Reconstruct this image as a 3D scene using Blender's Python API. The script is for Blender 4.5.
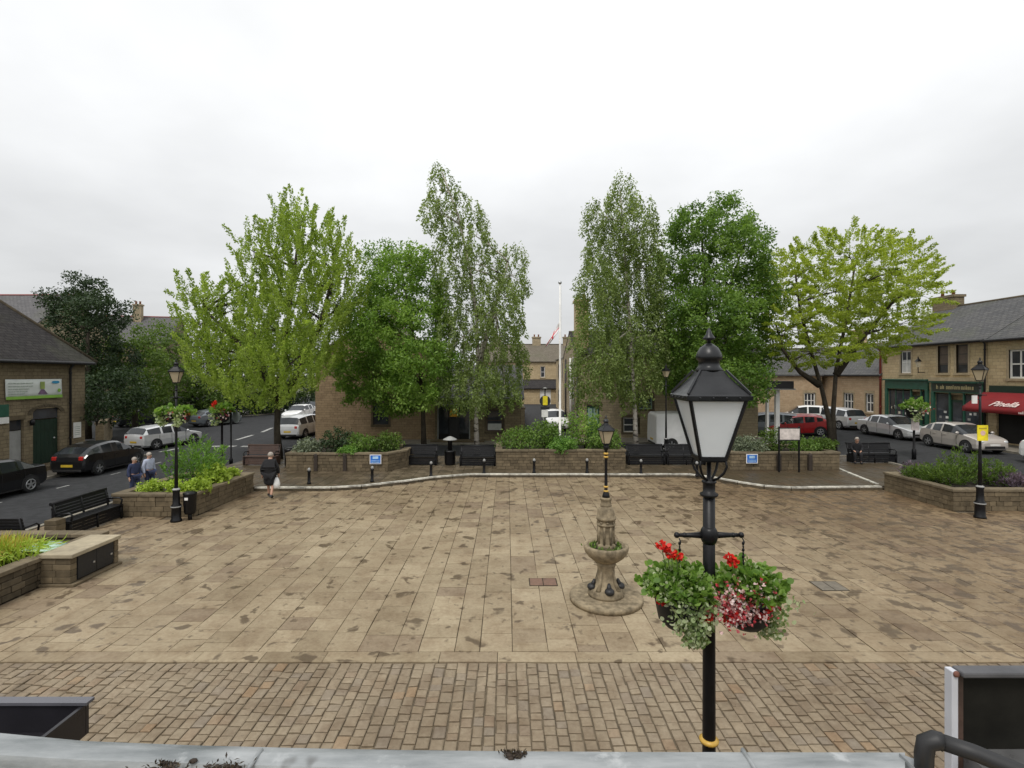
import bpy, math, random
import numpy as np
from mathutils import Vector, Matrix

random.seed(7)
RNG = np.random.default_rng(11)
R = math.radians
scene = bpy.context.scene
for _o in list(bpy.data.objects):
    bpy.data.objects.remove(_o)
COL = scene.collection

# ------------------------------------------------------------------ camera
CAMZ, FPX, PX0, PY0 = 4.6, 512.0, 507.0, 375.0
cam_d = bpy.data.cameras.new('camera')
cam = bpy.data.objects.new('camera', cam_d)
COL.objects.link(cam)
cam.location = (0, 0, CAMZ)
cam.rotation_euler = (R(90), 0, 0)
cam_d.sensor_width = 36.0
cam_d.lens = 36.0 * FPX / 1024.0
cam_d.shift_x = (512 - PX0) / 1024.0
cam_d.shift_y = (PY0 - 384) / 1024.0
cam_d.clip_start = 0.05
cam_d.clip_end = 3000
scene.camera = cam

# ------------------------------------------------------------------ world (overcast daylight)
SUN_EL, SUN_AZ = 58.0, 205.0          # degrees; azimuth clockwise from +Y
world = bpy.data.worlds.new('World')
scene.world = world
world.use_nodes = True
wt = world.node_tree
wt.nodes.clear()
def wn(t, **kw):
    n = wt.nodes.new(t)
    for k, v in kw.items():
        setattr(n, k, v)
    return n
w_out = wn('ShaderNodeOutputWorld')
w_bg = wn('ShaderNodeBackground')
w_bg.inputs['Strength'].default_value = 0.1
w_sky = wn('ShaderNodeTexSky', sky_type='NISHITA', sun_disc=False)
w_sky.sun_elevation = R(SUN_EL)
w_sky.sun_rotation = R(SUN_AZ)
w_sky.air_density = 1.0
w_sky.dust_density = 3.0
w_tc = wn('ShaderNodeTexCoord')
w_sep = wn('ShaderNodeSeparateXYZ')
wt.links.new(w_tc.outputs['Generated'], w_sep.inputs[0])
w_el = wn('ShaderNodeMapRange', interpolation_type='SMOOTHSTEP')
w_el.inputs['From Min'].default_value = -0.02
w_el.inputs['From Max'].default_value = 0.62
w_el.inputs['To Min'].default_value = 5.8
w_el.inputs['To Max'].default_value = 8.9
wt.links.new(w_sep.outputs['Z'], w_el.inputs['Value'])
# cloud deck: direction projected on a high plane
w_add = wn('ShaderNodeMath', operation='ADD'); w_add.inputs[1].default_value = 0.22
w_abs = wn('ShaderNodeMath', operation='ABSOLUTE')
wt.links.new(w_sep.outputs['Z'], w_abs.inputs[0])
wt.links.new(w_abs.outputs[0], w_add.inputs[0])
w_div = wn('ShaderNodeVectorMath', operation='DIVIDE')
w_cmb = wn('ShaderNodeCombineXYZ')
for i in range(3):
    wt.links.new(w_add.outputs[0], w_cmb.inputs[i])
wt.links.new(w_tc.outputs['Generated'], w_div.inputs[0])
wt.links.new(w_cmb.outputs[0], w_div.inputs[1])
w_noi = wn('ShaderNodeTexNoise')
w_noi.inputs['Scale'].default_value = 1.1
w_noi.inputs['Detail'].default_value = 5.0
w_noi.inputs['Roughness'].default_value = 0.5
wt.links.new(w_div.outputs[0], w_noi.inputs['Vector'])
w_mr = wn('ShaderNodeMapRange')
w_mr.inputs['From Min'].default_value = 0.3
w_mr.inputs['From Max'].default_value = 0.7
w_mr.inputs['To Min'].default_value = 0.84
w_mr.inputs['To Max'].default_value = 1.1
wt.links.new(w_noi.outputs['Fac'], w_mr.inputs['Value'])
w_mul = wn('ShaderNodeMath', operation='MULTIPLY')
wt.links.new(w_el.outputs[0], w_mul.inputs[0])
wt.links.new(w_mr.outputs[0], w_mul.inputs[1])
w_col = wn('ShaderNodeVectorMath', operation='SCALE')
w_col.inputs[0].default_value = (0.985, 0.995, 1.0)
wt.links.new(w_mul.outputs[0], w_col.inputs['Scale'])
w_mix = wn('ShaderNodeMix', data_type='RGBA')
w_mix.inputs['Factor'].default_value = 0.94
wt.links.new(w_sky.outputs[0], w_mix.inputs['A'])
wt.links.new(w_col.outputs[0], w_mix.inputs['B'])
wt.links.new(w_mix.outputs['Result'], w_bg.inputs['Color'])
wt.links.new(w_bg.outputs[0], w_out.inputs[0])

# ------------------------------------------------------------------ sun (veiled by cloud)
sun_d = bpy.data.lights.new('sun', 'SUN')
sun_d.energy = 1.5
sun_d.angle = R(18)
sun_d.color = (1.0, 0.965, 0.91)
sun = bpy.data.objects.new('sun', sun_d)
COL.objects.link(sun)
az = R(SUN_AZ)
sdir = Vector((math.sin(az) * math.cos(R(SUN_EL)), math.cos(az) * math.cos(R(SUN_EL)), math.sin(R(SUN_EL))))
sun.rotation_euler = sdir.to_track_quat('Z', 'Y').to_euler()
sun.location = (0, -20, 60)

scene.view_settings.view_transform = 'Standard'
scene.view_settings.look = 'None'
scene.view_settings.exposure = 0.36
scene.view_settings.gamma = 1.0
scene.view_settings.use_curve_mapping = False

# ------------------------------------------------------------------ terrain
def sst(a, b, x):
    t = min(1.0, max(0.0, (x - a) / (b - a)))
    return t * t * (3 - 2 * t)

def g(x, y):
    """road / ground level"""
    back = min(1.0, max(0.0, (y - 27.5) / 15.0)) * 0.5 + max(0.0, min(y, 130) - 42.0) * 0.025
    back *= 0.25 + 0.75 * sst(-26, -10, x)
    right = sst(17.5, 23.0, x) * sst(12, 26, y) * 0.55
    return -0.1 + max(back, right) + 0.15 * min(back, right)

def W(px, py, Y):
    """point seen at pixel (px,py) when it lies at depth Y"""
    return Vector(((px - PX0) / FPX * Y, Y, CAMZ - (py - PY0) / FPX * Y))

def on_plane(px, py, z=0.0):
    Y = (CAMZ - z) * FPX / (py - PY0)
    return Vector(((px - PX0) / FPX * Y, Y, z))

def XY(px, Y):
    return (px - PX0) / FPX * Y

# ------------------------------------------------------------------ materials
MATS = {}
class NT:
    def __init__(self, name):
        self.m = bpy.data.materials.new(name)
        self.m.use_nodes = True
        self.t = self.m.node_tree
        self.b = self.t.nodes['Principled BSDF']
        self.out = self.t.nodes['Material Output']
    def n(self, t, **kw):
        x = self.t.nodes.new(t)
        for k, v in kw.items():
            setattr(x, k, v)
        return x
    def l(self, a, b):
        self.t.links.new(a, b)
    def pos(self):
        return self.n('ShaderNodeNewGeometry').outputs['Position']
    def noise(self, vec, scale, detail=4, rough=0.55, dist=0.0):
        x = self.n('ShaderNodeTexNoise')
        x.inputs['Scale'].default_value = scale
        x.inputs['Detail'].default_value = detail
        x.inputs['Roughness'].default_value = rough
        x.inputs['Distortion'].default_value = dist
        if vec is not None:
            self.l(vec, x.inputs['Vector'])
        return x.outputs['Fac']
    def rng(self, v, a, b, c, d, smooth=False):
        x = self.n('ShaderNodeMapRange', interpolation_type='SMOOTHSTEP' if smooth else 'LINEAR')
        for k, q in zip(('From Min', 'From Max', 'To Min', 'To Max'), (a, b, c, d)):
            x.inputs[k].default_value = q
        self.l(v, x.inputs['Value'])
        return x.outputs[0]
    def math(self, op, a, b=None):
        x = self.n('ShaderNodeMath', operation=op)
        for i, q in enumerate((a, b)):
            if q is None:
                continue
            if isinstance(q, (int, float)):
                x.inputs[i].default_value = q
            else:
                self.l(q, x.inputs[i])
        return x.outputs[0]
    def mix(self, f, a, b, mode='MIX'):
        x = self.n('ShaderNodeMix', data_type='RGBA', blend_type=mode)
        for k, q in (('Factor', f), ('A', a), ('B', b)):
            if isinstance(q, (int, float)):
                x.inputs[k].default_value = q
            elif isinstance(q, tuple):
                x.inputs[k].default_value = (*q[:3], 1)
            else:
                self.l(q, x.inputs[k])
        return x.outputs['Result']
    def ramp(self, v, stops):
        x = self.n('ShaderNodeValToRGB')
        e = x.color_ramp.elements
        while len(e) < len(stops):
            e.new(0.5)
        for q, (p, c) in zip(e, stops):
            q.position = p
            q.color = (*c, 1)
        self.l(v, x.inputs[0])
        return x.outputs[0]
    def bump(self, h, strength=0.3, dist=0.02):
        x = self.n('ShaderNodeBump')
        x.inputs['Strength'].default_value = strength
        x.inputs['Distance'].default_value = dist
        self.l(h, x.inputs['Height'])
        self.l(x.outputs[0], self.b.inputs['Normal'])
    def rnd(self):
        oi = self.n('ShaderNodeObjectInfo').outputs['Random']
        at = self.n('ShaderNodeAttribute')
        at.attribute_name = 'rnd'
        return self.math('FRACT', self.math('ADD', oi, at.outputs['Fac']))

def mat(name, color=None, rough=0.6, var=0.25, scale=6.0, bump=0.15, metal=0.0, spec=0.5, objvar=0.0, **kw):
    if name in MATS:
        return MATS[name]
    k = NT(name)
    p = k.pos()
    n1 = k.noise(p, scale, 5)
    n2 = k.noise(p, scale * 0.18, 3)
    f = k.math('ADD', k.rng(n1, 0.25, 0.75, 1 - var, 1 + var), k.rng(n2, 0.3, 0.7, -var * 0.6, var * 0.6))
    if objvar:
        f = k.math('MULTIPLY', f, k.rng(k.rnd(), 0, 1, 1 - objvar, 1 + objvar))
    c = k.n('ShaderNodeVectorMath', operation='SCALE')
    c.inputs[0].default_value = color
    k.l(f, c.inputs['Scale'])
    k.l(c.outputs[0], k.b.inputs['Base Color'])
    k.l(k.rng(n1, 0.3, 0.7, max(0.02, rough - 0.1), min(1, rough + 0.1)), k.b.inputs['Roughness'])
    k.b.inputs['Metallic'].default_value = metal
    k.b.inputs['Specular IOR Level'].default_value = spec
    if bump:
        k.bump(n1, bump, 0.02)
    MATS[name] = k.m
    return k.m

def stone_mat(name, c1, c2, mortar, bw=0.42, bh=0.17, grime=0.5, rough=0.85):
    """coursed stone seen from afar"""
    k = NT(name)
    p = k.pos()
    s = k.n('ShaderNodeSeparateXYZ'); k.l(p, s.inputs[0])
    u = k.math('ADD', s.outputs[0], s.outputs[1])
    wob = k.math('MULTIPLY', k.noise(p, 1.7, 2), 0.12)
    cv = k.n('ShaderNodeCombineXYZ')
    k.l(k.math('ADD', u, wob), cv.inputs[0]); k.l(k.math('ADD', s.outputs[2], k.math('MULTIPLY', wob, 0.25)), cv.inputs[1])
    b = k.n('ShaderNodeTexBrick')
    k.l(cv.outputs[0], b.inputs['Vector'])
    b.inputs['Scale'].default_value = 1.0
    b.inputs['Brick Width'].default_value = bw
    b.inputs['Row Height'].default_value = bh
    b.inputs['Mortar Size'].default_value = 0.012
    b.inputs['Mortar Smooth'].default_value = 0.4
    b.inputs['Bias'].default_value = 0.0
    b.inputs['Color1'].default_value = (*c1, 1)
    b.inputs['Color2'].default_value = (*c2, 1)
    b.inputs['Mortar'].default_value = (*mortar, 1)
    b.offset_frequency = 2; b.squash = 0.72; b.squash_frequency = 3
    n1 = k.noise(p, 9, 5); n2 = k.noise(p, 0.55, 4)
    dark = tuple(0.45 * q for q in c1)
    c = k.mix(k.rng(n2, 0.45, 0.72, 0, grime, True), b.outputs['Color'], dark)
    c = k.mix(k.rng(n1, 0.3, 0.75, 0, 0.4), c, tuple(1.25 * q for q in c2))
    k.l(c, k.b.inputs['Base Color'])
    k.b.inputs['Roughness'].default_value = rough
    k.b.inputs['Specular IOR Level'].default_value = 0.25
    h = k.math('ADD', k.math('MULTIPLY', b.outputs['Fac'], -1.0), k.math('MULTIPLY', n1, 0.6))
    k.bump(h, 0.6, 0.03)
    MATS[name] = k.m
    return k.m

def slate_mat(name, c1, c2, rw=0.35, rh=0.2):
    k = NT(name)
    p = k.pos()
    s = k.n('ShaderNodeSeparateXYZ'); k.l(p, s.inputs[0])
    nn = k.n('ShaderNodeNewGeometry').outputs['True Normal']
    sn = k.n('ShaderNodeSeparateXYZ'); k.l(nn, sn.inputs[0])
    # horizontal run along the roof: y where the slope faces x, else x
    ax = k.math('GREATER_THAN', k.math('ABSOLUTE', sn.outputs[0]), k.math('ABSOLUTE', sn.outputs[1]))
    u = k.math('ADD', k.math('MULTIPLY', s.outputs[1], ax), k.math('MULTIPLY', s.outputs[0], k.math('SUBTRACT', 1.0, ax)))
    cv = k.n('ShaderNodeCombineXYZ')
    k.l(u, cv.inputs[0]); k.l(k.math('MULTIPLY', s.outputs[2], 1.5), cv.inputs[1])
    b = k.n('ShaderNodeTexBrick')
    k.l(cv.outputs[0], b.inputs['Vector'])
    b.inputs['Scale'].default_value = 1.0
    b.inputs['Brick Width'].default_value = rw
    b.inputs['Row Height'].default_value = rh
    b.inputs['Mortar Size'].default_value = 0.012
    b.inputs['Color1'].default_value = (*c1, 1)
    b.inputs['Color2'].default_value = (*c2, 1)
    b.inputs['Mortar'].default_value = (*[0.35 * q for q in c1], 1)
    n2 = k.noise(p, 0.5, 5); n1 = k.noise(p, 5, 4)
    c = k.mix(k.rng(n2, 0.5, 0.75, 0, 0.35), b.outputs['Color'], (0.10, 0.11, 0.06))
    c = k.mix(k.rng(n1, 0.35, 0.75, 0, 0.3), c, tuple(0.6 * q for q in c1))
    k.l(c, k.b.inputs['Base Color'])
    k.l(k.rng(n1, 0.3, 0.7, 0.7, 0.9), k.b.inputs['Roughness'])
    k.b.inputs['Specular IOR Level'].default_value = 0.2
    k.bump(k.math('MULTIPLY', b.outputs['Fac'], -1.0), 0.5, 0.03)
    MATS[name] = k.m
    return k.m

def paving_mat(name, stops, stain, stain_scale, stain_lo, stain_hi, rough=(0.55, 0.8), edge_col=None):
    """sandstone: every piece its own tint, mottling, damp patches with shapes of their own"""
    k = NT(name)
    p = k.pos()
    r = k.rnd()
    c = k.ramp(r, stops)
    n1 = k.noise(p, 14, 6, 0.65); n2 = k.noise(p, 2.3, 5, 0.6)
    c = k.mix(k.rng(n1, 0.3, 0.7, 0, 0.55), c, k.mix(1.0, c, (0.55, 0.5, 0.45), 'MULTIPLY'))
    c = k.mix(k.rng(n2, 0.42, 0.7, 0, 0.55, True), c, k.mix(1.0, c, (0.62, 0.55, 0.5), 'MULTIPLY'))
    spk = k.noise(p, 38, 2, 0.5)
    c = k.mix(k.rng(spk, 0.68, 0.74, 0, 0.55, True), c, (0.07, 0.06, 0.045))
    big = k.noise(p, 0.3, 4, 0.6, 0.6)
    c = k.mix(k.rng(big, 0.44, 0.66, 0, 0.75), c, k.mix(1.0, c, (0.7, 0.66, 0.62), 'MULTIPLY'))
    off = k.n('ShaderNodeVectorMath', operation='MULTIPLY'); off.inputs[1].default_value = (1.0, 1.0, 0.0)
    k.l(p, off.inputs[0])
    st = k.noise(off.outputs[0], stain_scale, 3, 0.5, 0.4)
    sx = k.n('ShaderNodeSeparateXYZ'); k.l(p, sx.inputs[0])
    damp_vignette = k.math('ADD', k.rng(sx.outputs[0], 2.5, 12.0, 0.0, 0.062, True), k.rng(sx.outputs[0], -5.0, -12.0, 0.0, 0.03, True))
    damp_vignette = k.math('ADD', damp_vignette, k.rng(sx.outputs[1], 13.0, 20.0, 0.0, 0.03, True))
    f = k.rng(k.math('ADD', st, damp_vignette), stain_lo, stain_hi, 0, 1, True)
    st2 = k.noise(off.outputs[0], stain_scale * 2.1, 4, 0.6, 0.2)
    f2 = k.rng(k.math('ADD', st2, k.math('MULTIPLY', damp_vignette, 1.2)), stain_lo - 0.005, stain_hi + 0.03, 0, 0.85, True)
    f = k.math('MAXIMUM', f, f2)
    c = k.mix(k.math('MULTIPLY', damp_vignette, 11.0), c, k.mix(1.0, c, (0.56, 0.47, 0.38), 'MULTIPLY'))
    # darkening to sides and back: part damp, part lens vignette painted into the colour
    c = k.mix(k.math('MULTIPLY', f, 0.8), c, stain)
    k.l(c, k.b.inputs['Base Color'])
    rr = k.rng(n2, 0.3, 0.7, rough[0], rough[1])
    k.l(k.math('SUBTRACT', rr, k.math('MULTIPLY', f, 0.22)), k.b.inputs['Roughness'])
    k.b.inputs['Specular IOR Level'].default_value = 0.35
    k.bump(k.math('ADD', n1, k.math('MULTIPLY', n2, 1.5)), 0.35, 0.012)
    MATS[name] = k.m
    return k.m

def leaf_mat(name, dark, mid, light, trans=0.3, rough=0.5):
    k = NT(name)
    at = k.n('ShaderNodeAttribute'); at.attribute_name = 'rnd'
    c = k.ramp(at.outputs['Fac'], [(0.0, dark), (0.5, mid), (1.0, light)])
    n = k.noise(k.pos(), 0.9, 3)
    c = k.mix(k.rng(n, 0.35, 0.7, 0, 0.35), c, tuple(0.7 * q for q in dark))
    k.l(c, k.b.inputs['Base Color'])
    k.b.inputs['Roughness'].default_value = rough
    k.b.inputs['Specular IOR Level'].default_value = 0.3
    tr = k.n('ShaderNodeBsdfTranslucent')
    k.l(k.mix(1.0, c, (1.25, 1.3, 0.7), 'MULTIPLY'), tr.inputs['Color'])
    mx = k.n('ShaderNodeMixShader'); mx.inputs[0].default_value = trans
    k.l(k.b.outputs[0], mx.inputs[1]); k.l(tr.outputs[0], mx.inputs[2])
    k.l(mx.outputs[0], k.out.inputs['Surface'])
    MATS[name] = k.m
    return k.m

def glass_mat(name, color=(0.03, 0.035, 0.04), rough=0.06):
    if name in MATS:
        return MATS[name]
    k = NT(name)
    n = k.noise(k.pos(), 1.3, 2)
    k.l(k.mix(k.rng(n, 0.4, 0.65, 0, 0.7), color, tuple(2.2 * q for q in color)), k.b.inputs['Base Color'])
    k.b.inputs['Roughness'].default_value = rough
    k.b.inputs['Specular IOR Level'].default_value = 0.45
    MATS[name] = k.m
    return k.m

def paint_mat(name, color, metal=0.0, rough=0.3):
    if name in MATS:
        return MATS[name]
    k = NT(name)
    n = k.noise(k.pos(), 3.0, 3)
    k.l(k.mix(k.rng(n, 0.4, 0.7, 0, 0.25), color, tuple(0.75 * q for q in color)), k.b.inputs['Base Color'])
    k.b.inputs['Metallic'].default_value = metal
    k.b.inputs['Roughness'].default_value = rough
    k.b.inputs['Coat Weight'].default_value = 0.6
    k.b.inputs['Coat Roughness'].default_value = 0.08
    MATS[name] = k.m
    return k.m

M_IRON = mat('black_iron', (0.006, 0.006, 0.007), 0.4, 0.3, 9, 0.1, spec=0.3)
M_IRONW = mat('weathered_iron', (0.012, 0.012, 0.013), 0.45, 0.35, 12, 0.15, spec=0.3)
M_GOLD = mat('gold_paint', (0.55, 0.34, 0.06), 0.4, 0.15, 9, 0.05)
M_WHITE = mat('white_paint', (0.74, 0.73, 0.7), 0.5, 0.1, 5, 0.05)
M_KERBW = mat('worn_white_line', (0.47, 0.45, 0.39), 0.8, 0.55, 5, 0.3)
M_STONE = mat('sandstone', (0.135, 0.105, 0.065), 0.85, 0.3, 6, 0.4, spec=0.25, objvar=0.2)
M_STONED = mat('dark_sandstone', (0.085, 0.068, 0.044), 0.85, 0.35, 6, 0.5, spec=0.25, objvar=0.3)
M_COPE = mat('coping_stone', (0.155, 0.125, 0.082), 0.85, 0.3, 5, 0.35, spec=0.25, objvar=0.18)
M_MORTAR = mat('old_mortar', (0.045, 0.038, 0.028), 0.95, 0.3, 8, 0.3, spec=0.1)
M_FOUNT = mat('carved_stone', (0.235, 0.19, 0.125), 0.85, 0.5, 9, 0.55, spec=0.2)
M_ASPH = mat('asphalt', (0.04, 0.041, 0.043), 0.9, 0.35, 20, 0.3, spec=0.15)
M_GROUND = mat('earth_ground', (0.07, 0.075, 0.04), 0.95, 0.35, 2, 0.3)
M_SOIL = mat('soil', (0.03, 0.022, 0.015), 0.95, 0.4, 14, 0.6)
M_JOINT = mat('joint_sand', (0.115, 0.09, 0.058), 0.95, 0.3, 12, 0.3)
M_LINE = mat('road_paint', (0.3, 0.3, 0.285), 0.8, 0.6, 6, 0.1)
M_PAVE = mat('pavement_flags', (0.17, 0.15, 0.12), 0.85, 0.3, 4, 0.2)
M_KERB = mat('kerb_stone', (0.22, 0.20, 0.16), 0.85, 0.3, 6, 0.25, objvar=0.2)
M_BARK = mat('grey_bark', (0.055, 0.046, 0.034), 0.9, 0.4, 14, 0.8, spec=0.2)
M_BARKB = None
M_LEAD = mat('lead_sheet', (0.30, 0.33, 0.35), 0.55, 0.22, 5, 0.25, spec=0.4)
M_RUBBER = mat('tyre_rubber', (0.014, 0.014, 0.015), 0.8, 0.2, 10, 0.1)
M_RIM = mat('alloy', (0.45, 0.46, 0.47), 0.35, 0.1, 6, 0.0, metal=0.7)
M_TRIM = mat('black_plastic', (0.015, 0.015, 0.016), 0.55, 0.2, 8, 0.05)
M_GLASS = glass_mat('car_glass', (0.02, 0.023, 0.026))
M_WGLASS = glass_mat('window_glass', (0.03, 0.034, 0.04))
M_REDL = paint_mat('red_lens', (0.45, 0.02, 0.015))
M_HEADL = paint_mat('clear_lens', (0.6, 0.62, 0.64))
M_PLATEY = mat('plate_yellow', (0.55, 0.38, 0.03), 0.5, 0.1, 8, 0)
M_SKIN = mat('skin', (0.45, 0.26, 0.18), 0.55, 0.12, 8, 0.05)
M_SOOT = stone_mat('wall_dark_stone', (0.1552, 0.123, 0.077), (0.23, 0.184, 0.115), (0.0978, 0.0805, 0.0552))
M_BUFF = stone_mat('wall_buff_stone', (0.396, 0.3, 0.174), (0.504, 0.396, 0.24), (0.24, 0.198, 0.132), 0.45, 0.2, 0.35)
M_PINK = stone_mat('wall_pink_stone', (0.4032, 0.2856, 0.1792), (0.4816, 0.3584, 0.2352), (0.3136, 0.2464, 0.1736), 0.4, 0.18, 0.25)
M_BROWN = stone_mat('wall_brown_stone', (0.282, 0.198, 0.12), (0.396, 0.282, 0.174), (0.168, 0.126, 0.084), 0.36, 0.16, 0.4)
M_GREYB = stone_mat('wall_grey_buff_stone', (0.3, 0.2438, 0.1625), (0.4, 0.325, 0.2125), (0.175, 0.15, 0.1063), 0.4, 0.18, 0.5)
M_SLATE = slate_mat('slate_grey', (0.085, 0.085, 0.088), (0.12, 0.118, 0.115))
M_SLATED = slate_mat('slate_dark', (0.028, 0.025, 0.025), (0.042, 0.038, 0.036))
M_SLATEP = slate_mat('slate_purple', (0.115, 0.112, 0.115), (0.145, 0.14, 0.142))
M_SLATEB = slate_mat('slate_brown', (0.15, 0.13, 0.1), (0.19, 0.165, 0.13))
M_DRESS = mat('dressed_stone', (0.36, 0.29, 0.19), 0.8, 0.22, 5, 0.2, spec=0.25)

def birch_bark():
    k = NT('birch_bark')
    p = k.pos()
    mp = k.n('ShaderNodeVectorMath', operation='MULTIPLY'); mp.inputs[1].default_value = (2.5, 2.5, 7.0)
    k.l(p, mp.inputs[0])
    n = k.noise(mp.outputs[0], 1.0, 4, 0.6)
    k.l(k.ramp(n, [(0.40, (0.05, 0.042, 0.034)), (0.50, (0.42, 0.38, 0.32)), (0.62, (0.5, 0.47, 0.42))]), k.b.inputs['Base Color'])
    k.b.inputs['Roughness'].default_value = 0.8
    k.bump(n, 0.4, 0.02)
    return k.m
M_BARKB = birch_bark()

# ------------------------------------------------------------------ mesh builder
class MB:
    def __init__(self):
        self.v, self.f, self.s = [], [], []
    def add(self, vs, fs, smooth=False):
        o = len(self.v)
        self.v += [tuple(q) for q in vs]
        self.f += [tuple(i + o for i in q) for q in fs]
        self.s += [smooth] * len(fs)
        return self
    def box(self, x0, x1, y0, y1, z0, z1):
        return self.add([(x0, y0, z0), (x1, y0, z0), (x1, y1, z0), (x0, y1, z0),
                         (x0, y0, z1), (x1, y0, z1), (x1, y1, z1), (x0, y1, z1)],
                        [(0, 3, 2, 1), (4, 5, 6, 7), (0, 1, 5, 4), (1, 2, 6, 5), (2, 3, 7, 6), (3, 0, 4, 7)])
    def bar(self, a, b, w, h, up=(0, 0, 1)):
        """box along a->b, width w sideways, height h along up"""
        a, b, up = Vector(a), Vector(b), Vector(up)
        d = (b - a).normalized()
        s = d.cross(up)
        s = s.normalized() if s.length > 1e-6 else d.orthogonal().normalized()
        u = s.cross(d).normalized()
        vs = []
        for e in (a, b):
            for i, j in ((-1, -1), (1, -1), (1, 1), (-1, 1)):
                vs.append(e + s * (i * w / 2) + u * (j * h / 2))
        return self.add(vs, [(3, 2, 1, 0), (4, 5, 6, 7), (0, 1, 5, 4), (1, 2, 6, 5), (2, 3, 7, 6), (3, 0, 4, 7)])
    def lathe(self, prof, n=16, c=(0, 0, 0), axis='z', smooth=True, caps=True, rot=0.0):
        vs = []
        for r, z in prof:
            for i in range(n):
                a = 2 * math.pi * i / n + rot
                x, y = r * math.cos(a), r * math.sin(a)
                if axis == 'z':
                    q = (x + c[0], y + c[1], z + c[2])
                elif axis == 'y':
                    q = (y + c[0], z + c[1], x + c[2])
                else:
                    q = (z + c[0], x + c[1], y + c[2])
                vs.append(q)
        fs = []
        for j in range(len(prof) - 1):
            for i in range(n):
                k = (i + 1) % n
                fs.append((j * n + i, j * n + k, (j + 1) * n + k, (j + 1) * n + i))
        self.add(vs, fs, smooth)
        if caps:
            o = len(self.v) - len(vs)
            self.f.append(tuple(o + i for i in reversed(range(n)))); self.s.append(False)
            self.f.append(tuple(o + (len(prof) - 1) * n + i for i in range(n))); self.s.append(False)
        return self
    def tube(self, pts, rad, n=8, smooth=True):
        pts = [Vector(p) for p in pts]
        if not hasattr(rad, '__len__'):
            rad = [rad] * len(pts)
        vs = []
        pu = None
        for i, p in enumerate(pts):
            d = (pts[min(i + 1, len(pts) - 1)] - pts[max(i - 1, 0)]).normalized()
            u = d.orthogonal().normalized() if pu is None else (pu - d * pu.dot(d)).normalized()
            pu = u
            w = d.cross(u)
            for k in range(n):
                a = 2 * math.pi * k / n
                vs.append(p + (u * math.cos(a) + w * math.sin(a)) * rad[i])
        fs = []
        for j in range(len(pts) - 1):
            for i in range(n):
                k = (i + 1) % n
                fs.append((j * n + i, j * n + k, (j + 1) * n + k, (j + 1) * n + i))
        m = (len(pts) - 1) * n
        self.add(vs, fs, smooth)
        o = len(self.v) - len(vs)
        self.f.append(tuple(o + i for i in reversed(range(n)))); self.s.append(False)
        self.f.append(tuple(o + m + i for i in range(n))); self.s.append(False)
        return self
    def prism(self, poly, z0, z1):
        n = len(poly)
        a = sum(poly[i][0] * poly[(i + 1) % n][1] - poly[(i + 1) % n][0] * poly[i][1] for i in range(n))
        if a < 0:
            poly = poly[::-1]
        vs = [(x, y, z0) for x, y in poly] + [(x, y, z1) for x, y in poly]
        fs = [tuple(reversed(range(n))), tuple(range(n, 2 * n))]
        fs += [(i, (i + 1) % n, n + (i + 1) % n, n + i) for i in range(n)]
        return self.add(vs, fs)
    def ball(self, c, r, n=8, m=6, sq=(1, 1, 1), smooth=True):
        prof = []
        for j in range(m + 1):
            t = math.pi * j / m - math.pi / 2
            prof.append((max(1e-3, math.cos(t)) * r, math.sin(t) * r))
        k = len(self.v)
        self.lathe(prof, n, (0, 0, 0), 'z', smooth, False)
        for i in range(k, len(self.v)):
            x, y, z = self.v[i]
            self.v[i] = (x * sq[0] + c[0], y * sq[1] + c[1], z * sq[2] + c[2])
        return self
    def xf(self, M, start=0):
        for i in range(start, len(self.v)):
            self.v[i] = tuple(M @ Vector(self.v[i]))
        return self
    def mesh(self, name):
        me = bpy.data.meshes.new(name)
        me.from_pydata(self.v, [], self.f)
        me.polygons.foreach_set('use_smooth', self.s)
        return me
    def build(self, name, m, parent=None, loc=(0, 0, 0), rz=0.0, bevel=0.0, sharp=None, kind=None):
        me = self.mesh(name)
        me.materials.append(m)
        if sharp is not None:
            me.polygons.foreach_set('use_smooth', [True] * len(me.polygons))
            me.set_sharp_from_angle(angle=R(sharp))
        return obj(name, me, parent, loc, rz, bevel, kind)

def obj(name, me, parent=None, loc=(0, 0, 0), rz=0.0, bevel=0.0, kind=None):
    o = bpy.data.objects.new(name, me)
    COL.objects.link(o)
    o.location = loc
    o.rotation_euler = (0, 0, rz)
    if parent is not None:
        o.parent = parent
    if bevel:
        b = o.modifiers.new('bevel', 'BEVEL')
        b.width = bevel; b.segments = 2; b.limit_method = 'ANGLE'
    if kind:
        o['kind'] = kind
    return o

def tag(o, label, cat, group=None):
    o['label'] = label
    o['category'] = cat
    if group:
        o['group'] = group
    return o

def thing(name, label, cat, loc=(0, 0, 0), rz=0.0, group=None):
    o = bpy.data.objects.new(name, None)
    COL.objects.link(o)
    o.empty_display_size = 0.2
    o.location = loc
    o.rotation_euler = (0, 0, rz)
    return tag(o, label, cat, group)

def copy_tree(o, parent=None):
    c = o.copy()
    COL.objects.link(c)
    c.parent = parent
    for ch in list(o.children):
        copy_tree(ch, c)
    return c

def text_mesh(body, size, name, m, parent, loc, rot, extrude=0.004, shear=0.0, align='CENTER', bold=0.0):
    cu = bpy.data.curves.new(name, 'FONT')
    cu.body = body; cu.size = size; cu.extrude = extrude; cu.shear = shear
    cu.align_x = align; cu.align_y = 'CENTER'; cu.offset = bold; cu.resolution_u = 2
    t = bpy.data.objects.new(name, cu)
    COL.objects.link(t)
    dg = bpy.context.evaluated_depsgraph_get()
    me = bpy.data.meshes.new_from_object(t.evaluated_get(dg))
    bpy.data.objects.remove(t)
    me.materials.clear(); me.materials.append(m)
    o = obj(name, me, parent, loc)
    o.rotation_euler = rot
    return o

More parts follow.
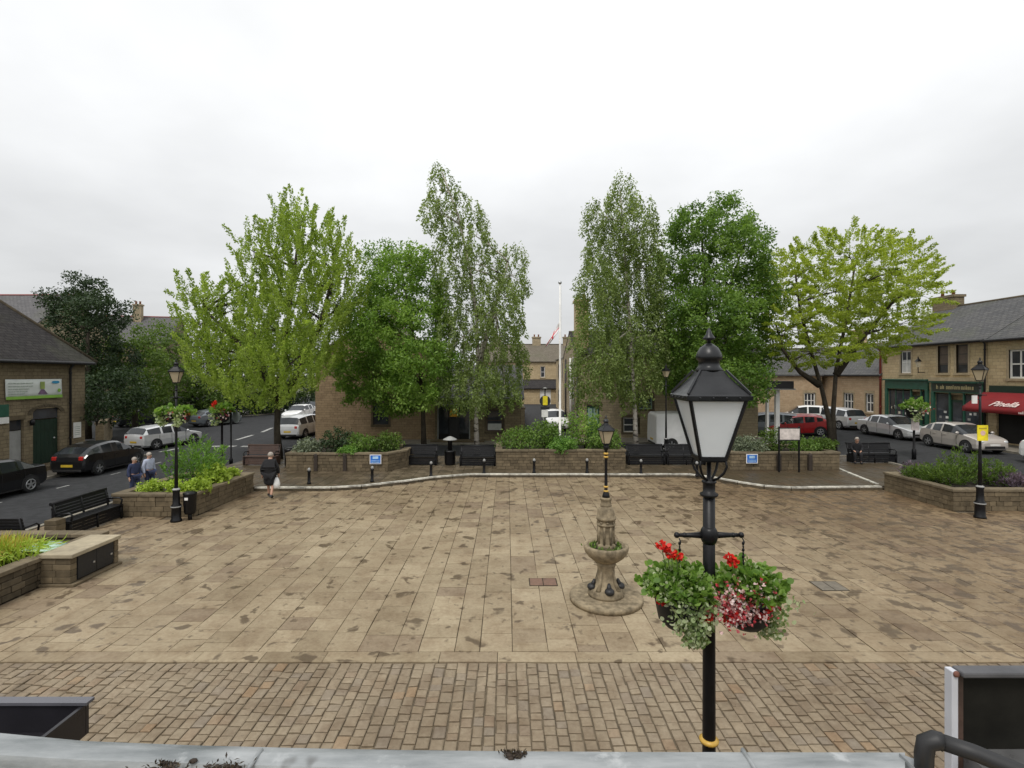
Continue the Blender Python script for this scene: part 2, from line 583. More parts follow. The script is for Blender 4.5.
# leaves -------------------------------------------------------------
def leaf_mesh(name, pts, dirs, L, Wd, m, parent=None, rnd=None, kind=None, jit=0.4, nh=None, tmpl=((0, 0, 0), (.5, .5, .06), (1, 0, 0), (.5, -.5, .06))):
    n = len(pts)
    pts = np.asarray(pts, float); dirs = np.asarray(dirs, float)
    dirs = dirs / (np.linalg.norm(dirs, axis=1, keepdims=True) + 1e-9)
    q = RNG.normal(size=(n, 3))
    if nh is not None:
        q = np.asarray(nh) + q * 0.42
    s = np.cross(dirs, q); s /= (np.linalg.norm(s, axis=1, keepdims=True) + 1e-9)
    l = (L * RNG.uniform(1 - jit, 1 + jit, n))[:, None]
    w = (Wd * RNG.uniform(1 - jit, 1 + jit, n))[:, None]
    nor = np.cross(s, dirs)
    K = len(tmpl)
    v = np.empty((n, K, 3))
    for i, (al, sd, up) in enumerate(tmpl):
        v[:, i] = pts + dirs * l * al + s * w * sd + nor * l * up
    me = bpy.data.meshes.new(name)
    me.vertices.add(n * K); me.loops.add(n * K); me.polygons.add(n)
    me.vertices.foreach_set('co', v.reshape(-1))
    me.loops.foreach_set('vertex_index', np.arange(n * K, dtype=np.int32))
    me.polygons.foreach_set('loop_start', np.arange(0, n * K, K, dtype=np.int32))
    me.update(calc_edges=True)
    at = me.attributes.new('rnd', 'FLOAT', 'FACE')
    at.data.foreach_set('value', (RNG.random(n) if rnd is None else np.clip(rnd, 0, 1)).astype(np.float32))
    me.materials.append(m)
    return obj(name, me, parent, kind=kind)

ROUND = ((0, 0, 0), (.12, .34, .05), (.5, .5, .1), (.86, .34, .04), (1, 0, -.04), (.86, -.34, .04), (.5, -.5, .1), (.12, -.34, .05))
def clumps(blobs, n, surf=0.55):
    """clump centres inside a union of ellipsoids, denser near the outside"""
    vol = np.array([b[3] * b[4] * b[5] for b in blobs]) ** 0.75
    k = RNG.choice(len(blobs), n, p=vol / vol.sum())
    b = np.array(blobs)[k]
    d = RNG.normal(size=(n, 3)); d /= np.linalg.norm(d, axis=1, keepdims=True)
    r = RNG.random(n) ** (1.0 / (3.0 + 3.0 * surf))
    c = b[:, :3] + d * b[:, 3:6] * r[:, None]
    return c, d, k, r

def lumps(blobs, spacing, inner=0.25, drop=0.0):
    """evenly spaced lump centres over the surface of a union of ellipsoids, some inside"""
    B = np.array(blobs, float)
    area = (B[:, 3] * B[:, 5] + B[:, 3] * B[:, 4] + B[:, 4] * B[:, 5])
    n = int(area.sum() * 16 / (spacing * spacing)) + 60
    k = RNG.choice(len(B), n, p=area / area.sum())
    d = RNG.normal(size=(n, 3)); d /= np.linalg.norm(d, axis=1, keepdims=True)
    ins = RNG.random(n) < inner
    r = np.where(ins, RNG.uniform(0.3, 0.75, n), RNG.uniform(0.84, 1.02, n))
    c = B[k, :3] + d * B[k, 3:6] * r[:, None]
    nd = np.linalg.norm((c[:, None, :] - B[None, :, :3]) / B[None, :, 3:6], axis=2)
    nd[np.arange(n), k] = 9
    ok = ins | (nd.min(axis=1) > 0.72)
    ok &= RNG.random(n) >= drop
    keep = np.zeros((0, 3)); idx = []
    for i in np.where(ok)[0]:
        sp = spacing * (1.35 if ins[i] else 1.0)
        if len(idx) == 0 or np.min(np.sum((keep - c[i]) ** 2, axis=1)) > sp * sp:
            keep = np.vstack([keep, c[i]]); idx.append(i)
    idx = np.array(idx)
    return c[idx], d[idx], k[idx]

UP = np.array([0, 0, 1.0])
def leaf_cloud(blobs, spacing, per, rho, style, drop=0.0, inner=0.25):
    """leafy lumps: tuft (round), plume (upswept shoots), droop (hanging strands), flat (level sprays)"""
    c, d, k = lumps(blobs, spacing, inner, drop)
    n = len(c)
    B = np.array(blobs)[k]
    out = (c - B[:, :3]) / B[:, 3:6]
    out /= np.linalg.norm(out, axis=1, keepdims=True) + 1e-6
    R_ = rho * RNG.uniform(0.7, 1.3, (n, 1, 1))
    u = RNG.normal(size=(n, per, 3)); u /= np.linalg.norm(u, axis=2, keepdims=True)
    rr = RNG.uniform(0.25, 1.0, (n, per, 1)) ** 0.45
    if style == 'tuft':
        # a knot of a few overlapping round bunches
        nb = 5
        kc = RNG.normal(size=(n, nb, 3)); kc /= np.linalg.norm(kc, axis=2, keepdims=True)
        kc = kc * 0.62 + np.array([0, 0, 0.12])
        w = RNG.integers(0, nb, (n, per))
        cc = np.take_along_axis(kc, w[:, :, None].repeat(3, 2), axis=1)
        p = c[:, None, :] + (cc + u * rr * 0.55 * np.array([1, 1, 0.85])) * R_
        nh = u * 0.6 + UP * 0.55 + cc * 0.3
        dd = RNG.normal(size=u.shape) * 0.8 + u * 0.3 - UP * 0.25
    else:
        if style == 'plume':
            ax = out * 0.55 + UP * 0.95; ln, th = 2.6, 0.36
        elif style == 'droop':
            ax = out * 0.3 - UP * 1.0; ln, th = 2.3, 0.42
        else:
            ax = out * np.array([1, 1, 0.4]) + UP * 0.12; ln, th = 2.2, 0.5
        ax = ax + RNG.normal(size=ax.shape) * 0.22
        ax /= np.linalg.norm(ax, axis=1, keepdims=True)
        t = RNG.random((n, per, 1)) ** 0.8
        taper = (1.05 - 0.75 * t) if style != 'droop' else (0.75 + 0.3 * np.sin(t * 3.1))
        bend = (t ** 2) * (0.25 if style != 'droop' else -0.1) * ln
        fl = np.array([1, 1, 0.45]) if style == 'flat' else np.array([1, 1, 0.9])
        p = c[:, None, :] + (ax[:, None, :] * (t - 0.35) * ln + UP * bend * 0.35 + u * rr * th * taper * fl) * R_
        nh = u * 0.5 + UP * 0.6
        dd = ax[:, None, :] * 0.8 + u * 0.5 + RNG.normal(size=u.shape) * 0.35
    tint = RNG.uniform(0, 1, (n, 1))
    rn = 0.5 * tint + 0.5 * RNG.random((n, per))
    return p.reshape(-1, 3), dd.reshape(-1, 3), rn.reshape(-1), c, k, nh.reshape(-1, 3)

def bent(a, b, n=5, sag=0.0, wob=0.12):
    a, b = Vector(a), Vector(b)
    L = (b - a).length
    pts = []
    for i in range(n + 1):
        t = i / n
        p = a.lerp(b, t)
        e = math.sin(math.pi * t)
        p += Vector((random.uniform(-1, 1), random.uniform(-1, 1), random.uniform(-.5, .5))) * wob * L * 0.25 * e
        p.z += sag * L * e
        pts.append(p)
    return pts

def tree(name, label, x, y, z, stems, blobs, spacing, per, leaf, rho, style, lm, bark, tr=0.2, group=None, limb_every=1, sub=7, wl=0.6, drop=0.0, inner=0.25):
    """stems: list of polylines (world points); blobs in world coordinates"""
    root = thing(name, label, 'tree', (x, y, z), 0, group)
    off = Vector((x, y, z))
    tk = MB()
    for pl in stems:
        P = [Vector(p) - off for p in pl]
        rad = [tr * (1.25 if i == 0 else 1.0) * (1 - 0.7 * i / (len(P) - 1)) for i in range(len(P))]
        tk.tube(P, rad, 10)
    trunk = tk.build('trunk', bark, root)
    p, dd, rr, c, k, nh = leaf_cloud(blobs, spacing, per, rho, style, drop, inner)
    leaf_mesh('crown', p - np.array(off), dd, leaf, leaf * wl, lm, root, rr, nh=nh)
    for i, b in enumerate(blobs):
        if i % limb_every:
            continue
        bc = Vector(b[:3])
        st = min(stems, key=lambda s: (Vector(s[-1]) - bc).length)
        cand = [Vector(q) for q in st]
        # start point: along the stem, below the blob
        dense = []
        for q0, q1 in zip(cand[:-1], cand[1:]):
            dense += [q0.lerp(q1, t / 6) for t in range(6)]
        dense.append(cand[-1])
        low = [q for q in dense if q.z < bc.z - 0.25 * (Vector((q.x, q.y, 0)) - Vector((bc.x, bc.y, 0))).length and q.z > dense[0].z + 0.28 * (dense[-1].z - dense[0].z)]
        s0 = low[-1] if low else dense[len(dense) // 2]
        lb = MB()
        main = bent(s0, bc, 5, 0.04)
        r0 = tr * 0.42
        lb.tube([q - off for q in main], [r0 * (1 - 0.75 * t / 5) for t in range(6)], 6)
        idx = np.where(k == i)[0]
        for j in idx[:sub]:
            q = Vector(c[j])
            m0 = main[random.randint(2, 5)]
            br = bent(m0, q, 3, 0.03)
            lb.tube([w - off for w in br], [r0 * 0.3, r0 * 0.22, r0 * 0.15, r0 * 0.08], 5)
        lb.build('limb', bark, trunk)
    return root

def pxblobs(lst, Y, dz=0.85):
    """ellipses drawn over the photo (px,py,rx,ry) -> ellipsoids at depth about Y"""
    out = []
    for i, (px, py, rx, ry) in enumerate(lst):
        c = W(px, py, Y)
        rx_, rz_ = rx / FPX * Y, ry / FPX * Y
        ry_ = min(rx_ * 1.15, 2.4) * dz
        yo = 0.9 * math.sin(i * 2.4) * ry_
        k = (Y + yo) / Y
        q = W(px, py, Y + yo)
        out.append((q.x, q.y, q.z, rx_ * k, ry_, rz_ * k))
    return out

LM_MAPLE = leaf_mat('leaf_light_green', (0.2, 0.28, 0.045), (0.35, 0.46, 0.095), (0.52, 0.62, 0.17), 0.5)
LM_ASH = leaf_mat('leaf_mid_green', (0.1, 0.19, 0.033), (0.21, 0.345, 0.065), (0.37, 0.52, 0.125), 0.5)
LM_ASHD = leaf_mat('leaf_deep_green', (0.07, 0.14, 0.026), (0.155, 0.265, 0.05), (0.3, 0.44, 0.1), 0.48)
LM_BIRCH = leaf_mat('leaf_birch', (0.11, 0.16, 0.042), (0.23, 0.305, 0.095), (0.4, 0.48, 0.19), 0.48)
LM_YEL = leaf_mat('leaf_yellow_green', (0.22, 0.285, 0.035), (0.4, 0.48, 0.075), (0.56, 0.63, 0.15), 0.5)
LM_DARK = leaf_mat('leaf_dark', (0.021, 0.039, 0.015), (0.034, 0.063, 0.023), (0.063, 0.098, 0.034), 0.2)
LM_BACK = leaf_mat('leaf_background', (0.05, 0.09, 0.018), (0.11, 0.18, 0.034), (0.2, 0.29, 0.06), 0.4)
LM_LIME = leaf_mat('leaf_lime', (0.225, 0.325, 0.037), (0.375, 0.500, 0.062), (0.500, 0.625, 0.112), 0.35)
LM_FERN = leaf_mat('leaf_fern', (0.08, 0.17, 0.03), (0.16, 0.31, 0.06), (0.28, 0.44, 0.11), 0.42)
LM_SAGE = leaf_mat('leaf_sage', (0.110, 0.143, 0.088), (0.187, 0.220, 0.143), (0.286, 0.319, 0.220), 0.25)
LM_SHRUB = leaf_mat('leaf_shrub', (0.07, 0.13, 0.022), (0.14, 0.24, 0.045), (0.25, 0.37, 0.09), 0.4)
LM_GOLD = leaf_mat('leaf_gold_grass', (0.364, 0.260, 0.052), (0.546, 0.429, 0.078), (0.520, 0.546, 0.130), 0.3)
LM_VARI = leaf_mat('leaf_variegated', (0.2, 0.3, 0.1), (0.42, 0.5, 0.27), (0.75, 0.77, 0.58), 0.4)
LM_GERA = leaf_mat('leaf_geranium', (0.1, 0.2, 0.03), (0.19, 0.33, 0.06), (0.32, 0.47, 0.12), 0.45)
LM_RED = leaf_mat('petal_red', (0.500, 0.012, 0.010), (0.700, 0.020, 0.015), (0.850, 0.060, 0.030), 0.2)
LM_PINKW = leaf_mat('petal_white_pink', (0.500, 0.030, 0.050), (0.850, 0.620, 0.600), (0.900, 0.860, 0.840), 0.2)
LM_PURP = leaf_mat('petal_mauve', (.1, .08, .09), (.17, .12, .17), (.27, .2, .27), .2)
# ================================================================== SETTING
def sheet(name, x0, x1, y0, y1, nx, ny, off, m, parent=None):
    b = MB()
    vs = []
    for j in range(ny + 1):
        for i in range(nx + 1):
            x = x0 + (x1 - x0) * i / nx; y = y0 + (y1 - y0) * j / ny
            vs.append((x, y, g(x, y) + off))
    fs = [(j * (nx + 1) + i, j * (nx + 1) + i + 1, (j + 1) * (nx + 1) + i + 1, (j + 1) * (nx + 1) + i) for j in range(ny) for i in range(nx)]
    b.add(vs, fs, True)
    return b.build(name, m, parent)

# ground to the horizon, lower than everything paved
gm = MB()
gx = [-1500, -500, -150] + [-80 + 5 * i for i in range(37)] + [150, 500, 1500]
gy = [-800, -200, -40] + [-20 + 5 * i for i in range(31)] + [180, 300, 700, 1800]
vs = [(x, y, min(g(x, y), 2.2) - 0.35) for y in gy for x in gx]
nx = len(gx)
gm.add(vs, [(j * nx + i, j * nx + i + 1, (j + 1) * nx + i + 1, (j + 1) * nx + i) for j in range(len(gy) - 1) for i in range(nx - 1)], True)
o = gm.build('ground', M_GROUND); o['kind'] = 'structure'

# asphalt of the streets round the square (follows the slope)
o = sheet('road', -62, 60, -12, 100, 122, 112, 0.0, M_ASPH); o['kind'] = 'structure'

def kerb_run(parent, pts, w, h, seg, m, name='kerb_stone', z=None, below=0.2):
    """row of single kerb stones along a polyline; h = height of the top over road level"""
    P = [Vector((*p, 0)) for p in pts]
    for a, b in zip(P[:-1], P[1:]):
        L = (b - a).length
        n = max(1, round(L / seg))
        for i in range(n):
            q0 = a.lerp(b, i / n); q1 = a.lerp(b, (i + 1) / n)
            d = (q1 - q0).normalized()
            q0 = q0 + d * 0.005; q1 = q1 - d * 0.005
            zb = z if z is not None else (g(q0.x, q0.y) + g(q1.x, q1.y)) / 2
            c = (q0 + q1) / 2
            t = zb + h + random.uniform(-0.004, 0.004)
            k = MB().bar((q0.x - c.x, q0.y - c.y, -(h + below) / 2), (q1.x - c.x, q1.y - c.y, -(h + below) / 2), w, h + below)
            o = k.build(name, M_STONED if m is M_KERBW and h > .1 else m, parent, (c.x, c.y, t), bevel=0.012)
            if m is M_KERBW and h > .1:
                nn = Vector((d.y, -d.x, 0)) * .012
                MB().bar(Vector((q0.x - c.x, q0.y - c.y, -.021)) + nn * .3, Vector((q1.x - c.x, q1.y - c.y, -.021)) + nn * .3, w + .006, .055).build('painted_top', m, o)

def platform(name, poly, top, m, depth=0.45):
    o = MB().prism(poly, top - depth, top).build(name, m)
    o['kind'] = 'structure'
    return o

# ---- the square: joint bed, setts, border course and flags
plaza = platform('plaza', [(-14.2, 1.32), (19.4, 1.32), (19.4, 28.6), (-12.6, 28.6), (-14.2, 24.0)], -0.03, M_JOINT)
KP = [(-10.0, 20.35), (-7.0, 20.4), (-5.9, 20.72), (-4.5, 21.55), (-3.2, 22.5), (-1.7, 23.1), (8.2, 23.1), (9.0, 22.45), (9.7, 21.45), (10.4, 20.7), (11.3, 20.4), (15.0, 20.55)]
def kerb_y(x):
    if x < KP[0][0]:
        return 20.35
    for (x0, y0), (x1, y1) in zip(KP[:-1], KP[1:]):
        if x0 <= x <= x1:
            return y0 + (y1 - y0) * (x - x0) / (x1 - x0)
    return 20.5

TAN = [(0.0, (0.295, 0.238, 0.154)), (0.2, (0.395, 0.325, 0.217)), (0.4, (0.325, 0.266, 0.175)), (0.6, (0.41, 0.34, 0.23)), (0.8, (0.345, 0.282, 0.187)), (1.0, (0.275, 0.215, 0.147))]
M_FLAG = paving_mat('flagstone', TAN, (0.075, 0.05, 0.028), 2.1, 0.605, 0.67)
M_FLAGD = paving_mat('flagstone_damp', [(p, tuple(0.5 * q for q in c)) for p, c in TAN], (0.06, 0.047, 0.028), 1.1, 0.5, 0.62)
M_JOINT2 = None
SET = [(0.0, (0.25, 0.2, 0.138)), (0.3, (0.295, 0.24, 0.167)), (0.55, (0.27, 0.22, 0.152)), (0.78, (0.315, 0.255, 0.176)), (0.93, (0.25, 0.21, 0.16)), (1.0, (0.325, 0.235, 0.145))]
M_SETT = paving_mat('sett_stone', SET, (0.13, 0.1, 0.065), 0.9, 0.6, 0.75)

def unit_block(name, m, ch, dome):
    """unit paver: 1 x 1 x 1, top at z=0, chamfered and slightly domed"""
    a, b = 0.5, 0.5 - ch
    b_ = MB()
    vs = [(-a, -a, -1), (a, -a, -1), (a, a, -1), (-a, a, -1),
          (-a, -a, -dome), (a, -a, -dome), (a, a, -dome), (-a, a, -dome),
          (-b, -b, -dome * 0.15), (b, -b, -dome * 0.15), (b, b, -dome * 0.15), (-b, b, -dome * 0.15), (0, 0, 0)]
    fs = [(0, 1, 5, 4), (1, 2, 6, 5), (2, 3, 7, 6), (3, 0, 4, 7)]
    top = [(4, 5, 9, 8), (5, 6, 10, 9), (6, 7, 11, 10), (7, 4, 8, 11), (8, 9, 12), (9, 10, 12), (10, 11, 12), (11, 8, 12)]
    b_.add(vs, fs + top)
    me = b_.mesh(name)
    me.materials.append(m)
    return me, vs, fs + top

def lay(rects, name, m, ch, dome, thick, parent, ztop, keep, visible, zj=0.003, rest='paving_rest', tilt=0.004):
    """rects (x0,x1,y0,y1): the largest in view become single pieces, the rest one joined mesh"""
    me, uv, uf = unit_block(name, m, ch, dome)
    order = sorted(rects, key=lambda r: (0 if visible(r) else 1, r[2]))
    for r in order[:keep]:
        o = bpy.data.objects.new(name, me)
        COL.objects.link(o)
        o.location = ((r[0] + r[1]) / 2, (r[2] + r[3]) / 2, ztop - random.random() * zj)
        o.scale = (r[1] - r[0], r[3] - r[2], thick)
        o.rotation_euler = (random.uniform(-tilt, tilt), random.uniform(-tilt, tilt), random.uniform(-.004, .004))
        o.parent = parent
    rs = order[keep:]
    if not rs:
        return
    U = np.array(uv)
    A = np.array(rs)
    n = len(rs)
    cx, cy = (A[:, 0] + A[:, 1]) / 2, (A[:, 2] + A[:, 3]) / 2
    V = np.empty((n, len(U), 3))
    V[:, :, 0] = cx[:, None] + U[None, :, 0] * (A[:, 1] - A[:, 0])[:, None]
    V[:, :, 1] = cy[:, None] + U[None, :, 1] * (A[:, 3] - A[:, 2])[:, None]
    tl = RNG.uniform(-tilt, tilt, (n, 2))
    V[:, :, 2] = ztop + U[None, :, 2] * thick - (RNG.random(n) * zj)[:, None]
    top = U[:, 2] > -0.5
    V[:, top, 2] += (U[None, top, 0] * tl[:, :1] + U[None, top, 1] * tl[:, 1:]) * 0.5
    faces = []
    for i in range(n):
        o_ = i * len(U)
        faces += [tuple(q + o_ for q in f) for f in uf]
    mm = bpy.data.meshes.new(rest)
    mm.from_pydata(V.reshape(-1, 3).tolist(), [], faces)
    at = mm.attributes.new('rnd', 'FLOAT', 'FACE')
    at.data.foreach_set('value', np.repeat(RNG.random(n), len(uf)).astype(np.float32))
    mm.materials.append(m)
    obj(rest, mm, parent, kind='stuff')

def columns(x0, x1, ylo, yhi, widths, lengths, gap, skip=lambda x, y: False, jit=0.0):
    out = []
    x = x0
    while x < x1 - 0.1:
        w = random.choice(widths)
        cxx = x + w / 2
        lo, hi = ylo(cxx), yhi(cxx)
        y = lo
        first = True
        while y < hi - 0.06:
            l = random.choice(lengths) * random.uniform(0.92, 1.08)
            if first:
                l *= random.uniform(0.4, 1.0); first = False
            e = min(y + l, hi)
            if hi - e < 0.12:
                e = hi
            if not skip(cxx, (y + e) / 2):
                jx, jw = random.uniform(-jit, jit) * .5, random.uniform(0, jit) * .7
                gy = gap / 2 + (jit * .3)
                out.append((x + gap / 2 + jx + jw, x + w - gap / 2 + jx - jw, y + gy, e - gy))
            y = e
        x += w
    return out

def inview(r):
    return abs((r[0] + r[1]) / 2 - 0.05) < (r[2] + r[3]) / 2 * 1.0

# setts in the foreground
rc = columns(-8.9, 8.9, lambda x: 2.4, lambda x: 8.2, [0.15, 0.165, 0.165, 0.18], [0.14, 0.17, 0.19, 0.21, 0.24], 0.012, jit=0.012)
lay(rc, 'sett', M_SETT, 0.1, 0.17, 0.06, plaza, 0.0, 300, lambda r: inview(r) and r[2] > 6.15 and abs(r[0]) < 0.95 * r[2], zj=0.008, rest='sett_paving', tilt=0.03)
# border course of long stones
rc = []
x = -10.0
while x < 10:
    l = random.uniform(0.85, 1.35)
    rc.append((x + 0.005, x + l - 0.005, 8.22, 8.51)); x += l
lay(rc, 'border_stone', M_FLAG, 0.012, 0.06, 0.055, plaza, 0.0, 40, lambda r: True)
# flags
def in_planter(x, y):
    return (x < -10.1 and y < 13.1) or (-12.7 < x < -10.0 and 16.6 < y < 20.3) or (x > 15.1 and y > 17.3) or (x - 2.03) ** 2 + (y - 10.5) ** 2 < 0.12
rc = columns(-14.1, 19.3, lambda x: 8.525, lambda x: kerb_y(x) - 0.08, [0.42, 0.46, 0.5, 0.55, 0.6], [0.36, 0.45, 0.55, 0.65, 0.8, 1.1], 0.008,
             lambda x, y: in_planter(x, y) or abs(x) > 1.05 * y + 1.5, jit=.007)
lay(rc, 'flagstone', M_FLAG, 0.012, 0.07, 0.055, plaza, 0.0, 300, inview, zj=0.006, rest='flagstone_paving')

# ---- raised strip behind the white kerb
pl_poly = KP + [(19.4, 20.9), (19.4, 28.5), (-12.5, 28.5), (-14.0, 24.0), (-14.0, 20.5), (-10.0, 20.5)]
strip = MB().prism(pl_poly, -0.05, 0.07).build('terrace', M_JOINT); strip['kind'] = 'structure'
rc = columns(-13.9, 19.3, lambda x: kerb_y(x) + 0.14, lambda x: 28.4, [0.42, 0.5, 0.6], [0.5, 0.62, 0.75, 0.9], 0.012,
             lambda x, y: (x > 15.1 and y < 20.4))
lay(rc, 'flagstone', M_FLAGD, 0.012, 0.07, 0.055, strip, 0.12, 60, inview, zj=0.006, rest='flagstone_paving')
kerb = MB().box(-9.9, -9.8, 20.3, 20.4, -0.04, 0.03).build('terrace_kerb', M_KERB); kerb['kind'] = 'structure'
kerb_run(kerb, KP, 0.15, 0.145, 0.9, M_KERBW, 'white_kerb_stone', z=0.0, below=0.03)
kerb_run(kerb, [(15.15, 20.95), (15.6, 23.3), (16.1, 25.6)], 0.14, 0.04, 1.1, M_KERBW, 'white_kerb_stone', z=0.12, below=0.03)

# ---- street kerbs and pavements
ek = MB().box(-14.29, -14.25, 3.3, 3.4, -0.3, -0.02).build('street_kerb', M_KERB); ek['kind'] = 'structure'
kerb_run(ek, [(-14.28, 5.0), (-14.28, 24.0), (-12.66, 28.7), (19.3, 28.7)], 0.15, 0.11, 0.9, M_KERB)
kerb_run(ek, [(19.5, 4.0), (19.5, 28.6)], 0.15, 0.11, 0.9, M_KERB)

def pavement(name, poly, h=0.11, kerb_edge=None, m=M_PAVE):
    """raised footway, follows the slope: triangulated on a grid of strips"""
    xs = [p[0] for p in poly]; ys = [p[1] for p in poly]
    n = 14
    b = MB()
    (ax, ay), (bx, by), (cx, cy), (dx, dy) = poly
    vs = []
    for i in range(n + 1):
        t = i / n
        for s in (0.0, 0.5, 1.0):
            x = (ax + (dx - ax) * t) * (1 - s) + (bx + (cx - bx) * t) * s
            y = (ay + (dy - ay) * t) * (1 - s) + (by + (cy - by) * t) * s
            vs.append((x, y, g(x, y) + h))
    fs = []
    for i in range(n):
        for s in range(2):
            fs.append((i * 3 + s, i * 3 + s + 1, (i + 1) * 3 + s + 1, (i + 1) * 3 + s))
    b.add(vs, fs, True)
    o = b.build(name, m); o['kind'] = 'structure'
    if kerb_edge:
        kerb_run(o, kerb_edge, 0.15, h + 0.005, 0.95, M_KERB)
    return o
pavement('pavement_left', [(-22.5, 4), (-20.85, 4), (-20.85, 29.5), (-22.5, 29.5)], kerb_edge=[(-20.77, 5), (-20.77, 29.5)])
pavement('pavement_right', [(26.85, 6), (30, 6), (30, 60), (26.85, 60)], kerb_edge=[(26.77, 8), (26.77, 44), (26.77, 60)])
pavement('pavement_back', [(-12.9, 33.1), (-12.9, 35.5), (0.9, 35.5), (0.9, 33.1)], kerb_edge=[(-12.9, 33.02), (0.9, 33.02)])
pavement('pavement_back', [(4.4, 33.6), (4.4, 35.5), (18, 35.5), (18, 33.6)], kerb_edge=[(4.4, 33.52), (18, 33.52)])
pavement('pavement_far', [(-34, 47.5), (-38, 50), (-26, 70), (-20, 68)], kerb_edge=[(-34, 47.4), (-20, 68)])

# road paint (sheets 4 mm above the asphalt)
mk = MB()
def dash(x0, y0, x1, y1, w):
    a, b = Vector((x0, y0, 0)), Vector((x1, y1, 0))
    d = (b - a).normalized(); s = Vector((-d.y, d.x, 0)) * w / 2
    q = [a - s, b - s, b + s, a + s]
    mk.add([(p.x, p.y, g(p.x, p.y) + 0.006) for p in q], [(0, 1, 2, 3)])
for i in range(4):
    p0 = on_plane(218 + 15.5 * i, 445.5, -0.05); p1 = on_plane(229 + 15.5 * i, 445.0, -0.05)
    dash(p0.x, 33.0 - 0.1 * i, p1.x, 33.0 - 0.1 * i, 0.45)
for a, b in (((236, 441.5), (253, 437)), ((262, 434.5), (272, 430.5)), ((160, 452), (180, 448.5))):
    p0 = on_plane(*a, -0.05); p1 = on_plane(*b, -0.05)
    dash(p0.x, p0.y, p1.x, p1.y, 0.28)
for i in range(6):
    dash(-18.65, 12.5 + 2.9 * i, -18.65, 13.1 + 2.9 * i, 0.09)
o = mk.build('road_markings', M_LINE); o['kind'] = 'structure'

# ================================================================== STONE PLANTERS
def planter(name, label, poly, z0, h, soil_z, single=False, group='stone planters round the square', cope=0.34, dark=False, course=0.145):
    """poly counter-clockwise (seen from above); walls of coursed stones with coping stones"""
    cx = sum(p[0] for p in poly) / len(poly); cy = sum(p[1] for p in poly) / len(poly)
    root = thing(name, label, 'planter', (cx, cy, z0), 0, group)
    P = [Vector((p[0] - cx, p[1] - cy, 0)) for p in poly]
    core, st, rn = MB(), MB(), []
    n = len(P)
    sm = M_STONED if dark else M_STONE
    hw = h - 0.09
    for i in range(n):
        a, b = P[i], P[(i + 1) % n]
        d = (b - a).normalized()
        out = Vector((d.y, -d.x, 0))
        L = (b - a).length
        core.bar(a - out * 0.14 + Vector((0, 0, hw / 2 - 0.02)), b - out * 0.14 + Vector((0, 0, hw / 2 - 0.02)), 0.24, hw - 0.04 + 0.04)
        nc = max(1, round(hw / course))
        ch = hw / nc
        for j in range(nc):
            u = 0.0 if j % 2 == 0 else -0.12
            while u < L - 0.02:
                l = random.uniform(0.2, 0.46)
                e = min(u + l, L + (0.0 if j % 2 else 0.0))
                if L - e < 0.1:
                    e = L
                s0 = max(u, 0.0)
                if e - s0 > 0.04:
                    pr = random.uniform(0.0, 0.022)
                    A = a + d * (s0 + 0.006); B = a + d * (e - 0.006)
                    zc = j * ch + ch / 2
                    if single:
                        c = (A + B) / 2 + Vector((0, 0, zc)) - out * 0.01
                        q = MB().bar((A - B) / 2, (B - A) / 2, 0.05 + 2 * pr, ch - 0.012)
                        q.build('stone', sm, root, c, bevel=0.01)
                    else:
                        st.bar(A + Vector((0, 0, zc)) - out * 0.01, B + Vector((0, 0, zc)) - out * 0.01, 0.05 + 2 * pr, ch - 0.012)
                        rn += [random.random()] * 6
                u = e
        m = max(1, round(L / 0.75))
        for j in range(m):
            A = a + d * (L * j / m + (0.004 if j else -0.03)); B = a + d * (L * (j + 1) / m - (0.004 if j < m - 1 else -0.03))
            q = MB().bar((A - B) / 2, (B - A) / 2, cope, 0.09)
            cz = h - 0.045 + random.uniform(-.003, .003) + (0.004 if i % 2 else 0.0)
            q.build('coping_stone', M_COPE, root, (A + B) / 2 - out * (cope / 2 - 0.06) + Vector((0, 0, cz)), bevel=0.012)
    core.build('wall_core', M_MORTAR, root)
    if not single:
        o = st.build('stonework', sm, root, kind='stuff')
        at = o.data.attributes.new('rnd', 'FLOAT', 'FACE')
        at.data.foreach_set('value', np.array(rn, dtype=np.float32))
    ins = [p * 0.97 for p in P]
    MB().prism([(p.x, p.y) for p in ins], 0.02, soil_z - z0).build('soil', M_SOIL, root)
    return root

planter('stone_planter', 'low stone planter of dark blocks at the left edge beside the black cabinet', [(-13.6, 6.4), (-10.17, 6.4), (-10.17, 13.0), (-13.6, 13.0)], 0, 0.64, 0.5, single=True, dark=True)
planter('stone_planter', 'stone planter with lime green plants behind the left lamp post', [(-12.8, 16.65), (-10.2, 16.65), (-10.05, 20.25), (-12.8, 20.25)], 0, 0.74, 0.62)
planter('stone_planter', 'stone planter with lavender behind the lamp post with the yellow sign', [(15.1, 17.35), (18.9, 17.35), (18.9, 20.4), (15.05, 20.4)], 0, 0.74, 0.62)
planter('stone_planter', 'stone planter holding the white flagpole at the back of the square', [(-0.5, 24.4), (5.62, 24.4), (5.62, 27.2), (-0.5, 27.2)], 0.12, 0.92, 0.9)
planter('stone_planter', 'stone planter with a blue sign in front of the brown stone gable', [(-10.3, 23.9), (-5.55, 23.9), (-4.9, 25.0), (-4.9, 26.9), (-10.3, 26.9)], 0.12, 0.84, 0.8)
planter('stone_planter', 'stone planter with a blue sign beside the yellow green tree', [(10.6, 24.2), (15.7, 24.2), (15.7, 27.0), (10.6, 27.0)], 0.12, 0.84, 0.8)

